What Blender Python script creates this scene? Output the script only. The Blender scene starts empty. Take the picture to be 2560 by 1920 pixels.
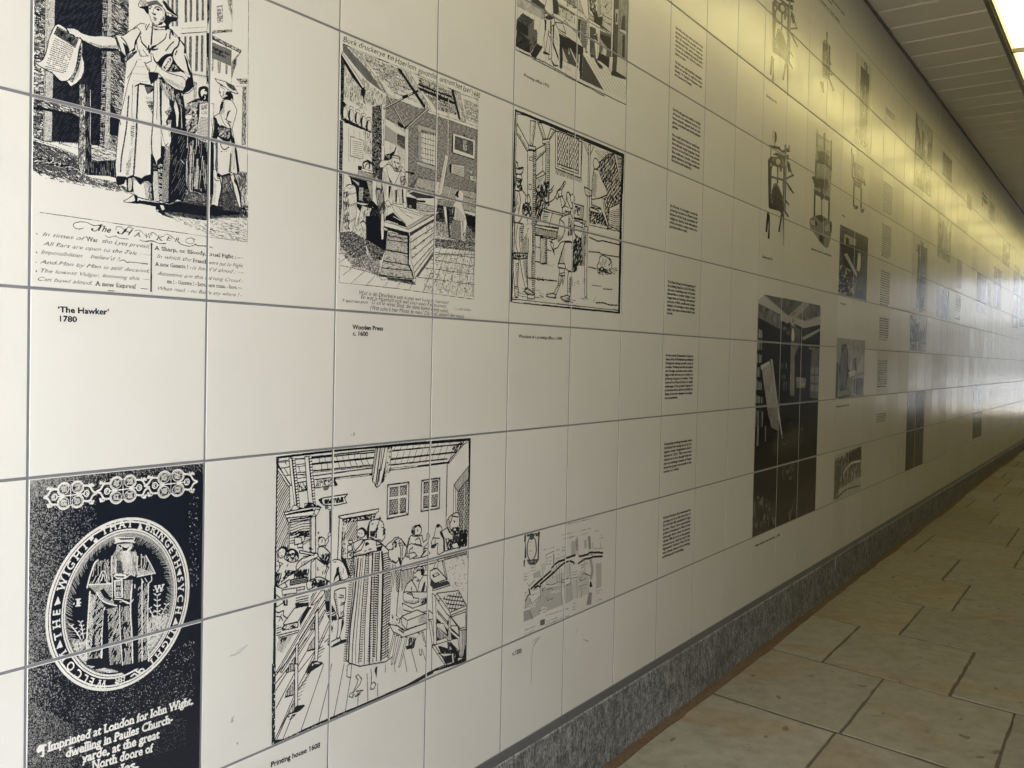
import bpy, bmesh, math, random
import numpy as np
from mathutils import Matrix, Vector

# ------------------------------------------------------------------ units
S = 0.36                    # width of one wall tile in metres (wall plane is y = 0, x runs along it)
A = 0.81309                 # height of a tile over its width
ZT = 5.635 * S              # height of tile row line 0 above the paving
SL = 0.008                  # the passage rises gently
CAM = np.array([-1.87085, -4.07667, -1.87425])      # camera in tile widths from the corner of tile (0,0)
RT = np.array([0.5072195, -0.86156163, 0.02097452])
UP = np.array([0.01186982, 0.03131913, 0.99943895])
FW = np.array([0.86173516, 0.50668597, -0.02611225])
FOC = 2666.094
EXPOSURE = 5.0
def row_z(j): return ZT - j * A * S

scene = bpy.context.scene
COL = scene.collection
# ------------------------------------------------------------------ camera
cd = bpy.data.cameras.new('camera')
cd.sensor_width = 36.0; cd.lens = FOC / 2560 * 36.0
cd.clip_start = 0.02; cd.clip_end = 500
cam = bpy.data.objects.new('camera', cd); COL.objects.link(cam)
loc = Vector((CAM[0] * S, CAM[1] * S, CAM[2] * S + ZT))
cam.matrix_world = Matrix(((RT[0], UP[0], -FW[0], loc.x), (RT[1], UP[1], -FW[1], loc.y), (RT[2], UP[2], -FW[2], loc.z), (0, 0, 0, 1)))
scene.camera = cam
# ------------------------------------------------------------------ sky and sun
SUN_EL, SUN_ROT = math.radians(52), math.radians(30)
w = bpy.data.worlds.new('World'); scene.world = w; w.use_nodes = True
nt = w.node_tree; bg = nt.nodes['Background']
sky = nt.nodes.new('ShaderNodeTexSky'); sky.sky_type = 'NISHITA'; sky.sun_disc = False
sky.sun_elevation = SUN_EL; sky.sun_rotation = SUN_ROT
sky.air_density = 0.9; sky.dust_density = 4.0; sky.ozone_density = 1.0
hs = nt.nodes.new('ShaderNodeHueSaturation'); hs.inputs['Saturation'].default_value = 0.30      # a bright overcast sky
tn = nt.nodes.new('ShaderNodeMix'); tn.data_type = 'RGBA'; tn.blend_type = 'MULTIPLY'; tn.inputs[0].default_value = 1.0; tn.inputs[7].default_value = (1.0, 0.985, 0.955, 1)
nt.links.new(sky.outputs[0], hs.inputs['Color']); nt.links.new(hs.outputs[0], tn.inputs[6]); nt.links.new(tn.outputs[2], bg.inputs[0]); bg.inputs[1].default_value = 0.15
sd = bpy.data.lights.new('sun', 'SUN'); sd.energy = 1.0; sd.angle = math.radians(10); sd.color = (1, 0.96, 0.9)
sun = bpy.data.objects.new('sun', sd); COL.objects.link(sun)
# sky sun_rotation is measured from +Y clockwise seen from above
sdir = Vector((math.sin(SUN_ROT) * math.cos(SUN_EL), math.cos(SUN_ROT) * math.cos(SUN_EL), math.sin(SUN_EL)))
sun.rotation_euler = (-sdir).to_track_quat('-Z', 'Y').to_euler(); sun.location = (0, 0, 12)
# ------------------------------------------------------------------ exposure and render
vs = scene.view_settings
scene.display_settings.display_device = 'sRGB'
vs.view_transform = 'Standard'; vs.look = 'None'; vs.exposure = EXPOSURE; vs.gamma = 1.0
scene.cycles.use_denoising = True
try: scene.cycles.denoiser = 'OPENIMAGEDENOISE'; scene.cycles.denoising_input_passes = 'RGB_ALBEDO_NORMAL'
except Exception: pass
scene.cycles.max_bounces = 8; scene.cycles.diffuse_bounces = 5; scene.cycles.glossy_bounces = 4
scene.cycles.sample_clamp_indirect = 6.0
scene.cycles.caustics_reflective = False; scene.cycles.caustics_refractive = False

# ------------------------------------------------------------------ object helpers
def link(name, me, mat=None, parent=None):
    o = bpy.data.objects.new(name, me); COL.objects.link(o)
    if mat is not None:
        for m in (mat if isinstance(mat, (list, tuple)) else [mat]): me.materials.append(m)
    if parent is not None: o.parent = parent
    return o
def tag(o, label=None, cat=None, group=None, kind=None):
    if label: o['label'] = label
    if cat: o['category'] = cat
    if group: o['group'] = group
    if kind: o['kind'] = kind
    return o
def empty(name, loc=(0, 0, 0)):
    o = bpy.data.objects.new(name, None); COL.objects.link(o); o.location = loc; o.empty_display_size = 0.1
    return o
class MB:
    """collects boxes and polygons for one mesh"""
    def __init__(s): s.v = []; s.f = []; s.a = []
    def poly(s, pts, a=0.0):
        n = len(s.v); s.v += [tuple(p) for p in pts]; s.f.append(tuple(range(n, n + len(pts)))); s.a.append(a)
    def box(s, x0, x1, y0, y1, z0, z1, a=0.0, bev=0.0):
        if bev:
            b = bev; q = []
            for sx, X in ((1, x0), (-1, x1)):
                for sy, Y in ((1, y0), (-1, y1)):
                    for sz, Z in ((1, z0), (-1, z1)):
                        q.append(((X, Y + sy * b, Z + sz * b), (X + sx * b, Y, Z + sz * b), (X + sx * b, Y + sy * b, Z)))
            n = len(s.v)
            for t in q: s.v += t
            I = lambda i, j, k, c: n + ((i * 2 + j) * 2 + k) * 3 + c
            F = []
            for i in (0, 1): F.append([I(i, 0, 0, 0), I(i, 1, 0, 0), I(i, 1, 1, 0), I(i, 0, 1, 0)])
            for j in (0, 1): F.append([I(0, j, 0, 1), I(1, j, 0, 1), I(1, j, 1, 1), I(0, j, 1, 1)])
            for k in (0, 1): F.append([I(0, 0, k, 2), I(1, 0, k, 2), I(1, 1, k, 2), I(0, 1, k, 2)])
            for i in (0, 1):
                for j in (0, 1): F.append([I(i, j, 0, 0), I(i, j, 1, 0), I(i, j, 1, 1), I(i, j, 0, 1)])
            for i in (0, 1):
                for k in (0, 1): F.append([I(i, 0, k, 0), I(i, 1, k, 0), I(i, 1, k, 2), I(i, 0, k, 2)])
            for j in (0, 1):
                for k in (0, 1): F.append([I(0, j, k, 1), I(1, j, k, 1), I(1, j, k, 2), I(0, j, k, 2)])
            for i in (0, 1):
                for j in (0, 1):
                    for k in (0, 1): F.append([I(i, j, k, 0), I(i, j, k, 1), I(i, j, k, 2)])
            s.f += [tuple(f) for f in F]; s.a += [a] * len(F)
            return
        n = len(s.v)
        s.v += [(x, y, z) for x in (x0, x1) for y in (y0, y1) for z in (z0, z1)]
        s.f += [(n, n + 1, n + 3, n + 2), (n + 4, n + 6, n + 7, n + 5), (n, n + 4, n + 5, n + 1), (n + 2, n + 3, n + 7, n + 6), (n, n + 2, n + 6, n + 4), (n + 1, n + 5, n + 7, n + 3)]
        s.a += [a] * 6
    def build(s, name, mat, parent=None, fix=True, shift=None):
        me = bpy.data.meshes.new(name)
        v = s.v if shift is None else [(p[0] - shift[0], p[1] - shift[1], p[2] - shift[2]) for p in s.v]
        me.from_pydata(v, [], s.f)
        at = me.attributes.new('tint', 'FLOAT', 'FACE'); at.data.foreach_set('value', np.array(s.a, np.float32))
        if fix:
            bm = bmesh.new(); bm.from_mesh(me); bmesh.ops.recalc_face_normals(bm, faces=bm.faces); bm.to_mesh(me); bm.free()
        return link(name, me, mat, parent)

# ------------------------------------------------------------------ materials
class NB:
    """tiny node builder"""
    def __init__(s, name):
        s.m = bpy.data.materials.new(name); s.m.use_nodes = True; s.t = s.m.node_tree; s.b = s.t.nodes['Principled BSDF']
    def n(s, typ, _ops=None, **kw):
        nd = s.t.nodes.new('ShaderNode' + typ)
        for k, v in (_ops or {}).items(): setattr(nd, k, v)
        for k, v in kw.items(): s.set(nd, k, v)
        return nd
    def set(s, nd, k, v):
        inp = nd.inputs[int(k[1:])] if k[0] == '_' and k[1:].isdigit() else nd.inputs[k.replace('_', ' ')]
        if hasattr(v, 'is_linked') or isinstance(v, bpy.types.NodeSocket): s.t.links.new(v, inp)
        else: inp.default_value = v
    def p(s, **kw):
        for k, v in kw.items(): s.set(s.b, k, v)
    def math(s, op, a, b=0.0, c=None):
        nd = s.n('Math', {'operation': op}, _0=a, _1=b)
        if c is not None: s.set(nd, '_2', c)
        return nd.outputs[0]
    def vmath(s, op, a, b=(0, 0, 0)): return s.n('VectorMath', {'operation': op}, _0=a, _1=b).outputs[0]
    def mix(s, f, a, b, mode='MIX'):
        nd = s.n('Mix', {'data_type': 'RGBA', 'blend_type': mode})
        s.set(nd, '_0', f); s.set(nd, '_6', a); s.set(nd, '_7', b); return nd.outputs[2]
    def noise(s, vec, scale, detail=3.0, rough=0.55, dist=0.0):
        nd = s.n('TexNoise', Vector=vec, Scale=scale, Detail=detail, Roughness=rough, Distortion=dist); return nd.outputs[0]
    def ramp(s, f, stops):
        nd = s.n('ValToRGB', Fac=f); e = nd.color_ramp.elements
        while len(e) < len(stops): e.new(0.5)
        for i, (p, c) in enumerate(stops): e[i].position = p; e[i].color = c if len(c) == 4 else (*c, 1)
        return nd.outputs[0]
    def pos(s): return s.n('NewGeometry').outputs['Position']
def rgb(r, g, b): return (r, g, b, 1.0)
GLAZE = rgb(0.70, 0.695, 0.665)
def glaze_material(name, ink):
    n = NB(name); P = n.pos(); sp = n.n('SeparateXYZ', _0=P)
    ci = n.math('FLOOR', n.math('DIVIDE', sp.outputs[0], S))
    cj = n.math('FLOOR', n.math('DIVIDE', n.math('SUBTRACT', ZT, sp.outputs[2]), A * S))
    cell = n.n('CombineXYZ', _0=n.math('ADD', ci, 0.5), _1=n.math('ADD', cj, 0.5), _2=7.3).outputs[0]
    wn = n.n('TexWhiteNoise', {'noise_dimensions': '3D'}, Vector=cell)
    tilt = n.n('VectorMath', {'operation': 'MULTIPLY'}, _0=n.vmath('SUBTRACT', wn.outputs['Color'], (0.5, 0.5, 0.5)), _1=(0.015, 0.0, 0.006)).outputs[0]
    wav = n.noise(P, 5.0, 1.0)
    bump = n.n('Bump', Strength=0.10, Distance=0.004, Height=wav)
    nrm = n.vmath('NORMALIZE', n.vmath('ADD', bump.outputs[0], tilt))
    tint = n.math('MULTIPLY_ADD', wn.outputs['Value'], 0.07, 0.945)
    soil = n.ramp(n.noise(P, 1.7, 5.0, 0.6), [(0.3, (0.955, 0.953, 0.94)), (0.6, (1, 1, 1))])
    spk = n.ramp(n.noise(P, 420.0, 2.0, 0.6), [(0.70, (1, 1, 1)), (0.80, (0.86, 0.85, 0.83))])
    base = n.mix(1.0, n.mix(1.0, GLAZE, soil, 'MULTIPLY'), spk, 'MULTIPLY')
    base = n.mix(1.0, base, n.n('CombineColor', _0=tint, _1=tint, _2=tint).outputs[0], 'MULTIPLY')
    rough = n.math('MULTIPLY_ADD', n.noise(P, 9.0, 4.0), 0.12, 0.15)
    if ink:
        at = n.n('Attribute', {'attribute_name': 'tone'})
        base = n.mix(n.math('POWER', at.outputs['Fac'], 1.9), rgb(0.010, 0.013, 0.022), base)
    n.p(Base_Color=base, Roughness=rough, Normal=nrm, IOR=1.5)
    return n.m
M = {}
M['tile'] = glaze_material('glazed_tile', False)
M['print'] = glaze_material('printed_glaze', True)
n = NB('grout'); n.p(Base_Color=n.mix(n.noise(n.pos(), 60.0), rgb(0.15, 0.155, 0.175), rgb(0.205, 0.21, 0.23)), Roughness=0.8); M['grout'] = n.m
n = NB('granite'); P = n.pos()
st = n.n('Mapping', Vector=P, Scale=(1.0, 1.0, 0.55)).outputs[0]
g1 = n.noise(st, 85.0, 4.0, 0.75, 1.6); g2 = n.noise(st, 34.0, 3.0, 0.6, 1.0)
c = n.ramp(n.math('MULTIPLY_ADD', g2, 0.35, n.math('MULTIPLY', g1, 0.75)), [(0.42, (0.045, 0.05, 0.055)), (0.52, (0.13, 0.14, 0.15)), (0.60, (0.31, 0.32, 0.33)), (0.70, (0.52, 0.53, 0.53))])
grime = n.ramp(n.noise(P, 3.0, 4.0), [(0.35, (0.8, 0.78, 0.74)), (0.65, (1, 1, 1))])
n.p(Base_Color=n.mix(1.0, c, grime, 'MULTIPLY'), Roughness=0.6, Normal=n.n('Bump', Strength=0.25, Distance=0.002, Height=g1).outputs[0]); M['granite'] = n.m
n = NB('dark_mortar'); n.p(Base_Color=n.mix(n.noise(n.pos(), 40.0), rgb(0.055, 0.058, 0.065), rgb(0.09, 0.092, 0.10)), Roughness=0.75); M['mortar'] = n.m
n = NB('dirt'); n.p(Base_Color=n.mix(n.noise(n.pos(), 70.0, 5.0), rgb(0.05, 0.032, 0.02), rgb(0.17, 0.11, 0.065)), Roughness=1.0, Normal=n.n('Bump', Strength=0.6, Distance=0.004, Height=n.noise(n.pos(), 160.0, 4.0)).outputs[0]); M['dirt'] = n.m
# york stone: buff grey flags, ochre bands with a clear edge, dark spots
n = NB('york_stone'); P = n.pos(); ti = n.n('Attribute', {'attribute_name': 'tint'}).outputs['Fac']
off = n.n('CombineXYZ', _0=n.math('MULTIPLY', ti, 37.0), _1=n.math('MULTIPLY', ti, 91.0), _2=0.0).outputs[0]
Q = n.vmath('ADD', P, off)
hue = n.ramp(n.math('FRACT', n.math('MULTIPLY', ti, 7.13)), [(0.0, (0.29, 0.275, 0.245)), (0.3, (0.36, 0.345, 0.31)), (0.6, (0.32, 0.305, 0.27)), (0.8, (0.33, 0.30, 0.235)), (1.0, (0.26, 0.245, 0.215))])
och = n.ramp(n.noise(n.n('Mapping', Vector=Q, Scale=(1.0, 0.45, 1.0)).outputs[0], 1.9, 3.0, 0.45, 0.6), [(0.595, (0, 0, 0)), (0.612, (1, 1, 1))])
c = n.mix(n.math('MULTIPLY', och, 0.6), hue, rgb(0.33, 0.265, 0.19))
fine = n.ramp(n.math('MULTIPLY_ADD', n.noise(Q, 240.0, 3.0, 0.7), 0.45, n.math('MULTIPLY', n.noise(Q, 14.0, 7.0, 0.68), 0.6)), [(0.36, (0.70, 0.69, 0.66)), (0.68, (1.12, 1.12, 1.12))])
c = n.mix(1.0, n.mix(1.0, c, fine, 'MULTIPLY'), rgb(0.80, 0.80, 0.78), 'MULTIPLY')
spot = n.ramp(n.noise(n.n('Mapping', Vector=Q, Scale=(1.0, 1.5, 1.0)).outputs[0], 13.0, 1.5, 0.5), [(0.715, (0, 0, 0)), (0.745, (1, 1, 1))])
c = n.mix(n.math('MULTIPLY', spot, 0.65), c, rgb(0.07, 0.06, 0.05))
spot2 = n.ramp(n.noise(Q, 5.0, 3.0, 0.5), [(0.62, (0, 0, 0)), (0.70, (1, 1, 1))])
c = n.mix(n.math('MULTIPLY', spot2, 0.22), c, rgb(0.12, 0.10, 0.08))
hgt = n.math('ADD', n.noise(Q, 9.0, 5.0), n.math('MULTIPLY', n.noise(Q, 120.0, 5.0, 0.7), 0.5))
n.p(Base_Color=c, Roughness=n.math('MULTIPLY_ADD', n.noise(Q, 6.0), 0.2, 0.72), Specular_IOR_Level=0.25, Normal=n.n('Bump', Strength=0.35, Distance=0.006, Height=hgt).outputs[0]); M['stone'] = n.m
n = NB('floor_mortar'); n.p(Base_Color=n.mix(n.noise(n.pos(), 30.0), rgb(0.055, 0.047, 0.038), rgb(0.11, 0.095, 0.075)), Roughness=0.95); M['joint'] = n.m
n = NB('ceiling_plank'); P = n.pos(); ti = n.n('Attribute', {'attribute_name': 'tint'}).outputs['Fac']
tv = n.math('MULTIPLY_ADD', ti, 0.06, 0.97)
n.p(Base_Color=n.mix(1.0, n.mix(n.noise(P, 3.0, 4.0), rgb(0.74, 0.71, 0.65), rgb(0.82, 0.79, 0.73)), n.n('CombineColor', _0=tv, _1=tv, _2=tv).outputs[0], 'MULTIPLY'), Roughness=0.5); M['plank'] = n.m
n = NB('grey_metal'); n.p(Base_Color=rgb(0.13, 0.125, 0.115), Roughness=0.45, Metallic=0.3); M['metal'] = n.m
n = NB('light_metal'); n.p(Base_Color=rgb(0.42, 0.41, 0.37), Roughness=0.4); M['lip'] = n.m
n = NB('lamp_diffuser'); P = n.pos()
fl = n.ramp(n.noise(P, 1.2, 1.0), [(0.3, (0.9, 0.9, 0.9)), (0.7, (1, 1, 1))])
n.p(Base_Color=rgb(0.8, 0.78, 0.7), Roughness=0.4, Emission_Color=n.mix(1.0, rgb(1.0, 0.85, 0.34), fl, 'MULTIPLY'), Emission_Strength=0.125); M['lamp'] = n.m
n = NB('plain_render'); n.p(Base_Color=n.mix(n.noise(n.pos(), 2.0, 5.0), rgb(0.04, 0.038, 0.035), rgb(0.06, 0.057, 0.05)), Roughness=0.9); M['render'] = n.m
n = NB('pale_facade'); n.p(Base_Color=n.mix(n.noise(n.pos(), 1.0, 5.0), rgb(0.24, 0.245, 0.25), rgb(0.33, 0.335, 0.34)), Roughness=0.85); M['facade'] = n.m
n = NB('window_glass'); n.p(Base_Color=rgb(0.02, 0.025, 0.03), Roughness=0.08); M['glass'] = n.m

# ------------------------------------------------------------------ the setting
X0, X1 = -5, 80             # first and last tile column
R0, R1 = -5, 6              # first tile row line and last (the plinth starts at 6)
PW = 8.3                    # width of the passage in tile widths
CEIL = ZT + 4.098 * S
XO = -3.0                   # where the roof starts behind the camera
def floor_z(x): return SL * x * S          # x in tile widths
rnd = random.Random(4)

# paving: flags laid in courses across the passage
courses = [-25.5 + 2.1 * k for k in range(16)] + [9.45, 11.57, 13.64, 15.62, 17.72, 19.88, 22.1, 24.75, 26.98, 28.87, 30.7, 32.5] + [34.6 + 2.1 * k for k in range(34)]
courses = [c for i, c in enumerate(courses) if i == 0 or c - courses[i - 1] > 0.8]
known = {7.5: [0.96], 9.45: [1.61], 11.57: [0.835], 13.64: [1.38], 15.62: [1.78], 17.72: [1.31], 19.88: [0.44, 2.25], 22.1: [1.9], 24.75: [1.25], 26.98: [0.44], 28.87: [0.88], 30.7: [1.32]}
SK = 0.335
fb = MB(); gap = 0.011
for i in range(len(courses) - 1):
    a, b = courses[i], courses[i + 1]
    ys = None
    for k, v in known.items():
        if abs(k - a) < 0.15: ys = list(v)
    if ys is None: ys = [rnd.uniform(0.4, 1.9)]
    while ys[-1] < PW + 1: ys.append(ys[-1] + rnd.uniform(1.35, 2.3))
    ys = [0.05] + ys
    for y0, y1 in zip(ys[:-1], ys[1:]):
        t = rnd.random(); g = gap + rnd.uniform(0, 0.008); gx = 0.021 + rnd.uniform(0, 0.010); dz = rnd.uniform(-0.0015, 0.0015)
        if a >= 15.6 and a < 16 and y0 < 1: t = 0.113
        jx = lambda: rnd.uniform(-.008, .008)
        P4 = [(a + gx + jx() - SK * y0, -y0 - g + jx()), (b - gx + jx() - SK * y0, -y0 - g + jx()), (b - gx + jx() - SK * y1, -y1 + g + jx()), (a + gx + jx() - SK * y1, -y1 + g + jx())]
        # ragged edge: subdivide every side and wobble it a little
        E = []
        for q in range(4):
            p0, p1 = P4[q], P4[(q + 1) % 4]; L = math.hypot(p1[0] - p0[0], p1[1] - p0[1]); m_ = max(2, int(L / 0.16))
            for s_ in range(m_):
                u = s_ / m_; wob = rnd.gauss(0, 0.0045) if s_ else 0
                nx, ny = (p1[1] - p0[1]) / L, -(p1[0] - p0[0]) / L
                E.append((p0[0] + (p1[0] - p0[0]) * u + nx * wob, p0[1] + (p1[1] - p0[1]) * u + ny * wob))
        cx = sum(e[0] for e in E) / len(E); cy = sum(e[1] for e in E) / len(E)
        top = []; low = []
        for x, y in E:
            k = 1 - 0.006 / max(0.3, math.hypot(x - cx, y - cy))
            top.append(((cx + (x - cx) * k) * S, (cy + (y - cy) * k) * S, floor_z(x) + dz + 0.0))
            low.append((x * S, y * S, floor_z(x) + dz - 0.0025))
        fb.poly(top, t); m_ = len(E)
        for q in range(m_): fb.poly([top[q], low[q], low[(q + 1) % m_], top[(q + 1) % m_]], t); 
        for q in range(m_): fb.poly([low[q], (low[q][0], low[q][1], low[q][2] - 0.01), (low[(q + 1) % m_][0], low[(q + 1) % m_][1], low[(q + 1) % m_][2] - 0.01), low[(q + 1) % m_]], t)
tag(fb.build('pavement', M['stone'], fix=True), kind='structure')
gm = MB(); gm.poly([(-60, -40, floor_z(-60 / S) - 0.0035), (60, -40, floor_z(60 / S) - 0.0035), (60, 20, floor_z(60 / S) - 0.0035), (-60, 20, floor_z(-60 / S) - 0.0035)])
tag(gm.build('ground', M['joint']), kind='structure')

# the tiled wall: every tile a bevelled slab on a grout bed
wall = empty('tiled_wall', (0, 0, 0))
tag(wall, 'long wall of cream glazed tiles with grey grout above a granite plinth', 'wall')
tb = MB(); gh = 0.0024; bv = 0.0010
for i in range(X0, X1):
    for j in range(R0, R1):
        x0, x1 = i * S + gh, (i + 1) * S - gh; z1, z0 = row_z(j) - gh, row_z(j + 1) + gh
        f = [(x0 + bv, 0, z0 + bv), (x1 - bv, 0, z0 + bv), (x1 - bv, 0, z1 - bv), (x0 + bv, 0, z1 - bv)]
        m1 = bv * 0.35; d1 = 0.0002; d2 = 0.0006
        e = [(x0 + m1, d1, z0 + m1), (x1 - m1, d1, z0 + m1), (x1 - m1, d1, z1 - m1), (x0 + m1, d1, z1 - m1)]
        g = [(x0, d2, z0), (x1, d2, z0), (x1, d2, z1), (x0, d2, z1)]
        h = [(p[0], 0.008, p[2]) for p in g]
        tb.poly(f)
        for A_, B_ in ((f, e), (e, g), (g, h)):
            for q in range(4): r = (q + 1) % 4; tb.poly([A_[q], B_[q], B_[r], A_[r]])
tb.build('tile_facing', M['tile'], wall, fix=False)
gb = MB(); gb.box(X0 * S, X1 * S, 0.0008, 0.05, row_z(6) - 0.004, row_z(-5)); gb.build('grout_bed', M['grout'], wall)
# plinth stones
x = X0 * S
joints = [-4.86 + 5 * k for k in range(18)]
for a, b in zip(joints[:-1], joints[1:]):
    pb = MB(); x0, x1 = a * S + 0.004, b * S - 0.004; zt = row_z(6) - 0.018
    z0, z1 = floor_z(a) - 0.02, floor_z(b) - 0.02
    fr, bk, bb = -0.016, 0.05, 0.004
    vs_ = [(x0, fr, z0), (x1, fr, z1), (x1, fr, zt - bb), (x0, fr, zt - bb), (x0, fr + bb, zt), (x1, fr + bb, zt), (x0, bk, zt), (x1, bk, zt), (x0, bk, z0), (x1, bk, z1)]
    pb.v = vs_; pb.f = [(0, 1, 2, 3), (3, 2, 5, 4), (4, 5, 7, 6), (6, 7, 9, 8), (0, 3, 4, 6, 8), (1, 9, 7, 5, 2), (0, 8, 9, 1)]; pb.a = [rnd.random()] * 7
    pb.build('plinth_stone', M['granite'], wall)
lb = MB(); z6 = row_z(6)
for a, b in zip(range(X0, X1), range(X0 + 1, X1 + 1)):
    lb.poly([(a * S, 0.0015, z6 - 0.001), (b * S, 0.0015, z6 - 0.001), (b * S, -0.0125, z6 - 0.0165), (a * S, -0.0125, z6 - 0.0165)])
lb.poly([(X0 * S, -0.0125, z6 - 0.0165), (X1 * S, -0.0125, z6 - 0.0165), (X1 * S, -0.0125, z6 - 0.03), (X0 * S, -0.0125, z6 - 0.03)])
lb.build('mortar_fillet', M['mortar'], wall, fix=False)
jb = MB(); jb.poly([(X0 * S, -0.010, -0.05), (X1 * S, -0.010, 0.1), (X1 * S, -0.010, z6 - 0.025), (X0 * S, -0.010, z6 - 0.025)]); jb.build('plinth_joint', M['mortar'], wall, fix=False)

# the dirty gutter strip where the flags meet the plinth
db = MB(); N = 560; pr = None; w1 = 0.03
for k in range(N + 1):
    x = (X0 + (X1 - X0) * k / N) * S
    w1 = min(0.040, max(0.018, w1 + rnd.gauss(0, 0.0024)))
    zf = floor_z(x / S); q = [(x, -0.0155, zf + 0.020 + rnd.gauss(0, .002)), (x, -0.020 - w1 * 0.3, zf + 0.008 + rnd.gauss(0, .0015)), (x, -0.016 - w1, zf + 0.0022)]
    q.append((x, -0.016 - w1 - 0.004, zf - 0.004))
    if pr:
        for s_ in range(3): db.poly([pr[s_], pr[s_ + 1], q[s_ + 1], q[s_]])
    pr = q
tag(db.build('dirt', M['dirt'], fix=False), kind='stuff', label='brown silt packed along the foot of the granite plinth', cat='dirt')

# ceiling: planks across the passage, left open for the light box
LY0, LY1 = 1.70, 3.10       # light box, distance from the wall
cb = MB(); pk = 1.0
k = XO; 
while k < X1:
    x0, x1 = k * S, (k + 1.0) * S
    for ya, yb in ((0.035, LY0), (LY1, PW)):
        t = rnd.random(); ch = 0.014; gp = 0.003; sk = 0.20
        A0, A1, B0, B1 = x0 + gp - sk * ya * S, x1 - gp - sk * ya * S, x0 + gp - sk * yb * S, x1 - gp - sk * yb * S
        z = CEIL
        a = [(A0, -ya * S, z + ch), (A0 + ch, -ya * S, z), (A1 - ch, -ya * S, z), (A1, -ya * S, z + ch)]
        b = [(B0, -yb * S, z + ch), (B0 + ch, -yb * S, z), (B1 - ch, -yb * S, z), (B1, -yb * S, z + ch)]
        for q in range(3): cb.poly([a[q], a[q + 1], b[q + 1], b[q]], t)
    k += 1.0
tag(cb.build('ceiling', M['plank'], fix=False), kind='structure')
sb = MB(); sb.box((XO - 1) * S, (X1 + 0.5) * S, -(PW + 1) * S, 0.3, CEIL + 0.16, CEIL + 0.45)
sb.box((XO - 2) * S, (X1 + 0.5) * S, -LY0 * S, 0.3, CEIL + 0.012, CEIL + 0.158); sb.box((XO - 2) * S, (X1 + 0.5) * S, -(PW + 1) * S, -LY1 * S, CEIL + 0.012, CEIL + 0.158)
tag(sb.build('roof_slab', M['render']), kind='structure')
tr = MB(); tr.box((XO) * S, X1 * S, -0.034 * S, 0.0, CEIL - 0.004, CEIL + 0.011); 
trm = tr.build('ceiling_trim', M['metal'], wall)

# light boxes: a continuous run of fluorescent diffusers in a grey frame
def light_box(x0, x1, label):
    L = empty('ceiling_light', (x0 * S, -LY0 * S, CEIL)); tag(L, label, 'ceiling light', 'ceiling lights in a run along the passage')
    sh = (x0 * S, -LY0 * S, CEIL)
    f = MB(); fw, dn, up = 0.030, 0.018, 0.10
    f.box(x0 * S, x1 * S, -LY0 * S - fw, -LY0 * S, CEIL - dn, CEIL + up, bev=0.003)
    f.box(x0 * S, x1 * S, -LY1 * S, -LY1 * S + fw, CEIL - dn, CEIL + up, bev=0.003)
    f.build('side_rail', M['metal'], L, shift=sh)
    q = MB(); q.box(x1 * S - 0.010, x1 * S + 0.010, -LY1 * S + fw, -LY0 * S - fw, CEIL - 0.010, CEIL + 0.02); q.build('cross_bar', M['metal'], L, shift=sh)
    l = MB(); l.box(x0 * S + .01, x1 * S - .01, -LY0 * S - fw - 0.012, -LY0 * S - fw - 0.0005, CEIL - 0.006, CEIL + 0.03); l.box(x0 * S + .01, x1 * S - .01, -LY1 * S + fw + 0.0005, -LY1 * S + fw + 0.012, CEIL - 0.006, CEIL + 0.03)
    l.build('lip', M['lip'], L, shift=sh)
    d = MB(); d.box(x0 * S + .003, x1 * S - .003, -LY1 * S + fw + .002, -LY0 * S - fw - .002, CEIL + 0.055, CEIL + 0.062); d.build('diffuser', M['lamp'], L, shift=sh)
    return L
lx = 20.45 - 5.2 * 4
first = True
while lx < X1 - 5:
    n_ = int(round((lx - 20.45) / 5.2))
    lab = 'glowing yellow ceiling light box beyond the dark crossbar' if n_ == 0 else 'glowing yellow ceiling light box before the dark crossbar, at the picture corner' if n_ == -1 else 'yellow ceiling light box in the run along the passage roof'
    light_box(lx, lx + 5.2, lab); lx += 5.2
# far side of the passage and the open courts at both ends
ow = empty('side_wall', (0, -PW * S, 0)); tag(ow, 'plain rendered wall on the other side of the passage, facing the tiles', 'wall')
b_ = MB(); b_.box((XO) * S, X1 * S, -0.4, 0.0, -0.4, CEIL + 0.1 ); b_.build('wall_face', M['render'], ow)
for xf, sgn, lab in ((X1 + 8, 1, 'pale building with dark windows across the far court'), (-34, -1, 'pale building with dark windows behind the passage mouth')):
    fbld = empty('court_building', (xf * S, -4 * S, 0)); tag(fbld, lab, 'building')
    b_ = MB(); b_.box(0 if sgn > 0 else -5, 5 if sgn > 0 else 0, -16, 14, -0.5, 9); b_.build('facade', M['facade'], fbld)
    for wy in range(-4, 4):
        for wz in (0, 1, 2):
            b_ = MB(); b_.box(-0.03, 0.03, wy * 2.4, wy * 2.4 + 1.1, 1.1 + wz * 2.8, 2.6 + wz * 2.8); b_.build('window', M['glass'], fbld)
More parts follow.
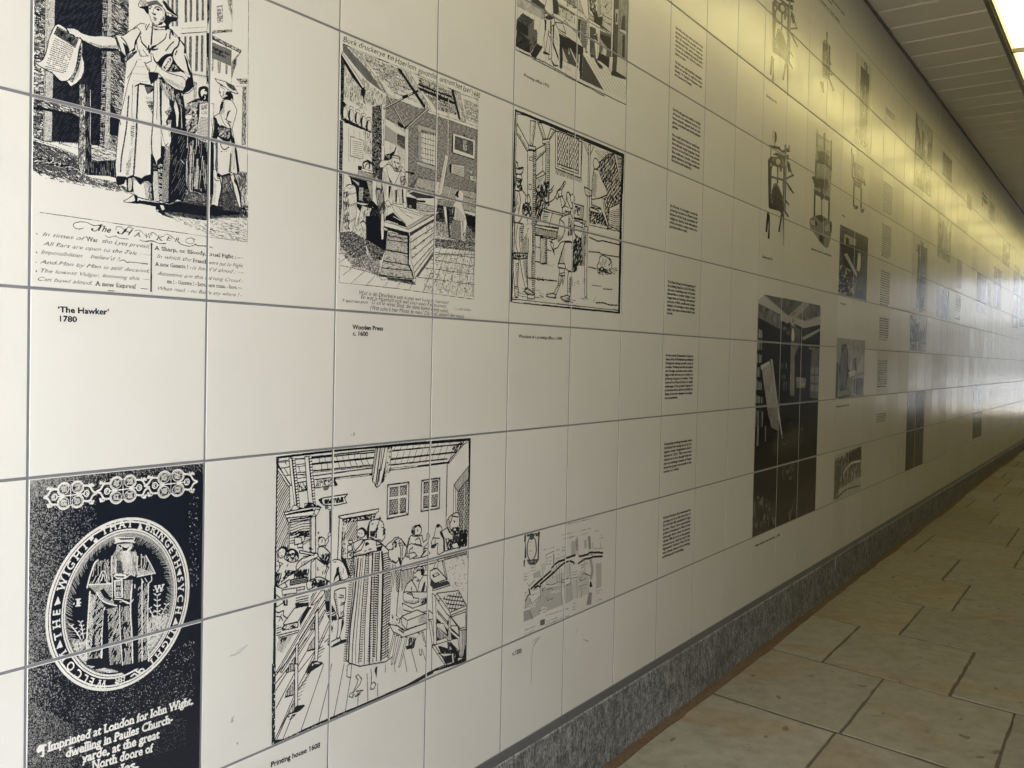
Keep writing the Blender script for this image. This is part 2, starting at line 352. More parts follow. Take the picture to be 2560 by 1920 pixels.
# ------------------------------------------------------------------ printed tiles
# A print is drawn as shapes on the wall plane, sampled on a fine grid and turned into flat faces that carry a 'tone' value.
# Points are read off the photograph and carried onto the wall plane, so every print has its true place, size and proportions.
def to_wall(px, py):
    d = FW + RT * ((px - 1280) / FOC)[..., None] - UP * ((py - 960) / FOC)[..., None]
    t = -CAM[1] / d[..., 1]
    return CAM[0] + t * d[..., 0], -(CAM[2] + t * d[..., 2]) / A
def pts(s):
    if not isinstance(s, str): return np.asarray(s, float)
    return np.array([[float(c) for c in p.split(',')] for p in s.split()])
def smooth(p, closed, n=6):
    p = np.asarray(p, float); N = len(p)
    if N < 3: return p
    if closed: q = np.vstack([p[-1], p, p[:2]])
    else: q = np.vstack([2 * p[0] - p[1], p, 2 * p[-1] - p[-2]])
    out = []; t = np.linspace(0, 1, n, endpoint=False)[:, None]
    for i in range(1, len(q) - 2):
        a, b, c, d = q[i - 1], q[i], q[i + 1], q[i + 2]
        out.append(0.5 * ((2 * b) + (c - a) * t + (2 * a - 5 * b + 4 * c - d) * t * t + (3 * b - a - 3 * c + d) * t ** 3))
    if not closed: out.append(q[-2][None])
    return np.vstack(out)

GL = {}
def glyph(ch, serif):
    """bitmap of a character, 40 px cap height; rows from 14 px below the baseline up"""
    k = (ch, serif)
    if k in GL: return GL[k]
    if ch == ' ': GL[k] = (None, 16.0); return GL[k]
    def ext(body):
        c = bpy.data.curves.new('g', 'FONT'); c.body = body; c.resolution_u = 3
        o = bpy.data.objects.new('g', c); COL.objects.link(o)
        m = o.evaluated_get(bpy.context.evaluated_depsgraph_get()).to_mesh()
        m.calc_loop_triangles()
        v = np.array([x.co[:2] for x in m.vertices]); t = np.array([x.vertices[:] for x in m.loop_triangles])
        bpy.data.objects.remove(o); bpy.data.curves.remove(c)
        return v, t
    v0, _ = ext('||'); v1, _ = ext('|' + ch + '|'); v, t = ext(ch)
    K = 40 / 0.70
    adv = (np.ptp(v1[:, 0]) - np.ptp(v0[:, 0])) * K
    left = (v[:, 0].min()) * K
    Wp = int(adv + 14); H = 76; bm = np.zeros((H, Wp), bool)
    V = v * K; V[:, 0] += 4; V[:, 1] += 16
    for tr in t: raster_poly(bm, V[tr])
    if serif:
        T = 16
        # narrow runs ending on the baseline, the x height or the cap height grow a slab on both sides
        for lvl in ([16] if ch in 'acdehiklmnrtuxABDEFHIKLMNPRTUX' or 1 else []) + ([16 + 40] if ch.isupper() or ch in 'hklbdt1' else []) + ([16 + 29] if ch in 'imnruwvyxj' else []):
            up = lvl == 16
            rowi = lvl + (2 if up else -3)
            if not 0 <= rowi < H: continue
            r = bm[rowi]; e = np.flatnonzero(np.diff(np.r_[0, r.astype(int), 0]))
            for a, b in zip(e[::2], e[1::2]):
                if b - a < 11:
                    y0, y1 = (lvl, lvl + 3) if up else (lvl - 3, lvl)
                    bm[y0:y1, max(0, a - 5):b + 5] = True
                    bm[(y0 + 3 if up else y0 - 2):(y0 + 5 if up else y0), max(0, a - 2):b + 2] = True
    GL[k] = (bm, adv); return GL[k]
def raster_poly(bm, P):
    """even-odd fill of polygon P (x, y in pixels) into the boolean array bm"""
    H, W = bm.shape
    y0 = max(0, int(np.floor(P[:, 1].min()))); y1 = min(H, int(np.ceil(P[:, 1].max())) + 1)
    if y1 <= y0: return
    X0_, Y0_ = P[:, 0], P[:, 1]; X1_, Y1_ = np.roll(X0_, -1), np.roll(Y0_, -1)
    for y in range(y0, y1):
        yc = y + 0.5; m = (Y0_ <= yc) != (Y1_ <= yc)
        if not m.any(): continue
        xs = np.sort(X0_[m] + (yc - Y0_[m]) * (X1_[m] - X0_[m]) / (Y1_[m] - Y0_[m]))
        for a, b in zip(xs[::2], xs[1::2]):
            i, j = max(0, int(np.ceil(a - 0.5))), min(W, int(np.ceil(b - 0.5)))
            if j > i: bm[y, i:j] = True

class Print:
    def __init__(s, s0, s1, j0, j1, res, seed=1):
        s.s0, s.j0, s.res = s0, j0, res
        s.nw = int((s1 - s0) * res); s.nh = int((j1 - j0) * res * A)
        s.val = np.full((s.nh, s.nw), 255, np.uint8); s.pid = np.zeros((s.nh, s.nw), np.uint8)
        s.names = ['ground']; s.cur = 0; s.r = random.Random(seed); s.org(0, 0, 1)
        s.clip = None; s.wob = 0.0; s.kw = 1.0; s.bw = False
    def org(s, ox, oy, sc): s.ox, s.oy, s.sc = ox, oy, sc; return s
    def part(s, name):
        if name not in s.names: s.names.append(name)
        s.cur = s.names.index(name); return s
    def P(s, p):
        p = pts(p)
        if s.ox is None: return np.c_[(p[:, 0] - s.s0) * s.res, (p[:, 1] - s.j0) * s.res * A]
        a, b = to_wall(s.ox + p[:, 0] / s.sc, s.oy + p[:, 1] / s.sc)
        return np.c_[(a - s.s0) * s.res, (b - s.j0) * s.res * A]
    def mm(s, v): return v / 1000 / S * s.res
    def put(s, mask, tone, y0=0, x0=0, own=True):
        h, w = mask.shape; v = s.val[y0:y0 + h, x0:x0 + w]; q = s.pid[y0:y0 + h, x0:x0 + w]
        if s.clip is not None: mask = mask & s.clip[y0:y0 + h, x0:x0 + w]
        v[mask] = tone
        if own: q[mask] = s.cur
    def mask(s, P):
        x0, y0 = max(0, int(P[:, 0].min()) - 2), max(0, int(P[:, 1].min()) - 2)
        x1, y1 = min(s.nw, int(P[:, 0].max()) + 3), min(s.nh, int(P[:, 1].max()) + 3)
        if x1 <= x0 or y1 <= y0: return None
        m = np.zeros((y1 - y0, x1 - x0), bool); raster_poly(m, P - [x0, y0]); return m, y0, x0
    # --- primitives; tone 0 = ink, 10 = bare glaze
    def F(s, p, t=0, ol=0.0, sm=False):
        P = s.P(p)
        if sm: P = smooth(P, True)
        r = s.mask(P)
        if r: s.put(r[0], t, r[1], r[2])
        if ol: s._line(np.vstack([P, P[:1]]), s.mm(ol), 0)
        return s
    def B(s, p, t=10, ol=0.9): return s.F(p, t, ol, True)
    def L(s, p, w=0.9, t=0, own=False): s._line(s.P(p), s.mm(w), t, own); return s
    def C(s, p, w=0.9, t=0, own=False): s._line(smooth(s.P(p), False), s.mm(w), t, own); return s
    def _line(s, P, w, t, own=False, taper=False):
        P = np.asarray(P, float); w = max(w * s.kw, 1.05)
        for (a, b) in zip(P[:-1], P[1:]):
            d = b - a; L = math.hypot(*d)
            if L < 1e-6: continue
            pad = w / 2 + 1.5
            x0, y0 = max(0, int(min(a[0], b[0]) - pad)), max(0, int(min(a[1], b[1]) - pad))
            x1, y1 = min(s.nw, int(max(a[0], b[0]) + pad) + 1), min(s.nh, int(max(a[1], b[1]) + pad) + 1)
            if x1 <= x0 or y1 <= y0: continue
            yy, xx = np.mgrid[y0:y1, x0:x1]; xx = xx + 0.5 - a[0]; yy = yy + 0.5 - a[1]
            u = np.clip((xx * d[0] + yy * d[1]) / (L * L), 0, 1)
            D = np.hypot(xx - u * d[0], yy - u * d[1])
            ww = w if not s.wob else w * (1 + s.wob * s.r.uniform(-1, 1))
            s.put(D <= ww / 2, t, y0, x0, own)
    def H(s, p, ang, sp, w, t=0, sm=False, jit=0.25, gap=0.0, taper=0.0):
        """hatching inside a polygon: direction in degrees on the wall, spacing and width in mm"""
        P = s.P(p)
        if sm: P = smooth(P, True)
        r = s.mask(P)
        if not r: return s
        m, y0, x0 = r; a = math.radians(ang); ca, sa = math.cos(a), -math.sin(a)
        yy, xx = np.mgrid[0:m.shape[0], 0:m.shape[1]]; xx = xx + x0; yy = yy + y0
        u = xx * ca + yy * sa; v = -xx * sa + yy * ca
        sp_, w_ = s.mm(sp), s.mm(w) * (1 + (s.kw - 1) * .5)
        ph = s.r.random() * 6
        v = v + sp_ * jit * (np.sin(u / sp_ * 0.21 + ph) + 0.6 * np.sin(u / sp_ * 0.57 + 2 * ph))
        k = np.floor(v / sp_); fr = (v / sp_ - k) * sp_
        hsh = np.modf(np.abs(np.sin(k * 12.9898 + ph) * 43758.5453))[0]
        wk = w_ * (0.75 + 0.5 * hsh)
        if taper: wk = wk * (1 - taper * (0.5 + 0.5 * np.sin(u / sp_ * 0.33 + hsh * 20)))
        on = fr < wk
        if gap:
            on &= np.sin(u / sp_ * 0.45 + hsh * 60) > gap * 2 - 1
        if w < 0.85: t = 2 if t == 0 else 6 if t == 10 else t
        s.put(m & on, t, y0, x0, False); return s
    def N(s, p, den, size, t=0, ang=None, ln=3.0, sm=False):
        """scatter of short strokes (or dots) inside a polygon; den = strokes per square cm"""
        P = s.P(p); t_in = t
        if sm: P = smooth(P, True)
        r = s.mask(P)
        if not r: return s
        m, y0, x0 = r; area = m.sum() / s.mm(10) ** 2; ys, xs = np.nonzero(m)
        if not len(ys): return s
        old = s.clip
        full = np.zeros((s.nh, s.nw), bool); full[y0:y0 + m.shape[0], x0:x0 + m.shape[1]] = m
        s.clip = full if old is None else full & old
        for _ in range(int(area * den)):
            t = t_in if s.bw else s.r.choice((0, 2, 3, 4)) if t_in == 0 else s.r.choice((5, 7, 8, 10)) if t_in == 10 else t_in
            i = s.r.randrange(len(ys)); c = np.array([xs[i] + x0, ys[i] + y0], float)
            if ang is None: s._line([c, c + [0.01, 0.6]], s.mm(size) * s.r.uniform(.5, 1.3), t)
            else:
                a = math.radians(ang + s.r.gauss(0, 14)); l = s.mm(ln) * s.r.uniform(.4, 1.2); d = np.array([math.cos(a), -math.sin(a)]) * l / 2
                mid = c + np.array([d[1], -d[0]]) * s.r.uniform(-.3, .3)
                s._line([c - d, mid, c + d], s.mm(size) * s.r.uniform(.6, 1.3), t)
        s.clip = old; return s
    def G(s, p, t0, t1, sc=8.0, sm=False, dirn=(1, 0)):
        """mottled grey tone between t0 and t1 (a printed half-tone photograph), sc = blotch size in mm"""
        P = s.P(p)
        if sm: P = smooth(P, True)
        r = s.mask(P)
        if not r: return s
        m, y0, x0 = r; h, w = m.shape; g = np.zeros((h, w)); q = np.random.RandomState(s.r.randrange(9999))
        for o in range(3):
            c = max(2.0, s.mm(sc) / 2 ** o); gh_, gw_ = int(h / c) + 3, int(w / c) + 3; f = q.rand(gh_, gw_)
            Y, X = np.mgrid[0:h, 0:w] / c; yi, xi = Y.astype(int), X.astype(int); fy, fx = Y - yi, X - xi; fy = fy * fy * (3 - 2 * fy); fx = fx * fx * (3 - 2 * fx)
            g += (f[yi, xi] * (1 - fx) * (1 - fy) + f[yi, xi + 1] * fx * (1 - fy) + f[yi + 1, xi] * (1 - fx) * fy + f[yi + 1, xi + 1] * fx * fy) / 2 ** o
        g = (g - g.min()) / max(1e-6, np.ptp(g)); tone = np.clip(np.round(t0 + (t1 - t0) * g), 0, 10).astype(np.uint8)
        v = s.val[y0:y0 + h, x0:x0 + w]; mm_ = m if s.clip is None else m & s.clip[y0:y0 + h, x0:x0 + w]
        v[mm_] = tone[mm_]; s.pid[y0:y0 + h, x0:x0 + w][mm_] = s.cur; return s
    def T(s, txt, a, b=None, h=20, t=0, serif=False, it=0.0, bold=0, vert=None, squeeze=1.0, own=True):
        """text from point a to point b along the baseline (picture points), cap height h in picture units at a"""
        a = np.array(a, float)
        Pa = s.P([a, a - [0, h]]); hp = math.hypot(*(Pa[1] - Pa[0]))
        gl = [glyph(c, serif) for c in txt]; tot = sum(g[1] for g in gl)
        if b is None: ex = np.array([1.0, 0.0]); sx = hp / 40 * squeeze
        else:
            Pb = s.P([b])[0]; d = Pb - Pa[0]; Ld = math.hypot(*d); ex = d / Ld; sx = Ld / max(tot - 4, 1)
        ey = (Pa[1] - Pa[0]) / hp if vert is None else np.array(vert, float)
        s._text(gl, Pa[0], ex, sx, ey, hp / 40, t, it, bold, own); return s
    def _text(s, gl, o, ex, sx, ey, sy, t, it, bold, own=True):
        x = 0.0
        for bm, adv in gl:
            if bm is not None:
                h, w = bm.shape; big = bm
                for _ in range(int(bold)):
                    b2 = big.copy(); b2[:, 1:] |= big[:, :-1]; b2[:, :-1] |= big[:, 1:]; b2[1:] |= big[:-1]; b2[:-1] |= big[1:]; big = b2
                # corners of the glyph cell -> bounding box
                cs = np.array([[x - 4, -16], [x - 4 + w, -16], [x - 4 + w, h - 16], [x - 4, h - 16]], float)
                cs[:, 0] += it * cs[:, 1]
                Q = o + cs[:, :1] * sx * ex + cs[:, 1:] * sy * ey
                x0, y0 = max(0, int(Q[:, 0].min())), max(0, int(Q[:, 1].min())); x1, y1 = min(s.nw, int(Q[:, 0].max()) + 2), min(s.nh, int(Q[:, 1].max()) + 2)
                if x1 > x0 and y1 > y0:
                    yy, xx = np.mgrid[y0:y1, x0:x1]; dx = xx + 0.5 - o[0]; dy = yy + 0.5 - o[1]
                    B_ = np.array([[ex[0] * sx, ey[0] * sy], [ex[1] * sx, ey[1] * sy]]); I = np.linalg.inv(B_)
                    u = I[0, 0] * dx + I[0, 1] * dy; v = I[1, 0] * dx + I[1, 1] * dy
                    u = u - it * v - (x - 4); v = v + 16
                    ui, vi = np.floor(u).astype(int), np.floor(v).astype(int)
                    ok = (ui >= 0) & (ui < w) & (vi >= 0) & (vi < h)
                    m = np.zeros(ok.shape, bool); m[ok] = big[vi[ok], ui[ok]]
                    s.put(m, t, y0, x0, own)
            x += adv
    def grain(s, p, f, size, tones=(4, 6, 8), sm=False):
        """speckle inside a polygon; f(x, j) gives the share covered at wall place (x, j)"""
        P = s.P(p)
        if sm: P = smooth(P, True)
        r = s.mask(P)
        if not r: return s
        m, y0, x0 = r; h, w = m.shape; c = max(1.0, s.mm(size)); q = np.random.RandomState(s.r.randrange(9999))
        yi, xi = (np.arange(h) / c).astype(int), (np.arange(w) / c).astype(int)
        n_ = q.rand(yi[-1] + 1, xi[-1] + 1); n2 = q.rand(yi[-1] // 3 + 2, xi[-1] // 3 + 2)
        n_ = 0.65 * n_[np.ix_(yi, xi)] + 0.35 * n2[np.ix_(yi // 3, xi // 3)]
        gx = (np.arange(w) + x0 + .5) / s.res + s.s0; gy = (np.arange(h) + y0 + .5) / s.res / A + s.j0
        d = np.clip(f(gx[None, :], gy[:, None]) + 0 * n_, 0, 1)
        for k, t in enumerate(tones): s.put(m & (n_ < .12 + .8 * d * (1 - .28 * k)) & (d > 0.004), t, y0, x0, False)
        return s
    def rough(s, amt=0.35, seed=3):
        """uneven printing: nibble the ink edges"""
        q = np.random.RandomState(seed); v = s.val
        ed = np.zeros(v.shape, bool); d = v[:, 1:] != v[:, :-1]; ed[:, 1:] |= d; ed[:, :-1] |= d; d = v[1:] != v[:-1]; ed[1:] |= d; ed[:-1] |= d
        sel = ed & (q.rand(*v.shape) < amt); sh = np.roll(v, (q.choice([-1, 1]), q.choice([-1, 1])), (0, 1)); v[sel] = sh[sel]; return s
    def build(s, name, label, cat, group=None, only_ink=False, lab=None):
        """mesh faces, one object per part; nothing is printed over the grout"""
        gx = (np.arange(s.nw) + 0.5) / s.res + s.s0; gy = (np.arange(s.nh) + 0.5) / s.res / A + s.j0
        ex = 0.0034 / S
        okx = np.abs(gx - np.round(gx)) > ex; oky = np.abs(gy - np.round(gy)) * A > ex
        s.val[~(okx[None, :] & oky[:, None])] = 255
        if only_ink: s.val[s.val == 10] = 255
        idx = np.nonzero((s.val != 255))
        if not len(idx[0]): return None
        o0 = ((s.s0) * S, 0.0, row_z(s.j0))
        root = empty(name, o0); tag(root, label, cat, group)
        key = s.val.astype(np.int32) + 256 * s.pid.astype(np.int32); key[s.val == 255] = -1
        d = np.ones((s.nh, s.nw + 1), bool); d[:, 1:-1] = key[:, 1:] != key[:, :-1]
        ys, xs = np.nonzero(d[:, :-1]); 
        # run ends: next start in the same row
        flat = ys * (s.nw + 1) + xs; nxt = np.r_[flat[1:], 0]; end = np.where(np.r_[ys[1:], -1] == ys, np.r_[xs[1:], 0], s.nw)
        kk = key[ys, xs]; keep = kk >= 0; ys, xs, end, kk = ys[keep], xs[keep], end[keep], kk[keep]
        o = np.lexsort((ys, kk, end, xs)); ys, xs, end, kk = ys[o], xs[o], end[o], kk[o]
        brk = np.r_[True, (xs[1:] != xs[:-1]) | (end[1:] != end[:-1]) | (kk[1:] != kk[:-1]) | (ys[1:] != ys[:-1] + 1)]
        st = np.flatnonzero(brk); en = np.r_[st[1:] - 1, len(ys) - 1]
        rx0, rx1, ry0, ry1, rk = xs[st], end[st], ys[st], ys[en] + 1, kk[st]
        px = S / s.res
        for pi, pn in enumerate(s.names):
            q = (rk // 256) == pi
            if not q.any(): continue
            a, b, c, e, t = rx0[q] * px, rx1[q] * px, -ry0[q] * px, -ry1[q] * px, rk[q] % 256
            nq = len(a); co = np.zeros((nq, 4, 3), np.float32); Y = -0.0004
            co[:, 0] = np.c_[a, a * 0 + Y, e]; co[:, 1] = np.c_[b, a * 0 + Y, e]; co[:, 2] = np.c_[b, a * 0 + Y, c]; co[:, 3] = np.c_[a, a * 0 + Y, c]
            me = bpy.data.meshes.new(pn); me.vertices.add(nq * 4); me.vertices.foreach_set('co', co.ravel())
            me.loops.add(nq * 4); me.loops.foreach_set('vertex_index', np.arange(nq * 4, dtype=np.int32))
            me.polygons.add(nq); me.polygons.foreach_set('loop_start', np.arange(0, nq * 4, 4, dtype=np.int32)); me.update(calc_edges=True)
            at = me.attributes.new('tone', 'FLOAT', 'FACE'); at.data.foreach_set('value', (t / 10.0).astype(np.float32))
            ob = link(pn, me, M['print'], root)
            if lab and pn in lab: ob['label'] = lab[pn]
        return root
# ------------------------------------------------------------------ print: street seller holding out a news sheet
p = Print(1.0, 2.32, -0.75, 2.0, 720, 11)
Z = 6.1444
Z1 = lambda: p.org(60, 0, Z); Z2 = lambda: p.org(300, 0, Z); Z3 = lambda: p.org(60, 250, Z); Z4 = lambda: p.org(300, 250, Z); Z5 = lambda: p.org(60, 520, Z); Z6 = lambda: p.org(340, 520, Z)
Z1(); p.F('120,-1500 3560,-1500 3560,4800 60,4800', 10)
p.part('doorway')
# brick pier, posts, dark opening, rubble wall
p.F('150,-1500 345,-1500 345,0 300,1470 290,2160 120,2110', 10)
p.H('150,-1500 345,-1500 345,0 300,1470 290,2160 120,2110', 4, 2.5, 1.5, gap=0.35, jit=.5)
p.H('150,-1500 345,-1500 345,0 300,1470 290,2160 120,2110', 84, 3.2, 1.4, gap=0.55, jit=.5)
p.N('150,-400 340,-400 295,1470 285,2160 125,2110', 9, 1.5, 0, 5, 9)
p.N('150,-400 340,-400 295,1470 285,2160 125,2110', 2.2, 2.0, 10, 10, 7)
post = '350,-1500 485,-1500 475,0 440,1490 425,2170 285,2160 300,1440'
p.F(post, 10, 1.0); p.H(post, 3, 1.7, 0.6, jit=.4); p.L('360,-900 345,700 318,1440 300,2160', .8)
p.N('370,-900 450,-900 430,1400 330,1400', .8, 1.0, 0, 80, 9)
p.F('485,-1500 1230,-1500 1205,0 1180,1640 1165,2240 890,2200 425,2170 440,1490 475,0', 0)
p.H('485,-1500 1230,-1500 1180,1640 1165,2240 425,2170 440,1490 475,0', 52, 2.2, 0.4, 3, gap=.6, jit=.3)
p.F('1228,-1500 1300,-1500 1278,0 1245,1640 1225,2280 1160,2240 1180,1640 1205,0', 0); p.H('1228,-1500 1300,-1500 1278,0 1245,1640 1225,2280 1160,2240 1180,1640 1205,0', 88, 1.6, .7, 10, gap=.4)
p.H('1228,-1500 1300,-1500 1278,0 1245,1640 1225,2280 1160,2240 1180,1640 1205,0', 2, 3.0, .9, 10, gap=.5)
q = '1285,-1500 1375,-1500 1360,0 1325,1640 1310,2300 1225,2270 1250,1640 1280,0'; p.F(q, 10, .9); p.H(q, 10, 1.6, .65); p.N(q, 1.2, 1.2, 0, 80, 10)
q = '1362,-1500 1630,-1500 1610,0 1600,700 1520,1500 1470,1830 1430,2330 1310,2290 1325,1640'; p.F(q, 0)
p.H(q, -18, 2.0, .95, 10, gap=.25, jit=.9); p.N(q, 7, 1.0, 10, -25, 7); p.N(q, 3, 1.8, 0, -20, 12)
p.F('1330,1560 1400,1700 1460,1850 1440,2100 1310,2060', 0)
# hand rail and ground floor planks
Z3()
q = '130,0 170,20 430,40 640,90 850,145 850,265 760,215 520,160 280,115 170,95 130,120'; p.F(q, 10, .8); p.N(q, 12, 1.3, 0, -14, 9); p.N(q, 5, 1.0, 0, 70, 3)
p.F('130,100 280,120 520,165 760,220 850,275 850,320 700,230 430,185 240,150 130,150', 0)
p.F('140,600 300,635 420,640 830,665 835,860 700,800 520,720 330,660 140,612', 10, .7); p.N('300,640 830,668 835,760 500,680', 6, .7, 0, -6, 8)
q = '120,620 330,690 520,745 700,815 840,880 840,1070 700,1000 440,930 250,890 120,870'; p.F(q, 10, .9); p.N(q, 22, 1.0, 0, -22, 11); p.N(q, 5, 1.2, 0, 50, 4)
q = '120,870 250,890 440,935 700,1005 850,1090 880,1160 640,1120 400,1070 120,1020'; p.F(q, 0); p.N(q, 12, 1.0, 10, 20, 4)
p.N('120,950 440,1010 850,1110 1000,1180 1420,1260 1700,1420 1600,1420 1200,1330 800,1260 420,1180 120,1080', 26, 1.0, 0, -12, 7)
p.N('120,1050 500,1150 1000,1240 1560,1340 1640,1440 1000,1340 300,1220', 9, .8, 0, -10, 8)
# post of the rail
q = '850,-240 940,-240 945,0 965,400 955,1140 910,1130 845,1080 835,700 850,300 845,0'; p.F(q, 10, 1.0); p.H(q, 87, 2.0, .7, jit=.5, gap=.2); p.N(q, 8, 1.6, 0, 75, 7)
p.F('925,-240 965,-240 985,100 1030,700 1025,1050 930,1140 945,700 935,200', 0); p.H('925,-240 965,-240 985,100 1030,700 1025,1050 930,1140 945,700 935,200', 88, 2.4, .6, 10, gap=.5)
p.L('1018,-150 1016,680', 1.2, 10); p.L('1024,-150 1022,680', .9)
p.F('1030,695 1090,690 1250,745 1430,800 1410,920 1030,940', 10, .7); p.N('1030,705 1250,750 1430,810 1410,915 1030,935', 11, .8, 0, -8, 9)
p.F('1010,945 1410,925 1410,1200 1300,1170 950,1150', 0); p.H('1010,945 1410,925 1410,1200 950,1150', 86, 3.0, .7, 10, gap=.6)
# ---- houses behind
p.part('street'); Z2()
for x0, y0, x1, y1, wd in ((870, -900, 870, 400, 32), (800, -900, 805, 400, 26), (735, -900, 735, 90, 24), (1010, -900, 1008, 340, 32), (1092, -900, 1085, 330, 30), (1190, -900, 1183, 320, 34), (1272, -900, 1268, 310, 30)):
    q = [(x0 - wd / 2, y0), (x0 + wd / 2, y0), (x1 + wd / 2, y1), (x1 - wd / 2, y1)]; p.F(q, 10, .7); p.H(q, 88, 1.2, .75); p.H(q, 5, 1.5, .8)
for x0, y0, x1, y1, wd in ((1002, 560, 1002, 840, 26), (1080, 560, 1075, 1090, 34), (1180, 550, 1170, 1090, 34), (1262, 545, 1255, 1095, 32)):
    q = [(x0 - wd / 2, y0), (x0 + wd / 2, y0), (x1 + wd / 2, y1), (x1 - wd / 2, y1)]; p.F(q, 10, .7); p.H(q, 88, 1.2, .75); p.H(q, 5, 1.5, .8)
p.L('930,440 1310,415', .5); p.L('935,515 1340,488', 1.3); p.L('1100,1130 1320,1170', 1.1); p.L('1100,1150 1320,1188', .6)
q = '1335,-400 1400,-400 1390,150 1340,440 1335,120'; p.F(q, 0); p.H(q, 80, 2.0, .8, 10, gap=.4)
p.L('1400,120 1330,470', .7)
p.F('1325,500 1415,520 1410,900 1380,1290 1320,1290 1325,820', 0); p.H('1325,820 1400,900 1390,1290 1320,1290', 85, 2.2, 1.1, 10, gap=.3)
p.F('1490,95 1570,80 1575,330 1495,345', 10, .8); p.H('1490,95 1570,80 1575,330 1495,345', 75, 2.0, .8, gap=.2); p.H('1490,95 1570,80 1575,330 1495,345', 20, 3.0, .8, gap=.4)
p.N('1620,-200 1720,-200 1720,300 1660,100', 14, .6, 0, -70, 12); p.L('1722,-400 1718,490', .6)
q = '1410,470 1715,448 1715,488 1410,518'; p.F(q, 0); p.N(q, 22, 1.0, 10, 15, 4)
q = '1395,535 1450,560 1860,775 1850,810 1430,600 1395,590'; p.F(q, 10, .9); p.N(q, 30, 1.0, 0, -28, 4); p.L('1395,590 1850,812', 1.2)
p.L('1625,680 1625,740', 2.0)
q = '1410,650 1710,775 1700,1010 1400,880'; p.F(q, 5, .8); p.H(q, 86, 1.3, .3); p.T('dgings for', (1415, 748), (1685, 858), 46, 0, True, bold=2); p.T('revalbers', (1415, 806), (1620, 890), 44, 0, True, bold=2)
q = '1855,790 1830,830 1790,890 1780,1000 1745,1080 1715,1190 1715,960 1770,880'; p.F(q, 10, .8); p.H(q, 70, 1.5, .8); p.H('1740,930 1780,890 1770,1010 1720,1160', 60, 1.4, 1.0)
for q in ('1405,890 1432,905 1425,1090 1405,1085', '1500,940 1545,960 1535,1118 1500,1115', '1620,985 1650,1000 1645,1135 1620,1130'): p.F(q, 10, .6); p.H(q, 88, 1.2, .8)
p.L('1708,1000 1705,1310', .6)
q = '1780,1205 1955,1210 1955,1285 1850,1290'; p.F(q, 0); p.N(q, 25, .9, 10, 10, 4)
q = '1880,1340 1938,1340 1930,2215 1868,2225'; p.F(q, 10, .8); p.H(q, 87, 1.6, .6); p.N(q, 14, .9, 0, 85, 6); p.L('1780,1325 1955,1325', .5)
q = '1135,1255 1175,1270 1165,1560 1130,1520'; p.F(q, 10, .7); p.H(q, 86, 1.3, .6)
p.L('1975,-700 1965,1200 1955,2250 1950,3000', .9)
# ground at right
Z4(); q = '1830,1090 1950,1105 1945,1659 1000,1659 1000,1380 1540,1180 1700,1150'; p.N(q, 16, .9, 0, -70, 5); p.N('1560,1150 1740,1150 1760,1659 1540,1659', 60, .9, 0, -60, 4); p.N('1800,1110 1945,1115 1930,1350 1830,1350', 40, .8, 0, -55, 5)
p.N('960,1400 1800,1400 1900,1800 700,1700', 34, 1.2, 0, -12, 6)
Z6(); p.N('700,-60 1720,-40 1720,160 1150,140 800,130', 26, 1.2, 0, -10, 7); p.N('350,90 1700,160 1700,520 1150,430 500,150', 5, .6, 0, -5, 8)
p.H('1450,340 1705,380 1705,510 1450,470', -6, 2.2, .35, gap=.3); p.H('1150,160 1705,170 1705,420 900,330', -5, 3.2, .3, gap=.55)
p.L('-1480,65 1130,445 1705,520 1716,-100', .9)
# cast shadow of the woman
Z4(); p.F('40,1560 240,1530 480,1560 760,1600 900,1560 1340,1640 1560,1690 1840,1720 1850,1760 1500,1790 1300,1850 1100,1820 760,1750 560,1640 300,1590', 0)
p.N('600,1690 1300,1780 1800,1760 1800,1800 1200,1840 700,1760', 22, 1.1, 0, -12, 7)
# ---- two listeners
p.part('listener')
q = '1200,-30 1100,10 1010,60 985,150 1000,300 1000,560 1010,900 1000,1380 1100,1390 1340,1450 1440,1440 1440,600 1400,100 1350,0'; p.F(q, 0)
p.H('1010,560 1130,560 1340,640 1340,1400 1040,1390', 86, 4.2, 1.3, 10, gap=.35, taper=.6)
p.N('1000,50 1190,30 1190,480 1010,500', 10, 1.6, 10, 55, 8); p.F('1000,240 1060,225 1110,245 1080,300 1010,290', 10, .8, True); p.N('1020,60 1180,60 1180,220', 8, 2.0, 10, -50, 12)
for q in ('1075,700 1120,700 1095,1000 1075,1370 1060,1370 1070,1000', '1130,760 1140,740 1125,1050 1110,1370 1100,1370', '1180,900 1200,900 1190,1370 1140,1370', '1010,830 1040,1050 1030,1350 1010,1250', '1280,1100 1310,1330 1305,1390 1285,1240'): p.F(q, 10); p.H(q, 55, 1.6, .7)
Z2(); p.B('1200,1380 1220,1340 1290,1320 1350,1345 1370,1420 1365,1500 1340,1545 1290,1560 1235,1530 1200,1460', 0, 0); p.F('1235,1410 1260,1375 1300,1370 1290,1400 1330,1410 1325,1450 1290,1440 1255,1480 1240,1450', 10, 0, True); p.F('1275,1470 1310,1465 1310,1510 1280,1515', 0, 0, True); p.C('1295,1470 1310,1500 1290,1525', 1.0, 10)
p.N('1180,1540 1340,1560 1340,1600 1180,1590', 40, 1.2, 10, 60, 4)
p.part('news_sheet'); Z4()
q = '1215,60 1340,40 1440,60 1430,330 1400,600 1350,665 1240,625 1120,545 1180,470 1205,300 1215,200'; p.F(q, 10, 1.0)
p.F('1235,80 1340,65 1330,140 1245,150', 0); p.N('1235,80 1340,65 1330,140 1245,150', 30, 1.2, 10, 30, 5)
p.T('CIS', (1245, 222), (1335, 214), 44, 2, True)
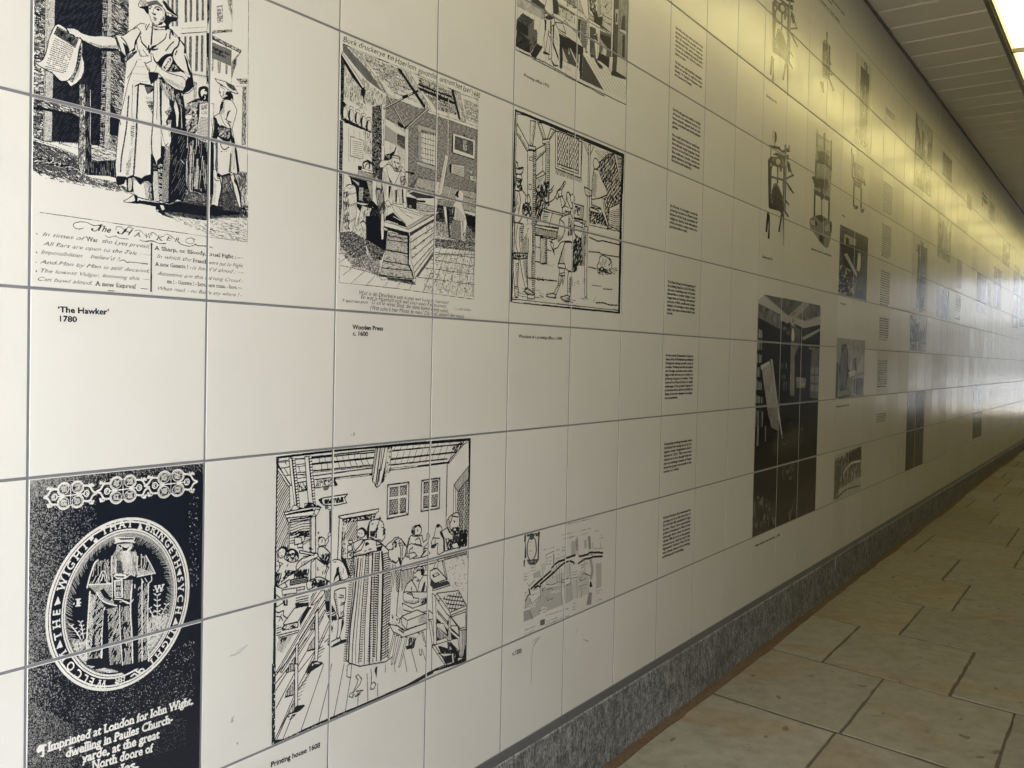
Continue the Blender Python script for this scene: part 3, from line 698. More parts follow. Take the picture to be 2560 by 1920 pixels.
for k in range(14): p.L([(1225 - k * 4.5 + p.r.uniform(0, 15), 262 + k * 21), (1420 - k * 3 - p.r.uniform(0, 30), 290 + k * 21)], .9)
p.N('1170,550 1320,610 1330,640 1210,600', 40, 1.0, 0, 10, 4)
p.part('listener')
# man in a cocked hat
Z2(); q = '1455,1205 1540,1235 1610,1250 1680,1290 1750,1320 1780,1380 1810,1440 1770,1435 1690,1405 1640,1370 1600,1330 1540,1300 1490,1260'; p.F(q, 10, 1.3)
p.F('1610,1252 1680,1290 1745,1325 1780,1390 1740,1390 1690,1360 1650,1320', 0); p.H('1610,1252 1680,1290 1745,1325 1780,1390 1740,1390 1690,1360', 40, 2.0, .5, 10); p.C('1490,1262 1570,1310 1640,1372 1720,1412 1805,1440', 1.6)
p.F('1545,1310 1620,1345 1690,1400 1720,1450 1740,1540 1700,1560 1650,1530 1580,1520 1555,1490 1535,1450 1520,1400 1530,1350', 10, 1.0)
p.F('1640,1400 1700,1410 1735,1470 1740,1540 1710,1510 1690,1560 1640,1540 1570,1510 1600,1500 1650,1470 1610,1440', 0); p.C('1555,1340 1590,1360 1605,1380', 1.3); p.F('1520,1395 1545,1410 1540,1445 1525,1430', 0); p.L('1540,1460 1560,1480', 1.2); p.N('1580,1400 1640,1420 1620,1500 1560,1500', 20, .9, 0, 40, 3)
Z4(); q = '1565,15 1620,-10 1700,0 1750,60 1795,160 1770,260 1740,360 1720,450 1740,540 1760,650 1790,780 1830,1090 1790,1140 1700,1110 1660,1130 1560,1160 1500,1120 1490,700 1400,640 1410,560 1440,250 1530,200 1540,80'; p.F(q, 10, 1.4)
p.F('1560,30 1590,20 1580,120 1520,200 1540,100', 0); p.H('1570,40 1610,20 1600,200 1520,250', 80, 1.6, .7); p.C('1690,160 1650,220 1630,290', 1.8); p.F('1690,155 1650,180 1625,290 1650,260', 0)
p.F('1640,310 1700,330 1710,360 1650,330', 0); p.F('1620,330 1700,420 1690,380 1640,340', 0); p.C('1610,290 1660,330 1690,430', 1.4); p.C('1540,230 1580,330 1620,400', 1.2)
p.F('1440,250 1480,280 1500,350 1540,400 1510,470 1550,380 1600,400 1660,430 1710,430 1715,520 1690,640 1600,640 1500,560 1470,640 1410,620 1440,420', 0); p.N('1500,420 1690,440 1680,600 1520,560', 14, 1.2, 10, 60, 5)
p.F('1710,510 1750,600 1765,680 1735,680 1700,640 1695,560', 0); p.F('1765,690 1800,830 1832,1090 1800,1140 1780,960 1760,790', 0); p.F('1720,700 1745,700 1760,1000 1745,1080 1720,860', 10, .6)
p.F('1460,650 1500,660 1500,800 1490,1110 1455,1030 1470,800', 0); p.H('1460,650 1500,660 1500,1110 1455,1030', 86, 1.6, .6, 10)
p.C('1540,670 1560,730 1610,760 1670,720', 2.0); p.N('1540,770 1660,770 1650,800 1540,800', 10, 1.6, 0)
p.F('1690,800 1710,830 1700,1100 1660,1110 1680,960', 0); p.H('1690,800 1720,830 1715,1100 1660,1110 1680,960', 75, 1.8, .6, 10); p.F('1500,1110 1560,1160 1640,1140 1690,1110 1700,1150 1560,1185 1490,1160', 0)
p.F('1390,1050 1440,1060 1425,1130 1440,1200 1390,1220', 0)
p.F('1430,1070 1470,1060 1485,1120 1490,1200 1530,1210 1555,1330 1540,1420 1510,1560 1500,1659 1480,1690 1420,1640 1400,1600 1430,1400 1430,1260 1430,1150', 10, 1.4); p.C('1450,1200 1470,1235 1510,1240', 1.8); p.F('1535,1220 1560,1330 1545,1440 1515,1560 1500,1659 1520,1659 1540,1500 1575,1340', 0)
p.F('1480,1130 1530,1150 1540,1200 1500,1190', 0); p.H('1440,1270 1475,1270 1465,1560 1420,1580', 80, 1.8, .5)
p.F('1690,1160 1740,1140 1760,1200 1750,1240 1790,1280 1830,1450 1860,1640 1830,1650 1800,1560 1760,1420 1730,1280 1710,1230', 10, 1.3); p.F('1765,1180 1800,1250 1850,1420 1870,1640 1850,1640 1830,1480 1790,1320 1745,1245', 0)
Z6(); p.F('1270,-20 1320,-30 1330,20 1290,30', 0); p.B('1590,20 1640,-10 1690,30 1695,100 1670,115 1620,60', 0, 0); p.N('1600,20 1690,40 1685,100', 20, .8, 10, 60, 3); p.F('1130,-10 1180,-60 1250,-30 1280,20 1200,30', 0)
# ---- the woman
p.part('woman'); Z1()
# skirt and body as one white silhouette
Z4(); sil = '-1475,0'
p.F('320,-1180 420,-1160 500,-1100 720,-1100 800,-1060 900,-960 990,-830 1030,-660 1090,-480 1120,-300 1130,-180 1060,-110 960,-90 985,60 1000,300 1000,560 1010,900 1000,1460 960,1560 760,1560 660,1590 560,1560 440,1540 280,1500 210,1460 110,1400 90,1180 -50,1170 -60,1240 -75,1000 -40,600 -10,280 60,0 130,-300 210,-500 250,-640 190,-700 200,-900 170,-1040 210,-1110', 10, 1.2)
# dark folds of the skirt
p.F('600,-320 660,-240 640,0 640,300 630,560 640,700 700,720 740,650 770,520 790,200 760,60 700,-200 760,-300 860,-120 960,-60 985,60 1000,300 1000,560 1010,900 1000,1460 960,1560 880,1530 760,1600 640,1560 560,1540 480,1540 470,1320 465,1100 470,820 520,900 560,1000 575,920 620,880 625,500 610,200', 0)
p.F('840,0 870,60 900,200 885,400 865,410 860,240 825,100', 10); p.F('920,30 935,50 955,420 940,440 935,200', 10); p.H('920,30 935,50 955,420 940,440', 80, 1.4, .5)
p.F('650,430 745,440 755,560 780,520 780,640 740,760 700,820 690,720 740,660 690,700 650,560', 10, .7); p.F('640,-150 720,-170 755,0 760,110 700,190 740,240 720,380 640,400 635,100', 10, .7)
p.F('680,180 760,150 800,60 790,330 720,400 700,330 740,250', 0); p.N('700,150 800,100 790,350 720,390', 12, .8, 10, 60, 4)
p.F('510,1090 575,1090 590,1400 600,1560 520,1550 500,1300', 10, .8); p.H('510,1090 575,1090 590,1560 520,1550', 80, 2.2, .5)
p.F('650,1080 690,700 760,720 770,860 750,1100 740,1560 650,1590 640,1360', 10, .6); p.H('650,1080 690,700 760,720 770,860 750,1100 740,1560 650,1590 640,1360', 62, 1.5, .7); p.H('650,1080 690,760 760,760 740,1560 650,1590 640,1360', -50, 2.0, .7)
p.H('650,740 710,730 690,1090 640,1060', 75, 2.2, .9); p.H('580,980 650,980 640,1540 590,1520', -8, 2.6, 1.3, 10, gap=.15); p.F('505,960 550,970 560,1070 515,1070', 10); p.N('505,960 550,970 560,1070 515,1070', 60, 1.2, 0, 10, 4)
p.H('890,560 990,560 990,1000 880,1000', 60, 4.0, .6, 10, gap=.4); p.H('800,860 990,1000 990,1520 780,1540', 66, 4.0, .55, 10, gap=.45); p.H('790,470 880,480 860,1000 780,1000', 70, 4.5, .5, 10, gap=.5); p.L('935,920 980,975', 1.2, 10)
# apron folds
for c, w_ in (('130,-60 110,250 95,420 60,640 20,880 5,1100', 2.6), ('280,-280 255,240 250,480 230,800 205,1140', 3.4), ('520,-300 500,300 480,640 490,840', 2.2), ('190,-240 180,200 200,360', 1.0), ('-10,300 10,380', 1.6), ('560,-320 570,-100 560,300', 1.0)): p.C(c, w_)
p.N('240,400 262,400 225,1140 195,1140', 40, 1.3, 0, 5, 3)
p.F('470,600 480,820 540,990 560,1000 555,960 500,830', 0); p.H('160,400 220,400 215,560 160,560', 0, 3.2, 1.5); p.H('170,560 200,560 185,700 170,700', 2, 2.6, 1.0); p.H('90,980 160,880 165,1000 130,1160 90,1160', 4, 2.4, 1.0); p.H('140,760 215,720 180,900 130,900', 60, 2.0, .45)
p.H('380,-60 520,-40 510,260 470,160', 40, 2.4, .6); p.N('390,20 510,20 505,240', 24, .8, 0, 45, 7)
p.F('-55,1165 60,1180 100,1185 200,1145 210,1160 330,1200 380,1160 465,1140 500,1160 480,1300 430,1250 370,1250 310,1295 250,1230 210,1190 190,1190 200,1400 190,1420 110,1400 100,1240 95,1200 60,1290 -20,1310 -60,1280', 0)
p.F('125,1200 175,1195 185,1300 175,1390 130,1400 115,1330', 10, .9); p.H('130,1200 170,1200 180,1390 130,1400', 75, 2.2, .7)
p.F('205,1200 250,1240 310,1300 370,1260 440,1270 460,1340 440,1530 380,1520 280,1490 210,1440 195,1330', 10, .9); p.F('430,1270 475,1300 500,1540 440,1550', 0); p.H('360,1270 440,1280 440,1520 390,1510', 82, 2.6, .8); p.N('420,1280 480,1290 490,1540 430,1540', 24, 1.0, 10, 80, 6)
p.F('560,950 575,920 620,880 640,960 590,1000', 0)
# shoes
p.F('50,1555 130,1510 200,1460 235,1470 230,1550 170,1570 70,1570', 10, 1.2); p.F('210,1450 260,1465 275,1540 480,1560 480,1600 200,1590 110,1575 230,1555', 0); p.B('262,1540 275,1528 285,1540 275,1552', 10, 0)
Z6(); p.F('300,-40 400,-60 460,-20 500,60 575,155 520,150 420,110 330,60 300,20', 0); p.F('310,15 345,30 340,60 308,40', 10, .8); p.F('430,70 480,70 560,130 540,140 470,110', 6); p.F('360,-50 420,-40 440,20 400,40', 10, .8)
# bodice
Z2(); p.F('120,940 250,800 330,870 360,960 360,1090 440,1110 460,1300 300,1280 200,1340 170,1000', 10)
for c, w_ in (('500,360 490,500 475,680', 3.2), ('710,520 690,590 620,650 560,690 480,720', 1.8), ('310,560 340,660 430,760', 2.0), ('330,650 400,720', 2.4), ('345,760 420,860', 1.2), ('300,760 310,860 440,855', 1.0), ('820,640 760,700 700,780', 2.2), ('915,580 890,700 830,760 790,830', 3.0), ('870,780 845,840', 2.4), ('250,620 270,760 330,860', 1.2), ('260,930 200,1060 110,1200', 1.2), ('380,970 420,1060', 1.0)): p.C(c, w_)
p.F('300,500 330,500 270,600 235,700 230,770 180,800 190,700 210,590 185,540 240,460 270,430 245,540', 0); p.F('35,650 90,690 150,790 110,850 60,760', 0); p.L('50,640 150,760', 1.8, 10)
p.F('-10,780 40,800 60,900 150,830 250,770 260,800 180,880 120,930 40,965 10,940', 0); p.H('70,870 220,800 180,870 80,930', 30, 2.0, .8, 10); p.F('75,880 110,870 90,930 60,920', 10)
p.F('380,360 470,355 460,400 400,470 390,420', 10); p.F('440,365 460,360 400,470 385,460', 0); p.F('395,370 410,370 385,430 378,420', 0)
p.F('760,480 780,480 770,620 750,580', 0); p.F('755,430 810,460 830,560 900,580 990,680 1020,820 975,820 985,720 930,640 860,560 800,540', 0)
p.F('430,700 445,680 450,740 500,720 540,700 560,715 500,750 580,740 585,760 520,780 470,770 470,800 440,830 430,770 390,770 420,750', 0)
p.F('470,830 510,900 520,930 560,970 640,1050 720,1100 830,1110 930,1100 1020,1140 1050,1180 1010,1240 1000,1330 960,1400 940,1420 960,1445 1060,1400 1130,1330 1120,1250 1100,1130 1050,1010 1040,940 1000,860 980,830 1040,1090 1080,1190 960,1080 880,1000 830,920 810,870 830,780 780,820 700,830 640,870 570,950 540,930 510,860', 0)
p.H('720,960 860,1000 900,1080 820,1120 700,1080', 40, 2.2, .9, 10, gap=.2); p.H('540,840 700,800 640,870 560,920', 30, 2.4, 1.0, 10); p.H('900,1100 1010,1160 1000,1330', 70, 2.4, 1.0, 10, gap=.3)
p.F('960,1080 1080,1160 1075,1190 1030,1180', 10, .8); p.F('1010,1250 1100,1240 1120,1300 1060,1390 1000,1400', 0)
p.C('650,1030 700,930 760,880 790,900 780,960 720,1050 690,1075 650,1040', 2.8, 10); p.C('680,1010 720,940 760,920 740,980 700,1030', 2.2, 10)
p.F('430,1110 560,1110 590,1130 580,1210 470,1300 460,1260 440,1200', 0); p.F('370,1320 470,1300 500,1320 520,1340 500,1400 420,1450 400,1400', 0); p.H('380,1330 510,1340 430,1450', 60, 1.8, .8, 10)
p.F('205,1325 310,1270 380,1285 470,1300 440,1330 360,1310 290,1300 240,1330', 0)
# forearm on the chest and hand
p.F('370,960 400,970 480,940 470,820 500,830 520,930 580,1000 640,1060 740,1120 880,1160 960,1180 1010,1240 1000,1330 960,1395 860,1370 740,1290 640,1180 580,1120 520,1115 450,1105 410,1050 400,1000', 10, 1.3)
p.H('640,1170 780,1290 950,1380 980,1340 800,1240', -30, 2.0, .7); p.C('940,1280 950,1300', 1.2); p.C('385,1010 440,1040 450,1090', 1.0); p.C('420,1050 460,1080', 1.0); p.C('560,1000 540,1080 500,1110', .8); p.N('520,1080 620,1120 580,1130', 12, .7, 0, 10, 4)
p.F('590,1190 640,1180 720,1290 860,1370 960,1400 940,1440 960,1530 985,1659 940,1659 860,1420 700,1310 600,1240', 0)
p.N('560,1180 900,1420 960,1640 700,1500', 10, 1.0, 10, -70, 10)
p.H('180,960 330,880 370,1000 430,1120 440,1280 300,1280 210,1300', 15, 6.0, .4, gap=.6)
# left sleeve and outstretched arm
Z1(); p.F('1350,545 1400,535 1530,545 1640,460 1740,420 1790,480 1700,640 1690,740 1620,800 1560,900 1530,930 1480,760 1430,640', 10, 1.2)
p.F('1510,650 1570,690 1620,790 1560,880 1530,920 1500,790 1560,860 1540,740', 0); p.C('1390,560 1440,640 1490,790 1520,900', 2.2); p.C('1350,560 1400,550 1430,600', 1.6); p.C('1490,570 1560,650 1610,760', 2.2)
p.F('640,430 760,435 820,460 870,500 920,520 1000,545 1080,555 1200,550 1330,560 1400,590 1430,680 1450,760 1380,750 1280,740 1170,745 1060,700 980,660 900,620 860,580 800,590 760,560 700,530 640,510 690,490', 10, 1.3)
p.H('880,600 1060,690 1180,740 1300,735 1440,740 1430,690 1200,700 1000,640', 45, 1.8, .8); p.C('690,520 760,540 800,590 860,580 880,620', 1.6); p.N('680,450 740,450 740,490 680,500', 10, 1.4, 0); p.F('1190,745 1400,740 1450,770 1330,790 1190,780', 0)
# news sheet in her hand
p.part('news_sheet')
q = '150,920 210,950 290,910 340,780 380,600 420,500 470,400 530,370 590,400 640,440 690,520 760,560 880,610 840,760 810,960 760,1120 690,1220 640,1245 560,1240 500,1190 440,1130 300,1050 200,990'; p.F(q, 10, 1.5, True)
p.F('640,1245 700,1220 770,1120 815,960 845,760 880,630 895,680 890,860 920,960 920,1090 880,1200 800,1280 720,1325 690,1300 670,1265', 10, 1.3); p.F('690,1230 760,1130 815,980 845,770 880,690 880,860 840,1040 740,1270', 0); p.N('700,1230 815,990 880,700 870,900 740,1260', 28, .9, 10, 40, 4); p.H('740,1270 840,1060 880,880 880,1000 830,1180', 60, 1.8, .5)
p.F('510,410 620,470 720,530 830,600 780,730 690,660 570,590 460,520', 10, 1.3); p.N('510,420 720,535 820,605 775,720 570,585 470,515', 70, 1.3, 0, 55, 6); p.F('560,470 600,490 580,560 550,540', 0); p.F('690,560 730,580 710,650 680,630', 0)
for k in range(18):
    x0, y0 = 465 - k * 10, 585 + k * 31; x1, y1 = 770 - k * 9, 735 + k * 26
    for a in range(11):
        u = a / 11 + p.r.uniform(0, .02); v = u + p.r.uniform(.04, .08)
        if p.r.random() < .85 and k < 17 - a * .2: p.L([(x0 + (x1 - x0) * u, y0 + (y1 - y0) * u), (x0 + (x1 - x0) * v, y0 + (y1 - y0) * v)], 1.1)
# head
p.part('woman'); Z2()
p.F('500,345 500,440 600,475 690,470 760,420 720,300 560,330', 10)
p.F('690,180 760,250 880,270 870,330 800,330 750,380 760,440 690,460 700,380 640,300 680,260', 0); p.F('490,340 530,390 600,410 700,390 720,460 690,470 680,440 600,430 500,420 505,370', 0); p.N('500,400 690,430 690,470 510,450', 30, 1.4, 10, 80, 4)
p.F('505,395 600,425 690,420 690,450 600,460 505,430', 10, .6); p.N('520,440 690,450 690,470 530,465', 40, 1.2, 0, 60, 3)
p.F('430,90 560,60 650,110 690,190 680,280 620,370 560,385 500,350 470,300 455,240 437,210', 10, 1.2, True)
p.H('600,320 680,230 690,280 630,370 570,385', 50, 1.8, .9); p.H('640,120 690,190 680,280 660,260', 75, 2.0, .5); p.F('620,330 690,230 700,300 640,380 570,390', 0); p.N('600,300 690,240 690,320 600,370', 20, .9, 10, 50, 5)
p.C('425,100 460,85 485,110', 1.8); p.C('530,130 550,105 600,115 640,150', 2.0); p.F('440,120 470,115 465,145 450,140', 0); p.F('550,135 620,145 600,165 580,170', 0); p.C('545,140 585,135 630,165', 1.2); p.C('515,140 500,200 480,195', 1.0); p.F('478,195 520,205 550,205 545,235 520,235 505,220', 0); p.F('500,250 530,265 565,290 545,300 515,280', 0); p.C('515,305 555,310', 1.4)
p.F('275,80 300,20 360,-20 560,-60 650,-10 730,70 800,160 880,250 890,280 850,260 780,210 715,190 650,110 560,60 430,85 437,215 405,195 370,140 300,110', 10, 1.4)
p.F('275,85 300,100 380,90 430,85 437,215 405,195 370,140 310,115', 0); p.H('290,60 360,-10 420,20 420,85 340,90', 40, 1.8, .9); p.F('415,30 560,0 650,80 660,120 560,60 430,85', 5); p.H('415,30 560,0 650,80 655,120 560,60 430,85', 80, 1.5, .8)
p.F('640,20 680,20 760,120 830,200 880,260 800,210 720,150', 0); p.F('700,180 735,200 730,250 715,230', 10, .8); p.F('430,-400 640,-300 660,-30 560,-60 400,-30 380,-200', 10, 1.2)
# ---- engraved title and verses
p.part('verse'); Z5()
T = lambda s_, a, b, h, **k: p.T(s_, a, b, h, 2, **k)
IT = dict(it=.42, bold=0, serif=False)
p.C('910,305 860,320 790,310 755,270 780,230 870,210 970,225 1080,270 1200,250', 1.1)
T('The', (1100, 345), (1310, 378), 95, it=.45, bold=1); T('H', (1480, 395), (1610, 415), 95, it=.45, bold=1); p.B('1025,325 1045,305 1060,330 1040,345', 0, 0); p.C('1040,340 1080,355 1130,330 1180,260', 1.2)
p.C('1410,340 1420,290 1490,290 1530,330 1560,330', 1.0); p.B('1428,375 1448,358 1460,380 1440,392', 0, 0); p.C('1445,390 1500,395 1560,350 1600,290 1680,320', 1.2); p.C('1240,420 1300,450 1400,430 1470,465 1600,475', .9)
for c_, a, b in (('A', (1690, 435), (1770, 445)), ('W', (1850, 455), (1940, 465)), ('K', (2020, 490), (2110, 500))): T(c_, a, b, 70, it=.3, bold=0, serif=True)
p.C('1700,350 1770,340 1830,390 1880,440', .9); p.C('1940,390 1980,375 2040,420', .9); p.C('1780,490 1850,515 1980,510 2080,545 2170,540', .9)
Z6(); T('E', (450, 495), (520, 505), 70, it=.3, bold=0, serif=True); T('R', (585, 515), (650, 525), 70, it=.3, bold=0, serif=True)
p.C('430,420 480,400 540,430 590,480', .9); p.C('640,520 700,560 800,585 880,575 910,550', 1.2); p.C('910,490 850,460 770,480 775,530 850,550 890,520 870,480', 1.0); p.C('905,555 960,580 1090,585 1170,610', 1.4); p.C('55,490 120,510 250,500 350,545 450,545', .9)
Z5()
for s_, a, b in (('In times of', (270, 425), (890, 495)), ('tho Lyes prevail,', (1185, 530), (1920, 620)), ('All Ears are open to the Tale : —', (290, 570), (1915, 740)), ('Impossibilities', (250, 700), (880, 760)), ("believ'd ?", (1010, 765), (1440, 815)), ('And Man by Man is still deceivd,', (240, 850), (1910, 995)), ('The lowest Vulgar, knowing this. —', (225, 985), (1910, 1120)), ('Can bawl aloud,', (185, 1110), (1035, 1180))): T(s_, a, b, 62, **IT)
p.C('1460,815 1530,800 1580,835 1640,830 1900,860', 1.2)
for q in ('178,400 195,385 205,410', '175,540 185,530 190,545', '172,680 190,665 200,690', '170,835 182,820 192,840', '170,970 185,955 195,980', '480,860 492,850 500,870', '958,900 972,888 985,905', '1535,690 1550,675 1560,700'): p.F(q, 0)
T('War', (955, 500), (1125, 525), 62, serif=True, bold=1); T('A new Expresſ', (1095, 1185), (1715, 1235), 62, serif=True, bold=1); p.L('1795,1235 1895,1243', 1.2); p.L('1290,1266 1380,1272', 1.4)
Z6(); p.L('235,550 228,1275', 3.2); p.L('220,552 255,555', 1.2); p.L('212,1275 245,1278', 1.2)
for s_, a, b in (('A Sharp, or Bloody, cruel Fight : —', (285, 640), (1640, 790)), ('A new Gazette ! -', (295, 885), (840, 935)), ('tte ! - Gazette ! - here, here come, - here: —', (470, 1155), (1620, 1250)), ('French', (872, 830), (1090, 855))): T(s_, a, b, 60, serif=True, bold=1)
for s_, a, b in (('In which the', (310, 765), (830, 820)), ('were put to Flight.', (1100, 860), (1640, 915)), ('is bawl’d aloud ; —', (850, 940), (1640, 1015)), ('Attentive are this list’ning Croud ;', (320, 1030), (1625, 1145)), ('When read, - no Battle any where ? -', (310, 1255), (1615, 1365))): T(s_, a, b, 60, **IT)
p.rough(.25)
p.build('engraving_print', 'tall engraving of a hatted woman holding out a news sheet, verses beneath', 'tile print', lab={'doorway': 'dark doorway with posts and a hand rail', 'listener': 'two listeners reading a sheet in the street'})
# ------------------------------------------------------------------ print: white-on-black printer's device with a motto round an oval
p = Print(1.0, 2.0, 3.0, 5.6, 720, 12)
E1 = lambda: p.org(60, 1130, 4.8087); E2 = lambda: p.org(100, 1290, 5.53); E3 = lambda: p.org(60, 1560, 4.8087); WL = lambda: p.org(None, 0, 1)
WL(); p.F([(1, 3), (2, 3), (2, 5.6), (1, 5.6)], 0)
# worn ink: pale grain, thickest along the outer edges
def worn(x, j):
    l = np.clip(1 - (x - 1.0) / np.where(j < 3.9, .34, .22), 0, 1) ** 1.3; t_ = np.clip(1 - (j - 3.0) / (.17 - .09 * (x - 1)), 0, 1)
    return .10 * (x < 1.35) + .52 * l * np.clip((5.2 - j) / 1.2, .45, 1) + .45 * t_
p.grain([(1, 3), (2, 3), (2, 5.6), (1, 5.6)], worn, .9, (3, 5, 7))
p.N([(1.02, 4.2), (1.25, 4.4), (1.2, 4.9), (1, 5)], 40, .8, 5); p.N([(1.3, 4.25), (1.95, 4.1), (1.95, 4.5), (1.4, 4.5)], 2.2, 1.1, 9); p.N([(1.25, 4.25), (1.9, 4.3), (1.9, 4.75), (1.2, 4.75)], 5, .8, 5); p.N([(1.9, 3.2), (1.97, 3.2), (1.97, 3.8), (1.9, 3.8)], 2, 1.6, 10)
# oval
def oval(rx, ry, a0=0, a1=360, n=160, cx=1.5003, cy=3.777):
    t = np.radians(np.linspace(a0, a1, n)); return np.c_[cx + rx * np.sin(t), cy - ry * np.cos(t) / 1.0]
def ring(r0, r1, t):
    p.F(oval(*r0), t); 
p.part('oval')
p.F(oval(.409, .4935), 10); p.F(oval(.3955, .4775), 0); p.F(oval(.392, .473), 10); p.F(oval(.3825, .463), 0)
p.F(oval(.3285, .4290), 10); p.F(oval(.3205, .4190), 0); p.F(oval(.3175, .4150), 10); p.F(oval(.3085, .4035), 0)
for k in range(330):                                        # feathered shading just inside the oval
    a = 360 * k / 330 + p.r.uniform(-.4, .4); l = 0.86 + .08 * p.r.random() - (.03 if 20 < a < 120 else 0)
    q = oval(.312, .409, a, a, 1); q2 = oval(.312 * l, .409 * l, a - 4, a - 4, 1)
    if not 158 < a < 200: p.L(np.vstack([q, q2]), .75, 7)
for k in range(150):
    a = -60 + 180 * k / 150; q = oval(.312, .409, a, a, 1); q2 = oval(.292, .384, a + 4, a + 4, 1); p.L(np.vstack([q, q2]), .7, 8)
p.part('motto')
def round_text(txt, a0, a1, h=.037):
    n_ = len(txt); rx, ry = .3355, .4375
    ws = [glyph(c, True)[1] for c in txt]; tot = sum(ws); acc = 0
    for c, w_ in zip(txt, ws):
        a = a0 + (a1 - a0) * (acc + w_ / 2) / tot; t = math.radians(a)
        tx, ty = rx * math.cos(t), ry * math.sin(t) * A; L_ = math.hypot(tx, ty); ex = np.array([tx, ty]) / L_; ey = np.array([ex[1], -ex[0]])
        c0 = p.P([(1.5003 + rx * math.sin(t), 3.777 - ry * math.cos(t))])[0]
        k = h * p.res / 40; kx = k * 1.02
        p._text([glyph(c, True)], c0 - ex * w_ / 2 * kx, ex, kx, ey, k, 10, 0, 1); acc += w_
for txt, a0, a1 in (('THAT', -21, 10), ('BRINGETH', 21, 73), ('SVCH', 79, 110), ('LIGHT', 120, 153), ('WELCOM', 192, 247), ('THE', 254, 277), ('WIGHT', 287, 327)): round_text(txt, a0, a1)
for a in (16, 75.5, 115, 250.5, 282):
    c = oval(.355, .4445, a, a, 1)[0]; p.F([(c[0], c[1] - .027), (c[0] + .015, c[1] + .016), (c[0] - .018, c[1] + .019)], 10)
for dx in (-.012, .012):
    c = oval(.356, .447, 332.5, 332.5, 1)[0] + [dx, dx * .8]; p.F([(c[0] - .014, c[1]), (c[0], c[1] - .017), (c[0] + .014, c[1]), (c[0], c[1] + .017)], 10)
E3(); p.C('1285,630 1330,600 1370,620 1400,590 1380,560 1430,540 1440,570 1390,590 1340,560', 2.6, 10)
for k in range(6):
    a = k * 60; x, y = 1155 + 38 * math.sin(math.radians(a)), 678 + 34 * math.cos(math.radians(a)); p.C([(x + 20 * math.cos(t), y + 20 * math.sin(t)) for t in np.linspace(0, 6.3, 9)], 1.3, 10)
p.C([(1155 + 15 * math.cos(t), 678 + 15 * math.sin(t)) for t in np.linspace(0, 6.3, 9)], 1.6, 10); p.F('1085,705 1130,690 1120,730', 10); p.F('1190,640 1215,625 1210,670', 10)
# knotwork band
p.part('knotwork'); E1()
def loop(cx, cy, rx, ry, w, a0=0, a1=360): p.C([(cx + rx * math.cos(math.radians(t)), cy + ry * math.sin(math.radians(t)) - 0.12 * rx * math.cos(math.radians(t))) for t in np.linspace(a0, a1, 15)], w, 10)
for ux, uy in ((558, 520), (1190, 450), (1765, 382)):
    for sx in (-1, 1):
        for sy in (-1, 1):
            cx, cy = ux + sx * 80, uy + sy * 82 - sx * 10
            loop(cx, cy, 76, 76, 2.6, *((90, 330) if (sx, sy) == (-1, -1) else (210, 450) if (sx, sy) == (1, -1) else (30, 270) if (sx, sy) == (-1, 1) else (-90, 150)))
            loop(cx, cy, 60, 60, 1.3); p.C([(cx - 18 * sx, cy - 26), (cx + 22 * sx, cy - 14), (cx + 10 * sx, cy + 18), (cx - 16 * sx, cy + 22), (cx - 8 * sx, cy + 2)], 1.8, 10); p.N([(cx - 40, cy - 40), (cx + 40, cy - 45), (cx + 40, cy + 35), (cx - 40, cy + 40)], 26, 1.3, 8, 30, 3)
    p.L([(ux - 170, uy + 20), (ux + 170, uy - 20)], 1.8, 10); p.L([(ux, uy - 120), (ux, uy + 120)], 1.2, 10)
    for s_ in (-1, 1):
        x0 = ux + s_ * 200; y0 = uy - s_ * 22
        p.C([(x0 - s_ * 40, y0 - 95), (x0 + s_ * 30, y0 - 85), (x0 + s_ * 70, y0 - 25), (x0 + s_ * 115, y0 - s_ * 4), (x0 + s_ * 70, y0 + 25), (x0 + s_ * 30, y0 + 88), (x0 - s_ * 40, y0 + 90)], 3.4, 10)
        p.C([(x0 - s_ * 40, y0 - 72), (x0 + s_ * 20, y0 - 60), (x0 + s_ * 52, y0), (x0 + s_ * 20, y0 + 62), (x0 - s_ * 40, y0 + 70)], 1.1, 0)
        loop(x0 - s_ * 8, y0, 30, 34, 2.2); p.C([(x0 - s_ * 12, y0 - 14), (x0 + s_ * 8, y0), (x0 - s_ * 10, y0 + 14)], 1.6, 10)
        for sy in (-1, 1):
            x1, y1 = x0 + s_ * 60, y0 + sy * 110
            p.C([(x1 - s_ * 20, y1 - sy * 40), (x1, y1), (x1 + s_ * 22, y1 - sy * 18), (x1 + s_ * 8, y1 - sy * 22)], 2.2, 10); p.B([(x1 - 22, y1 + 4), (x1 - 6, y1 - 16), (x1 + 8, y1 + 2), (x1 + 22, y1 + 12), (x1 + 4, y1 + 22), (x1 - 12, y1 + 24)], 10, 0); p.C([(x1 - s_ * 40, y1 - 8), (x1 - s_ * 26, y1 + 10), (x1 - s_ * 6, y1 + 2)], 2.0, 10)
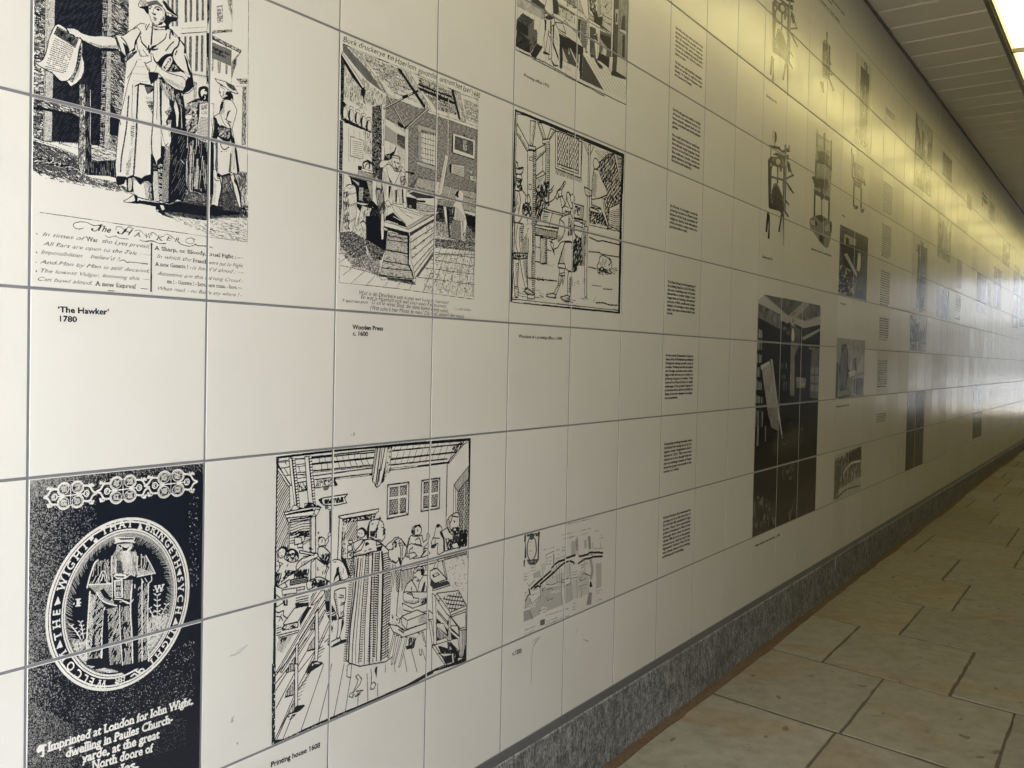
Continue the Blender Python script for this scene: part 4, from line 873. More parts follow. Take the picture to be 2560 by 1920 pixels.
# robed man
p.part('robed_man'); E2()
body = '1030,300 1310,300 1310,375 1280,390 1275,460 1330,500 1350,560 1400,525 1460,545 1520,640 1590,790 1540,810 1550,860 1510,930 1495,1100 1490,1659 1500,2080 1300,2120 1180,2190 1000,2120 640,2060 640,1659 690,1080 640,1000 680,860 750,650 800,610 920,585 1000,540 1050,480 1050,390 1025,370'
p.F(body, 0)
p.H('1050,400 1280,390 1330,520 1350,600 1340,820 1010,800 990,560 1050,470', 88, 2.6, 1.2, 10, jit=.8, gap=.25); p.N('1050,460 1330,500 1340,820 1000,800 980,580', 22, 1.1, 10, 82, 9)
p.H('1360,560 1460,550 1590,790 1360,830', 75, 3.6, 1.1, 10, gap=.2, jit=.8); p.H('760,650 900,590 990,620 980,930 800,940 650,1000', 70, 3.2, 1.1, 10, gap=.35, jit=.8); p.N('1360,720 1580,780 1540,820 1360,830', 30, 1.1, 10, 10, 7)
p.F('1030,310 1060,300 1310,300 1305,325 1290,370 1200,350 1110,365 1040,375', 10); p.F('1070,308 1300,305 1290,325 1120,330', 0); p.L('1030,300 1310,298', 1.8, 10); p.C('1030,375 1150,350 1310,365', 2.2, 10)
p.F('1060,390 1275,380 1270,450 1230,480 1225,520 1150,510 1130,460 1090,440', 10); p.F('1080,400 1120,400 1125,440 1100,430', 0); p.F('1130,440 1220,440 1200,480 1150,490', 0); p.C('1140,430 1180,450 1230,430', 1.6, 0); p.H('1060,390 1275,385 1270,420 1070,420', 85, 2.0, .6, 0)
p.C('1140,520 1160,490 1230,500 1230,540 1180,540 1190,580', 2.2, 10); p.H('1130,520 1260,520 1280,640 1260,800 1170,800 1130,620', 88, 2.2, 1.2, 10, jit=.9); p.F('1060,610 1130,630 1135,790 1060,790', 0); p.H('1060,610 1130,630 1135,790 1060,790', 88, 3.0, .7, 10)
p.C('800,610 750,660 690,830 650,990', 2.6, 10); p.C('990,560 985,700 1000,930', 2.2, 10); p.C('1050,590 1040,780', 2.0, 10); p.C('1350,560 1340,700 1360,830', 2.4, 10); p.C('1460,545 1540,690 1590,795', 2.0, 10); p.C('1400,530 1400,720', 1.6, 10)
p.C('800,930 830,820 870,760 910,800 920,910 970,930', 1.6, 10); p.C('850,890 880,810 900,900', 1.2, 10); p.L('690,950 1000,935', 1.8, 10); p.L('1000,850 1000,1120', 2.0, 10)
p.H('650,940 990,935 1000,1130 1030,1230 900,1210 780,1080', 60, 2.6, 1.2, 10, jit=.9); p.F('830,1030 880,1000 960,1110 1000,1140 960,1170 880,1120', 0); p.C('780,1060 850,1160 940,1210 1060,1240', 2.2, 10)
p.F('1010,830 1040,795 1180,810 1210,840 1170,870 1060,870', 10); p.F('1030,830 1170,835 1150,855 1060,850', 0); p.F('1190,850 1250,820 1300,840 1290,880 1220,870', 0); p.C('1180,860 1250,810 1310,830', 1.8, 10)
p.F('1020,890 1140,870 1150,1130 1030,1130', 10); p.F('1045,910 1120,900 1125,1120 1045,1115', 0); p.T('SE', (1052, 960), (1115, 955), 45, 10, True, bold=1); p.T('EN', (1052, 1030), (1115, 1025), 45, 10, True, bold=1); p.T('IEN', (1052, 1105), (1118, 1102), 55, 10, True, bold=1)
p.H('1160,890 1280,880 1260,1150 1160,1150', 88, 3.0, 1.4, 10, jit=.6); p.F('1040,1190 1130,1150 1200,1190 1120,1210 1040,1210', 0); p.C('1030,1150 1130,1160 1220,1210 1300,1130 1310,950', 1.8, 10); p.C('1100,1190 1180,1180 1240,1215', 1.4, 10)
p.F('1350,860 1420,830 1530,810 1540,870 1500,900 1420,910 1360,900', 0); p.C('1340,840 1440,820 1580,790', 1.8, 10); p.C('1400,870 1430,920', 1.5, 10); p.C('1450,860 1480,910', 1.5, 10); p.C('1540,830 1540,890 1500,930', 2, 10)
for q, w_ in (('690,1050 650,1650 640,1990', 3.0), ('890,1270 860,1650 850,1960', 3.0), ('1270,950 1250,1300 1270,1659 1280,2030', 2.8), ('1410,900 1410,1659 1410,2000', 2.4), ('1500,930 1490,1300 1490,1659 1500,2010', 2.2), ('1100,1240 1110,1659 1140,2060', 2.0)): p.C(q, w_, 10)
for q, a in (('700,1080 780,1080 890,1250 860,1960 640,1980 660,1500', 55), ('700,1080 760,1100 700,1900 650,1980', -60), ('920,1290 1100,1250 1120,2040 960,2060 940,1659', 60), ('1120,1260 1240,1240 1270,1659 1280,2040 1140,2060', 88), ('1350,1000 1400,960 1410,2000 1360,2020', 55), ('1420,930 1490,930 1490,1990 1420,1990', 62)): p.H(q, a, 2.6, 1.1, 10, jit=.7, gap=.12)
p.F('880,1300 930,1300 950,1659 940,1980 870,1990 860,1700', 0); p.F('1290,1000 1350,1000 1360,2000 1290,2020', 0); p.F('1130,1600 1150,1400 1170,2000 1140,2020', 0); p.F('720,1700 760,1560 750,1950 720,1970', 0)
p.part('oval'); WL(); old = p.clip; m = np.zeros((p.nh, p.nw), bool); raster_poly(m, p.P(oval(.300, .394))); p.clip = m & (p.pid != p.names.index('robed_man')); E3()
p.N('580,330 900,320 1400,150 1800,60 1600,420 1200,620 800,600 600,420', 34, 1.1, 9, 8, 6); p.N('580,330 1700,200 1400,560 900,620 700,560', 14, 1.3, 10, -10, 8); p.F('900,490 1180,450 1160,480 960,530 800,560 790,540', 0); p.L('940,490 1200,440 1420,380', 2.0, 0); p.L('1240,430 1420,360 1500,300', 1.6, 0)
E2()
def sprig(x, y, dx, dy, n_, sz):
    p.C([(x, y), (x + dx * .4, y + dy * .5), (x + dx, y + dy)], 1.7, 10)
    for k in range(n_):
        u = (k + 1) / n_; bx, by = x + dx * u * u * .6 + dx * .4 * u, y + dy * u
        for s_ in (-1, 1): q = [(bx, by), (bx + s_ * sz * .5, by - sz * .5), (bx + s_ * sz, by - sz * .55), (bx + s_ * sz * .55, by - sz * .1)]; p.F(q, 10, sm=True)
for x, y, dx, dy, n_, sz in ((1620, 1560, 0, -460, 6, 52), (1630, 1500, 120, -270, 4, 42), (1610, 1520, -100, -240, 4, 40), (1640, 1560, 160, -180, 3, 40), (560, 1700, -130, -180, 4, 42), (600, 1690, -40, -220, 4, 40), (620, 1760, -140, 20, 4, 36), (600, 1800, -160, 60, 4, 36)): sprig(x, y, dx, dy, n_, sz)
p.N('1500,1400 1760,1350 1740,1560 1640,1659 1480,1659', 18, 1.0, 9, 60, 8); p.N('420,1700 640,1700 640,2000 560,2000', 12, 1.0, 9, 50, 8)
p.clip = old; p.part('motto'); p.T('W', (1585, 1058), (1700, 1035), 90, 10, True, bold=2); p.T('I', (500, 1250), (540, 1245), 100, 10, True, bold=2)
for q in ('455,1210 475,1195 480,1220 460,1228', '545,1195 565,1180 572,1205 552,1212', '1560,1025 1575,1015 1580,1035', '1690,1020 1708,1012 1705,1030'): p.F(q, 10)
# imprint
p.part('imprint'); E3(); K = dict(serif=True, bold=2, it=.06)
p.T('Imprinted at London for Iohn Wight,', (285, 1535), (2020, 962), 105, 10, **K)
p.T('dwelling in Paules Church-', (498, 1608), (1780, 1182), 105, 10, **K)
p.T('yarde, at the great', (700, 1668), (1615, 1372), 105, 10, **K)
p.F('150,1520 180,1460 270,1445 262,1470 245,1475 240,1590 190,1592 215,1570 215,1530 170,1550', 10, sm=True)
p.org(0, 1275, 2.572); p.T('North doore of', (590, 1672), (975, 1556), 56, 10, **K); p.T('S. Paules.', (560, 1762), (880, 1658), 56, 10, **K)
p.rough(.3)
p.build('emblem_print', 'black tiles with a white oval emblem of a robed man, motto around him', 'tile print')
# ------------------------------------------------------------------ print: engraving of a printing workshop with a wooden press
p = Print(3.0, 4.62, 0.0, 2.0, 520, 13)
Q1 = lambda: p.org(840, 60, 5.821); Q2 = lambda: p.org(840, 330, 5.821); Q3 = lambda: p.org(840, 540, 5.821)
Q1(); p.F('60,80 2300,1000 2100,4300 20,3750', 10)
p.part('room')
# rear wall, fine ruled tone
Q2(); q = '715,-500 730,-520 1480,-260 2065,-60 2045,900 1660,800 1460,720 1190,650 1040,880 1050,0'; p.F(q, 7); p.H(q, 2, 1.5, .6, gap=.2); p.H(q, 40, 2.6, .5, gap=.5)
Q1(); q = '725,1050 840,1090 1240,1240 1340,1290 1480,1330 1480,1659 1050,1659 1050,1500 1010,1540 720,1380'; p.F(q, 7); p.H(q, 2, 1.5, .6, gap=.2); p.H(q, 40, 2.4, .5, gap=.5)
# ceiling boards and beams
p.F('100,290 2070,1110 2065,1520 1340,1260 840,1080 720,1000 330,560', 10, .9)
for a, b in (('330,410', '900,620'), ('430,520', '960,740'), ('540,650', '1040,850'), ('640,790', '1090,960'), ('770,900', '1140,1050'), ('850,1000', '1180,1110'), ('1190,770', '1680,960'), ('1200,860', '1700,1050'), ('1480,1150', '1740,1250'), ('1480,1210', '1750,1310'), ('1740,1000', '2070,1100'), ('1850,1100', '2068,1190'), ('1860,1200', '2068,1280'), ('1880,1290', '2066,1370'), ('1890,1350', '2066,1420')): p.L(a + ' ' + b, .8)
p.N('340,420 900,640 1100,960 850,1020 650,800', 14, .7, 0, -22, 5); p.N('1190,770 1680,980 1760,1330 1480,1260 1230,950', 16, .9, 0, -22, 6); p.N('1860,1090 2068,1180 2066,1460 1890,1400', 14, .7, 0, -20, 4)
p.F('1200,920 1480,1030 1740,1140 1745,1180 1480,1080 1210,960', 0); p.F('1195,865 1480,980 1690,1050 1690,1075 1480,1005 1195,895', 0)
q = '840,1000 1250,1170 1240,1240 850,1090'; p.F(q, 10, .9); q = '1340,1260 2066,1500 2060,1545 1330,1290'; p.F(q, 10, .9)
for q, sh in (('110,300 330,410 720,990 690,1000', None), ('890,640 1080,720 1380,1240 1300,1260', '890,640 935,650 1300,1190 1290,1240'), ('1690,960 1800,1010 1890,1420 1800,1410', '1670,955 1715,975 1815,1400 1780,1380')):
    p.F(q, 10, 1.0); p.N(q, 8, .7, 0, -60, 8)
    if sh: p.F(sh, 0)
q = '95,290 150,330 480,690 690,1000 450,820 260,600 100,400'; p.F(q, 2); p.H(q, -46, 1.6, .7, 10)
# wall of planks with pots on a shelf
p.F('90,420 450,820 720,1040 715,1240 530,1200 520,1600 60,1350', 10); p.N('130,560 720,1060 710,1220 520,1180 420,1300 120,1050', 5, .8, 0, 88, 9)
p.F('85,400 130,480 420,920 390,950 250,760 100,500', 10, 1.0); p.F('100,480 140,540 400,950 380,960 230,770 110,560', 0); p.F('360,960 410,910 425,1000 410,1100 420,1160 405,1160 390,1060 360,1020', 0)
p.F('70,430 125,520 110,1150 60,1350', 0); p.N('70,500 120,540 110,1150 65,1200', 8, .9, 10); p.F('75,1100 140,1160 120,1370 70,1370', 0)
for x, y in ((120, 1290), (215, 1330), (310, 1375), (395, 1430), (475, 1490)):
    p.B([(x - 30, y - 60), (x, y - 90), (x + 35, y - 55), (x + 42, y + 30), (x + 15, y + 85), (x - 28, y + 60), (x - 40, y)], 10, 1.3); p.F([(x - 30, y - 60), (x - 5, y - 85), (x - 15, y), (x - 10, y + 70), (x - 40, y + 30)], 0, sm=True); p.C([(x - 20, y - 90), (x - 30, y - 120), (x + 10, y - 130), (x + 40, y - 100)], 1.3)
p.F('70,1360 200,1410 520,1580 520,1625 200,1465 70,1390', 0); p.L('75,1350 520,1572', 1.2)
p.F('120,1410 175,1430 170,1530 140,1590 130,1620 115,1500', 0); Q2()
p.F('40,-180 100,-160 105,600 60,1450 40,1450', 1); p.H('40,-180 100,-160 105,600 60,1450 40,1450', 3, 2.4, .8, 10, gap=.4)
q = '110,-140 520,20 520,410 310,500 170,780 170,620 90,590'; p.F(q, 10); p.N('400,-30 515,20 515,400 400,300', 6, .7, 0, 85, 10); 
for x in (180, 260, 345): p.L([(x, -110 + x * .3), (x, 430)], .7)
p.F('210,65 395,125 390,385 350,390 205,350', 10, 1.1)
for k in range(8): p.L([(240 + 0 * k, 130 + k * 30), (375, 160 + k * 28)], .7)
# brick flue
q = '525,-370 660,-395 660,650 540,690 520,480'; p.F(q, 0); p.H(q, 3, 2.8, .7, 10, gap=.45, jit=.4); p.N(q, 7, .9, 10, 85, 3)
p.F('660,-400 715,-420 710,100 700,420 660,420', 10, 1.0); p.F('660,-180 690,-170 690,200 665,180', 10, 1.1)
# frame of the press behind the man
q = '715,-260 1000,-30 1050,20 1050,880 1000,700 1000,100 870,30 710,-80'; p.F('715,-230 1005,10 1055,50 1050,0 1010,-40 720,-210', 10, 1.0)
p.F('1005,-60 1055,-50 1045,880 1000,600', 10, 1.1); p.F('715,-100 880,20 880,180 710,110', 7); p.F('885,20 1005,70 1005,250 885,180', 0); p.H('885,20 1005,70 1005,250 885,180', 2, 2.2, .8, 10)
p.F('710,110 880,190 1005,255 1000,600 700,450', 10, .9); p.L('790,160 785,320', .8); p.L('815,170 812,320', .8); p.H('880,180 1000,250 1000,470 930,430', 15, 2.0, .4)
p.F('0,0', 0) if 0 else None
# the thin rods
Q1()
for a, b, w_ in (('600,760', '1000,1500', 8), ('690,1230', '1190,970', 11), ('1340,1225', '990,1545', 11), ('1300,930', '1650,1659', 2), ('1635,1060', '1635,1659', 6)):
    A_, B_ = np.array(pts(a)[0]), np.array(pts(b)[0]); d = (B_ - A_) / np.hypot(*(B_ - A_)); n_ = np.array([d[1], -d[0]])
    if w_ > 2: p.F([A_ + n_ * w_, B_ + n_ * w_, B_ - n_ * w_, A_ - n_ * w_], 10, 1.1); p.L([A_ - n_ * w_, B_ - n_ * w_], 2.0)
    else: p.L([A_, B_], 1.1)
p.F('1110,1000 1190,955 1200,990 1110,1030', 0); p.F('960,1050 1040,1020 1050,1060 970,1090', 0); p.F('990,1500 1050,1460 1060,1480 1000,1540', 0); p.F('900,1420 940,1440 1000,1500 960,1520 900,1480', 0)
Q2(); p.F('1625,-300 1640,-300 1635,380 1620,380', 10, .9)
# window, framed picture, notices
q = '1240,-10 1260,0 1460,40 1445,495 1240,430'; p.F('1190,-110 1480,-20 1470,560 1170,470 1190,420', 8, .8); p.F(q, 10, 1.0)
for k in range(5): p.L([(1262 + k * 38, -30 + k * 12), (1262 + k * 36, 440 + k * 11)], 1.2)
for k in range(5): p.L([(1242, 80 + k * 75), (1452, 140 + k * 72)], 1.2)
p.H('1240,-40 1460,20 1460,60 1240,20', 45, 3.5, .9); p.H('1240,-40 1460,20 1460,60 1240,20', -45, 3.5, .9); p.F('1195,0 1240,10 1240,430 1195,420', 7, .9); p.F('1175,425 1440,500 1465,570 1175,480', 8, .9)
p.F('1700,15 2025,120 2015,400 1690,300', 10, 1.2); p.F('1690,60 1705,20 1700,300 1680,280', 0); p.L('1690,300 2015,402', 2.2); q = '1730,55 2000,140 1995,345 1720,250'; p.F(q, 4); p.H(q, -40, 2.2, .9, 0, jit=.8); p.H(q, 10, 2.4, .8, 10, gap=.55); p.N('1840,120 1900,130 1900,280 1850,260', 30, 1.6, 10, 70, 4); p.B('1855,45 1870,40 1875,60 1860,65', 0, 0)
for q in ('1680,465 1870,490 1865,665 1675,600', '1905,530 1990,560 1985,610 1900,590', '1945,630 2040,650 2035,730 1945,700'): p.F(q, 9, 1.1)
for k in range(5): p.L([(1705, 500 + k * 24), (1850, 535 + k * 24)], .8)
p.N('1910,545 1980,565 1980,600 1910,590', 20, .8, 0, 0, 4); p.N('1960,650 2030,665 2020,710', 20, .8, 0, 0, 4); p.F('1650,480 1680,460 1675,600 1655,590', 0)
# type cases
q = '1190,655 1460,720 1450,930 1120,860 1165,780'; p.F(q, 10, 1.3); p.H(q, 75, 4.6, 1.0); p.H(q, -13, 3.8, 1.0, jit=.1); p.F('1120,870 1450,945 1440,980 1180,965 1050,890', 2); p.L('1170,800 1450,880', 1.4)
q = '1560,770 1665,795 1620,960 1530,930'; p.F(q, 10, 1.1); p.H(q, 70, 4.0, 1.0); p.H(q, -13, 3.4, 1.0)
q = '1680,810 2040,880 2030,1180 1850,1130 1480,1060 1460,990 1640,960'; p.F(q, 10, 1.3); p.H(q, 75, 4.4, 1.1); p.H(q, -13, 3.6, 1.0, jit=.1); p.H('1460,960 1720,1010 1700,1090 1460,1040', 75, 4.0, 1.0); p.L('1690,900 2035,985', 1.6); p.L('1640,970 2030,1090', 2.2)
p.F('1590,320 1635,360 1540,900 1480,940 1465,910', 10, 1.2); p.F('1580,390 1600,400 1510,880 1490,890', 10, .9); p.L('1560,420 1490,880', 1.2)
q = '1060,790 1190,650 1160,760 1120,850 1050,880'; p.F(q, 3); p.H(q, 40, 2.0, .8, 10, gap=.5); p.F('1000,570 1080,580 1140,595 1145,615 1085,625 1080,600 1000,590', 0)
# dark floor under the bench, stool, floor tiles
p.F('1450,1060 1720,1100 2030,1190 2025,1480 1900,1360 1450,1300', 1); p.H('1450,1060 2030,1190 2025,1480 1450,1300', 20, 2.2, .6, 10, gap=.6); p.F('1700,1100 2030,1180 2025,1230 1700,1130', 10, 1.0); p.F('1890,1210 2028,1240 2022,1390 1880,1350', 0)
p.F('1560,1080 1605,1090 1640,1540 1620,1545', 10, 1.0); p.F('1600,1100 1640,1110 1660,1540 1640,1545', 0)
q = '1440,1290 2025,1380 2022,1659 1440,1659'; p.H(q, 2, 1.7, .8, gap=.25); p.H('1440,1290 2025,1380 2022,1560 1440,1500', 60, 2.2, .9, gap=.3); p.H('1900,1380 2025,1400 2022,1640 1880,1600', 35, 2.0, 1.0)
q = '1690,1280 1830,1290 1840,1590 1660,1545'; p.F(q, 8, 1.2); p.H(q, 86, 2.6, 1.2); p.F('1810,1290 1840,1290 1845,1590 1825,1580', 10, .9)
# compositor on the stool
p.part('compositor')
p.F('1710,1040 1760,1000 1820,1010 1850,1100 1870,1180 1890,1240 1885,1290 1840,1300 1740,1290 1700,1260 1690,1150', 10, 1.2); p.H('1740,1080 1880,1240 1860,1280 1740,1290', 82, 3.0, .8); p.B('1740,900 1770,860 1820,850 1850,890 1850,950 1820,1000 1770,990 1735,960', 10, 1.2); p.F('1740,895 1780,850 1790,860 1775,920 1790,960 1760,950 1735,930', 0); p.F('1840,890 1855,960 1820,1010 1800,1000 1835,960', 10); p.F('1850,1290 1890,1250 1905,1340 1880,1440 1850,1500', 10, 1.1); p.F('1705,1090 1730,1090 1720,1250 1695,1240', 0)
p.part('room')
# left corner: shelf, barrel, plank
p.F('320,490 380,500 370,560 320,555', 0); p.C('400,520 395,450 450,430 490,470 480,530', 4.0); p.C('420,520 440,470 470,470', 2.2); p.F('430,400 480,410 570,480 560,500 520,480', 0); p.F('370,525 520,570 515,600 370,560', 10, 1.1)
q = '175,600 320,610 530,690 530,740 500,760 300,690 180,650'; p.F(q, 3); p.H(q, 2, 1.7, .7, 10); q = '320,570 530,605 530,690 320,630'; p.F(q, 9, 1.1); p.H(q, 3, 1.7, .6)
p.F('200,650 530,740 530,1000 700,1180 730,1600 600,1659 420,1659 500,1400 300,1080', 0); p.F('440,700 530,740 520,1020 480,860', 9, 1.0); p.H('440,700 530,740 520,1020 480,860', 80, 1.8, .7); p.F('335,800 400,810 385,1010 330,1000', 9, 1.0); p.H('335,800 400,810 385,1010 330,1000', 80, 2.0, .8); p.H('390,830 520,850 520,1000 390,1020', 5, 2.6, .8, 10, gap=.3); p.F('220,680 340,740 330,790 260,720', 8, .8)
p.N('420,1000 640,1180 650,1500 430,1500', 5, .8, 8); p.F('305,1020 460,1045 460,1060 390,1070 300,1040', 9, .9)
q = '135,790 200,765 270,785 295,900 300,1100 280,1300 240,1440 160,1440 110,1330 100,1050 115,880'; p.F(q, 10, 1.3, True); p.H('105,880 185,850 200,1440 120,1400', 86, 2.0, 1.3, gap=.15); p.H('200,860 290,860 280,1400 210,1430', 86, 4.5, .7)
for c in ('120,880 200,905 292,885', '105,1000 190,1060 300,1030', '105,1020 190,1080 300,1050', '105,1250 190,1290 285,1250', '108,1270 190,1310 285,1275'): p.C(c, 1.2)
p.F('90,600 110,600 100,1430 80,1430', 10, 1.2); p.F('140,790 200,770 265,785 200,830', 10, 1.0)
q = '375,1075 515,1110 420,1545 250,1520'; p.F(q, 10, 1.3); p.N(q, 5, .9, 0, 78, 8); p.C('355,1325 390,1300 430,1330', 2.6); p.N('390,1180 430,1200 420,1240', 20, 1.2, 0, 60, 4)
# floor on the near side
Q3(); p.N('45,230 250,230 420,340 460,560 640,640 640,900 420,760 250,740 60,520', 55, 1.0, 0); p.N('45,230 250,230 420,340 440,560 250,620 60,450', 30, 1.0, 0, 30, 4); p.N('250,560 470,560 650,700 640,920 430,800 200,760', 26, .9, 0)
p.F('420,340 500,250 640,0 760,170 720,480 660,640 560,660 480,560', 0); p.F('430,0 640,0 640,260 520,520 440,420', 0); p.N('430,330 700,500 680,700 480,680', 26, 1.0, 10)
for a, b in (('45,545', '180,560'), ('45,680', '400,420'), ('50,720', '250,760'), ('100,860', '440,590'), ('215,975', '470,760'), ('440,1000', '560,880'), ('150,440', '330,330'), ('690,1030', '760,960'), ('880,1050', '950,940'), ('1060,1080', '1100,1000'), ('250,760', '640,860')): p.L(a + ' ' + b, 1.1)
for k in range(7):
    x0 = 1265 + k * 120; x1 = min(1540 + k * 88, 2012); p.L([(x0, 1105 + k * 14), (x1, 430 + k * 10)], 1.3)
for a, b in (('1440,430', '2015,500'), ('1440,530', '2015,610'), ('1360,630', '2010,730'), ('1260,750', '2010,850'), ('1180,890', '2008,1000'), ('1440,560', '2015,560')): p.L(a + ' ' + b, 1.3)
p.N('1300,560 2010,500 2000,1180 1280,1090', 2.5, 1.0, 0, 80, 4); p.N('1300,560 2010,500 2000,1180 1280,1090', 1.5, 1.1, 0, 5, 6); p.N('1440,330 2015,380 2015,520 1440,460', 30, 1.0, 0, 10, 5); p.F('1160,890 1420,520 1430,560 1200,880', 3)
p.L('40,220 45,970', .9); p.L('60,970 870,1055 2000,1212', 1.1); p.L('2060,-2500 2030,0 2000,1212', 1.0)
# the printer
p.part('printer'); Q2()
p.F('650,470 700,490 690,560 680,760 700,1010 720,1080 690,1260 680,1300 650,1340 620,1200 600,1060 570,870 600,700 630,600 625,500', 2); p.H('570,860 680,830 690,1240 640,1180', 84, 3.0, 1.3, 10, gap=.2); p.F('590,700 660,720 660,830 590,810', 9, .8)
p.F('695,490 780,470 860,560 960,500 1000,560 1030,780 1020,1000 1040,1080 1010,1120 980,1110 970,1020 960,1060 840,1040 720,1120 710,1030 690,900 670,760 670,600', 10, 1.3)
p.H('765,790 960,810 950,1060 780,1030', 86, 5.5, 1.1, gap=.2); p.F('765,780 800,790 790,880 760,980', 0); p.F('860,840 885,840 880,1030 862,1010', 0); p.F('955,830 975,830 985,1020 965,1030', 0); p.C('735,520 760,640 800,780', 1.4); p.C('960,520 880,700 830,780', 1.6); p.C('930,660 950,800', 2.0); p.F('745,620 770,660 830,760 800,770', 0); p.F('950,560 1000,600 1000,760 960,800 940,680', 10, 1.2); p.N('950,640 1010,640 1020,780 950,780', 14, 1.2, 0, 60, 6); p.H('680,560 740,600 730,960 690,900', 85, 3.2, .8)
p.F('630,470 660,420 760,410 770,440 690,520 640,520', 10, 1.2); p.F('780,455 810,500 850,570 930,580 945,470 900,400 820,400', 9, 1.2); p.N('780,455 820,520 860,580 900,590 940,500 900,470 860,540', 26, 1.0, 0, 60, 4)
p.F('810,370 920,390 930,450 900,540 870,560 830,500 815,440', 10, 1.2); p.F('835,420 865,430 860,450 840,445', 0); p.F('885,440 920,450 910,470 890,465', 0); p.C('870,440 865,500 880,510', 1.3); p.F('845,515 890,520 900,540 870,545', 0)
p.F('690,410 710,330 790,310 840,280 880,190 875,240 850,320 820,350 800,400 770,410', 0); p.H('700,340 790,330 780,400', 40, 3.0, .9, 10); p.C('830,345 890,350 930,380 925,410', 2.4); p.C('900,280 910,330', 1.0)
p.F('720,1020 750,990 790,1030 790,1090 750,1080 725,1060', 10, 1.2); p.F('985,1020 1010,1030 1030,1100 1000,1115 975,1100', 10, 1.2)
# the press chest
p.part('press_chest')
p.F('720,1100 700,1010 740,1080 745,1240 715,1230', 10, 1.1); p.F('1020,940 1170,970 1170,1130 1040,1110', 1); p.F('1060,1060 1100,1070 1095,1110 1060,1100', 6)
p.F('1170,960 1450,960 1480,985 1460,1180 1430,1200 1170,1130', 10, 1.2); p.F('1170,990 1300,1000 1300,1030 1170,1020', 0); p.H('1170,1050 1440,1080 1430,1190 1170,1130', 4, 2.6, 1.0); p.F('1200,955 1440,940 1380,970', 0); p.L('1170,1030 1460,1090', 2.0)
p.F('1140,1120 1310,1160 1510,1160 1460,1200 1440,1210 1420,1240 1250,1180', 9, 1.0)
p.F('800,1050 880,1080 990,1110 1300,1220 1025,1390 1010,1330 920,1240 850,1160', 10, 1.2); p.L('930,1130 1010,1200 1120,1260', 1.0); p.L('900,1100 980,1150 1250,1230', .9)
p.F('720,1230 830,1170 920,1260 1000,1330 1025,1390 860,1340 710,1290', 0); p.L('740,1290 900,1340', 1.6, 10); p.L('830,1230 940,1290', 1.4, 10)
p.F('700,1310 860,1350 1050,1420 1440,1200 1440,1260 1070,1470 680,1370', 10, 1.3); p.F('1020,1390 1300,1220 1420,1200 1050,1420', 8, 1.0); p.F('690,1370 1060,1470 1060,1520 1030,1560 760,1440', 0); p.L('770,1440 900,1480', 1.6, 10)
p.F('1070,1470 1440,1260 1440,1300 1080,1520', 2); p.F('660,1180 690,1180 700,1360 690,1560 660,1570 650,1400', 10, 1.2); p.F('680,1380 750,1410 750,1440 690,1430', 9, 1.0)
Q3()
q = '760,240 1040,290 1050,700 1110,810 1130,920 640,860 700,600 740,380'; p.F(q, 9, 1.4); p.H(q, 4, 2.3, .6, jit=.7, gap=.3); p.N(q, 2, .9, 0, 4, 8)
for a, b, w_ in (('755,290', '1030,330', 2.2), ('745,350', '1030,385', 2.2), ('720,490', '1040,550', 3.0), ('690,655', '1080,720', 2.2), ('660,755', '1110,800', 2.2), ('640,870', '1140,920', 2.0), ('760,310', '1020,345', 1.0)): p.L(a + ' ' + b, w_)
p.F('1035,280 1070,270 1060,700 1110,800 1140,930 1120,920 1090,800 1040,710', 0)
q = '1075,290 1440,60 1440,480 1150,900 1120,760 1090,640'; p.F(q, 10, 1.4)
for a, b in (('1085,385', '1440,150'), ('1090,500', '1440,230'), ('1105,620', '1440,310'), ('1120,750', '1440,390'), ('1135,830', '1430,450')): p.L(a + ' ' + b, 2.0)
p.N(q, 1.2, .8, 0, 38, 8); p.H('1300,140 1440,60 1440,320 1330,330', 38, 2.8, .8, gap=.4)
p.F('655,880 740,890 720,930 650,930', 10, 1.2); p.F('1120,910 1165,910 1150,1000 1130,990', 10, 1.2); p.F('740,890 1110,930 1130,1000 1080,970 750,920', 1); p.N('730,900 1150,960 1160,1010 760,940', 40, 1.0, 0, 0, 4)
# title and verses in script
p.part('verse'); Q1()
I = dict(it=.28, serif=False)
for s_, a, b in (('Bock druckerye', (95, 250), (700, 480)), ('te', (735, 500), (830, 535)), ('Haerlem', (850, 560), (1155, 680)), ('gevonden', (1190, 710), (1475, 810)), ('ontrent', (1500, 830), (1720, 905)), ('het', (1735, 925), (1825, 955)), ('Iaer', (1840, 975), (1960, 1005)), ('1440', (1960, 1040), (2085, 1085))): p.T(s_, a, b, 85, 0, bold=0, **I)
Q3()
for s_, a, b in (('Wat is de Druckery een konst wel hoog te roemen!', (325, 1140), (1630, 1285)), ('En wat is Haerlem ook wel over-waerd te noemen;', (355, 1205), (1605, 1340)), ('O ed’le wyse Stad, die dese konst eerst vond:', (510, 1280), (1630, 1408)), ('(Wat schert hier Mentz de neus? Die roof, smeert den mond.', (490, 1360), (1860, 1490))): p.T(s_, a, b, 62, 2, bold=0, **I)
p.T('P. zaenredam pinxit', (90, 1250), (455, 1275), 46, 2, **I); p.T('I. v. velde sculpsit', (1720, 1370), (1960, 1385), 46, 2, **I)
p.rough(.2)
p.build('engraving_print', 'engraving of a printer at a wooden press in a beamed workshop', 'tile print')
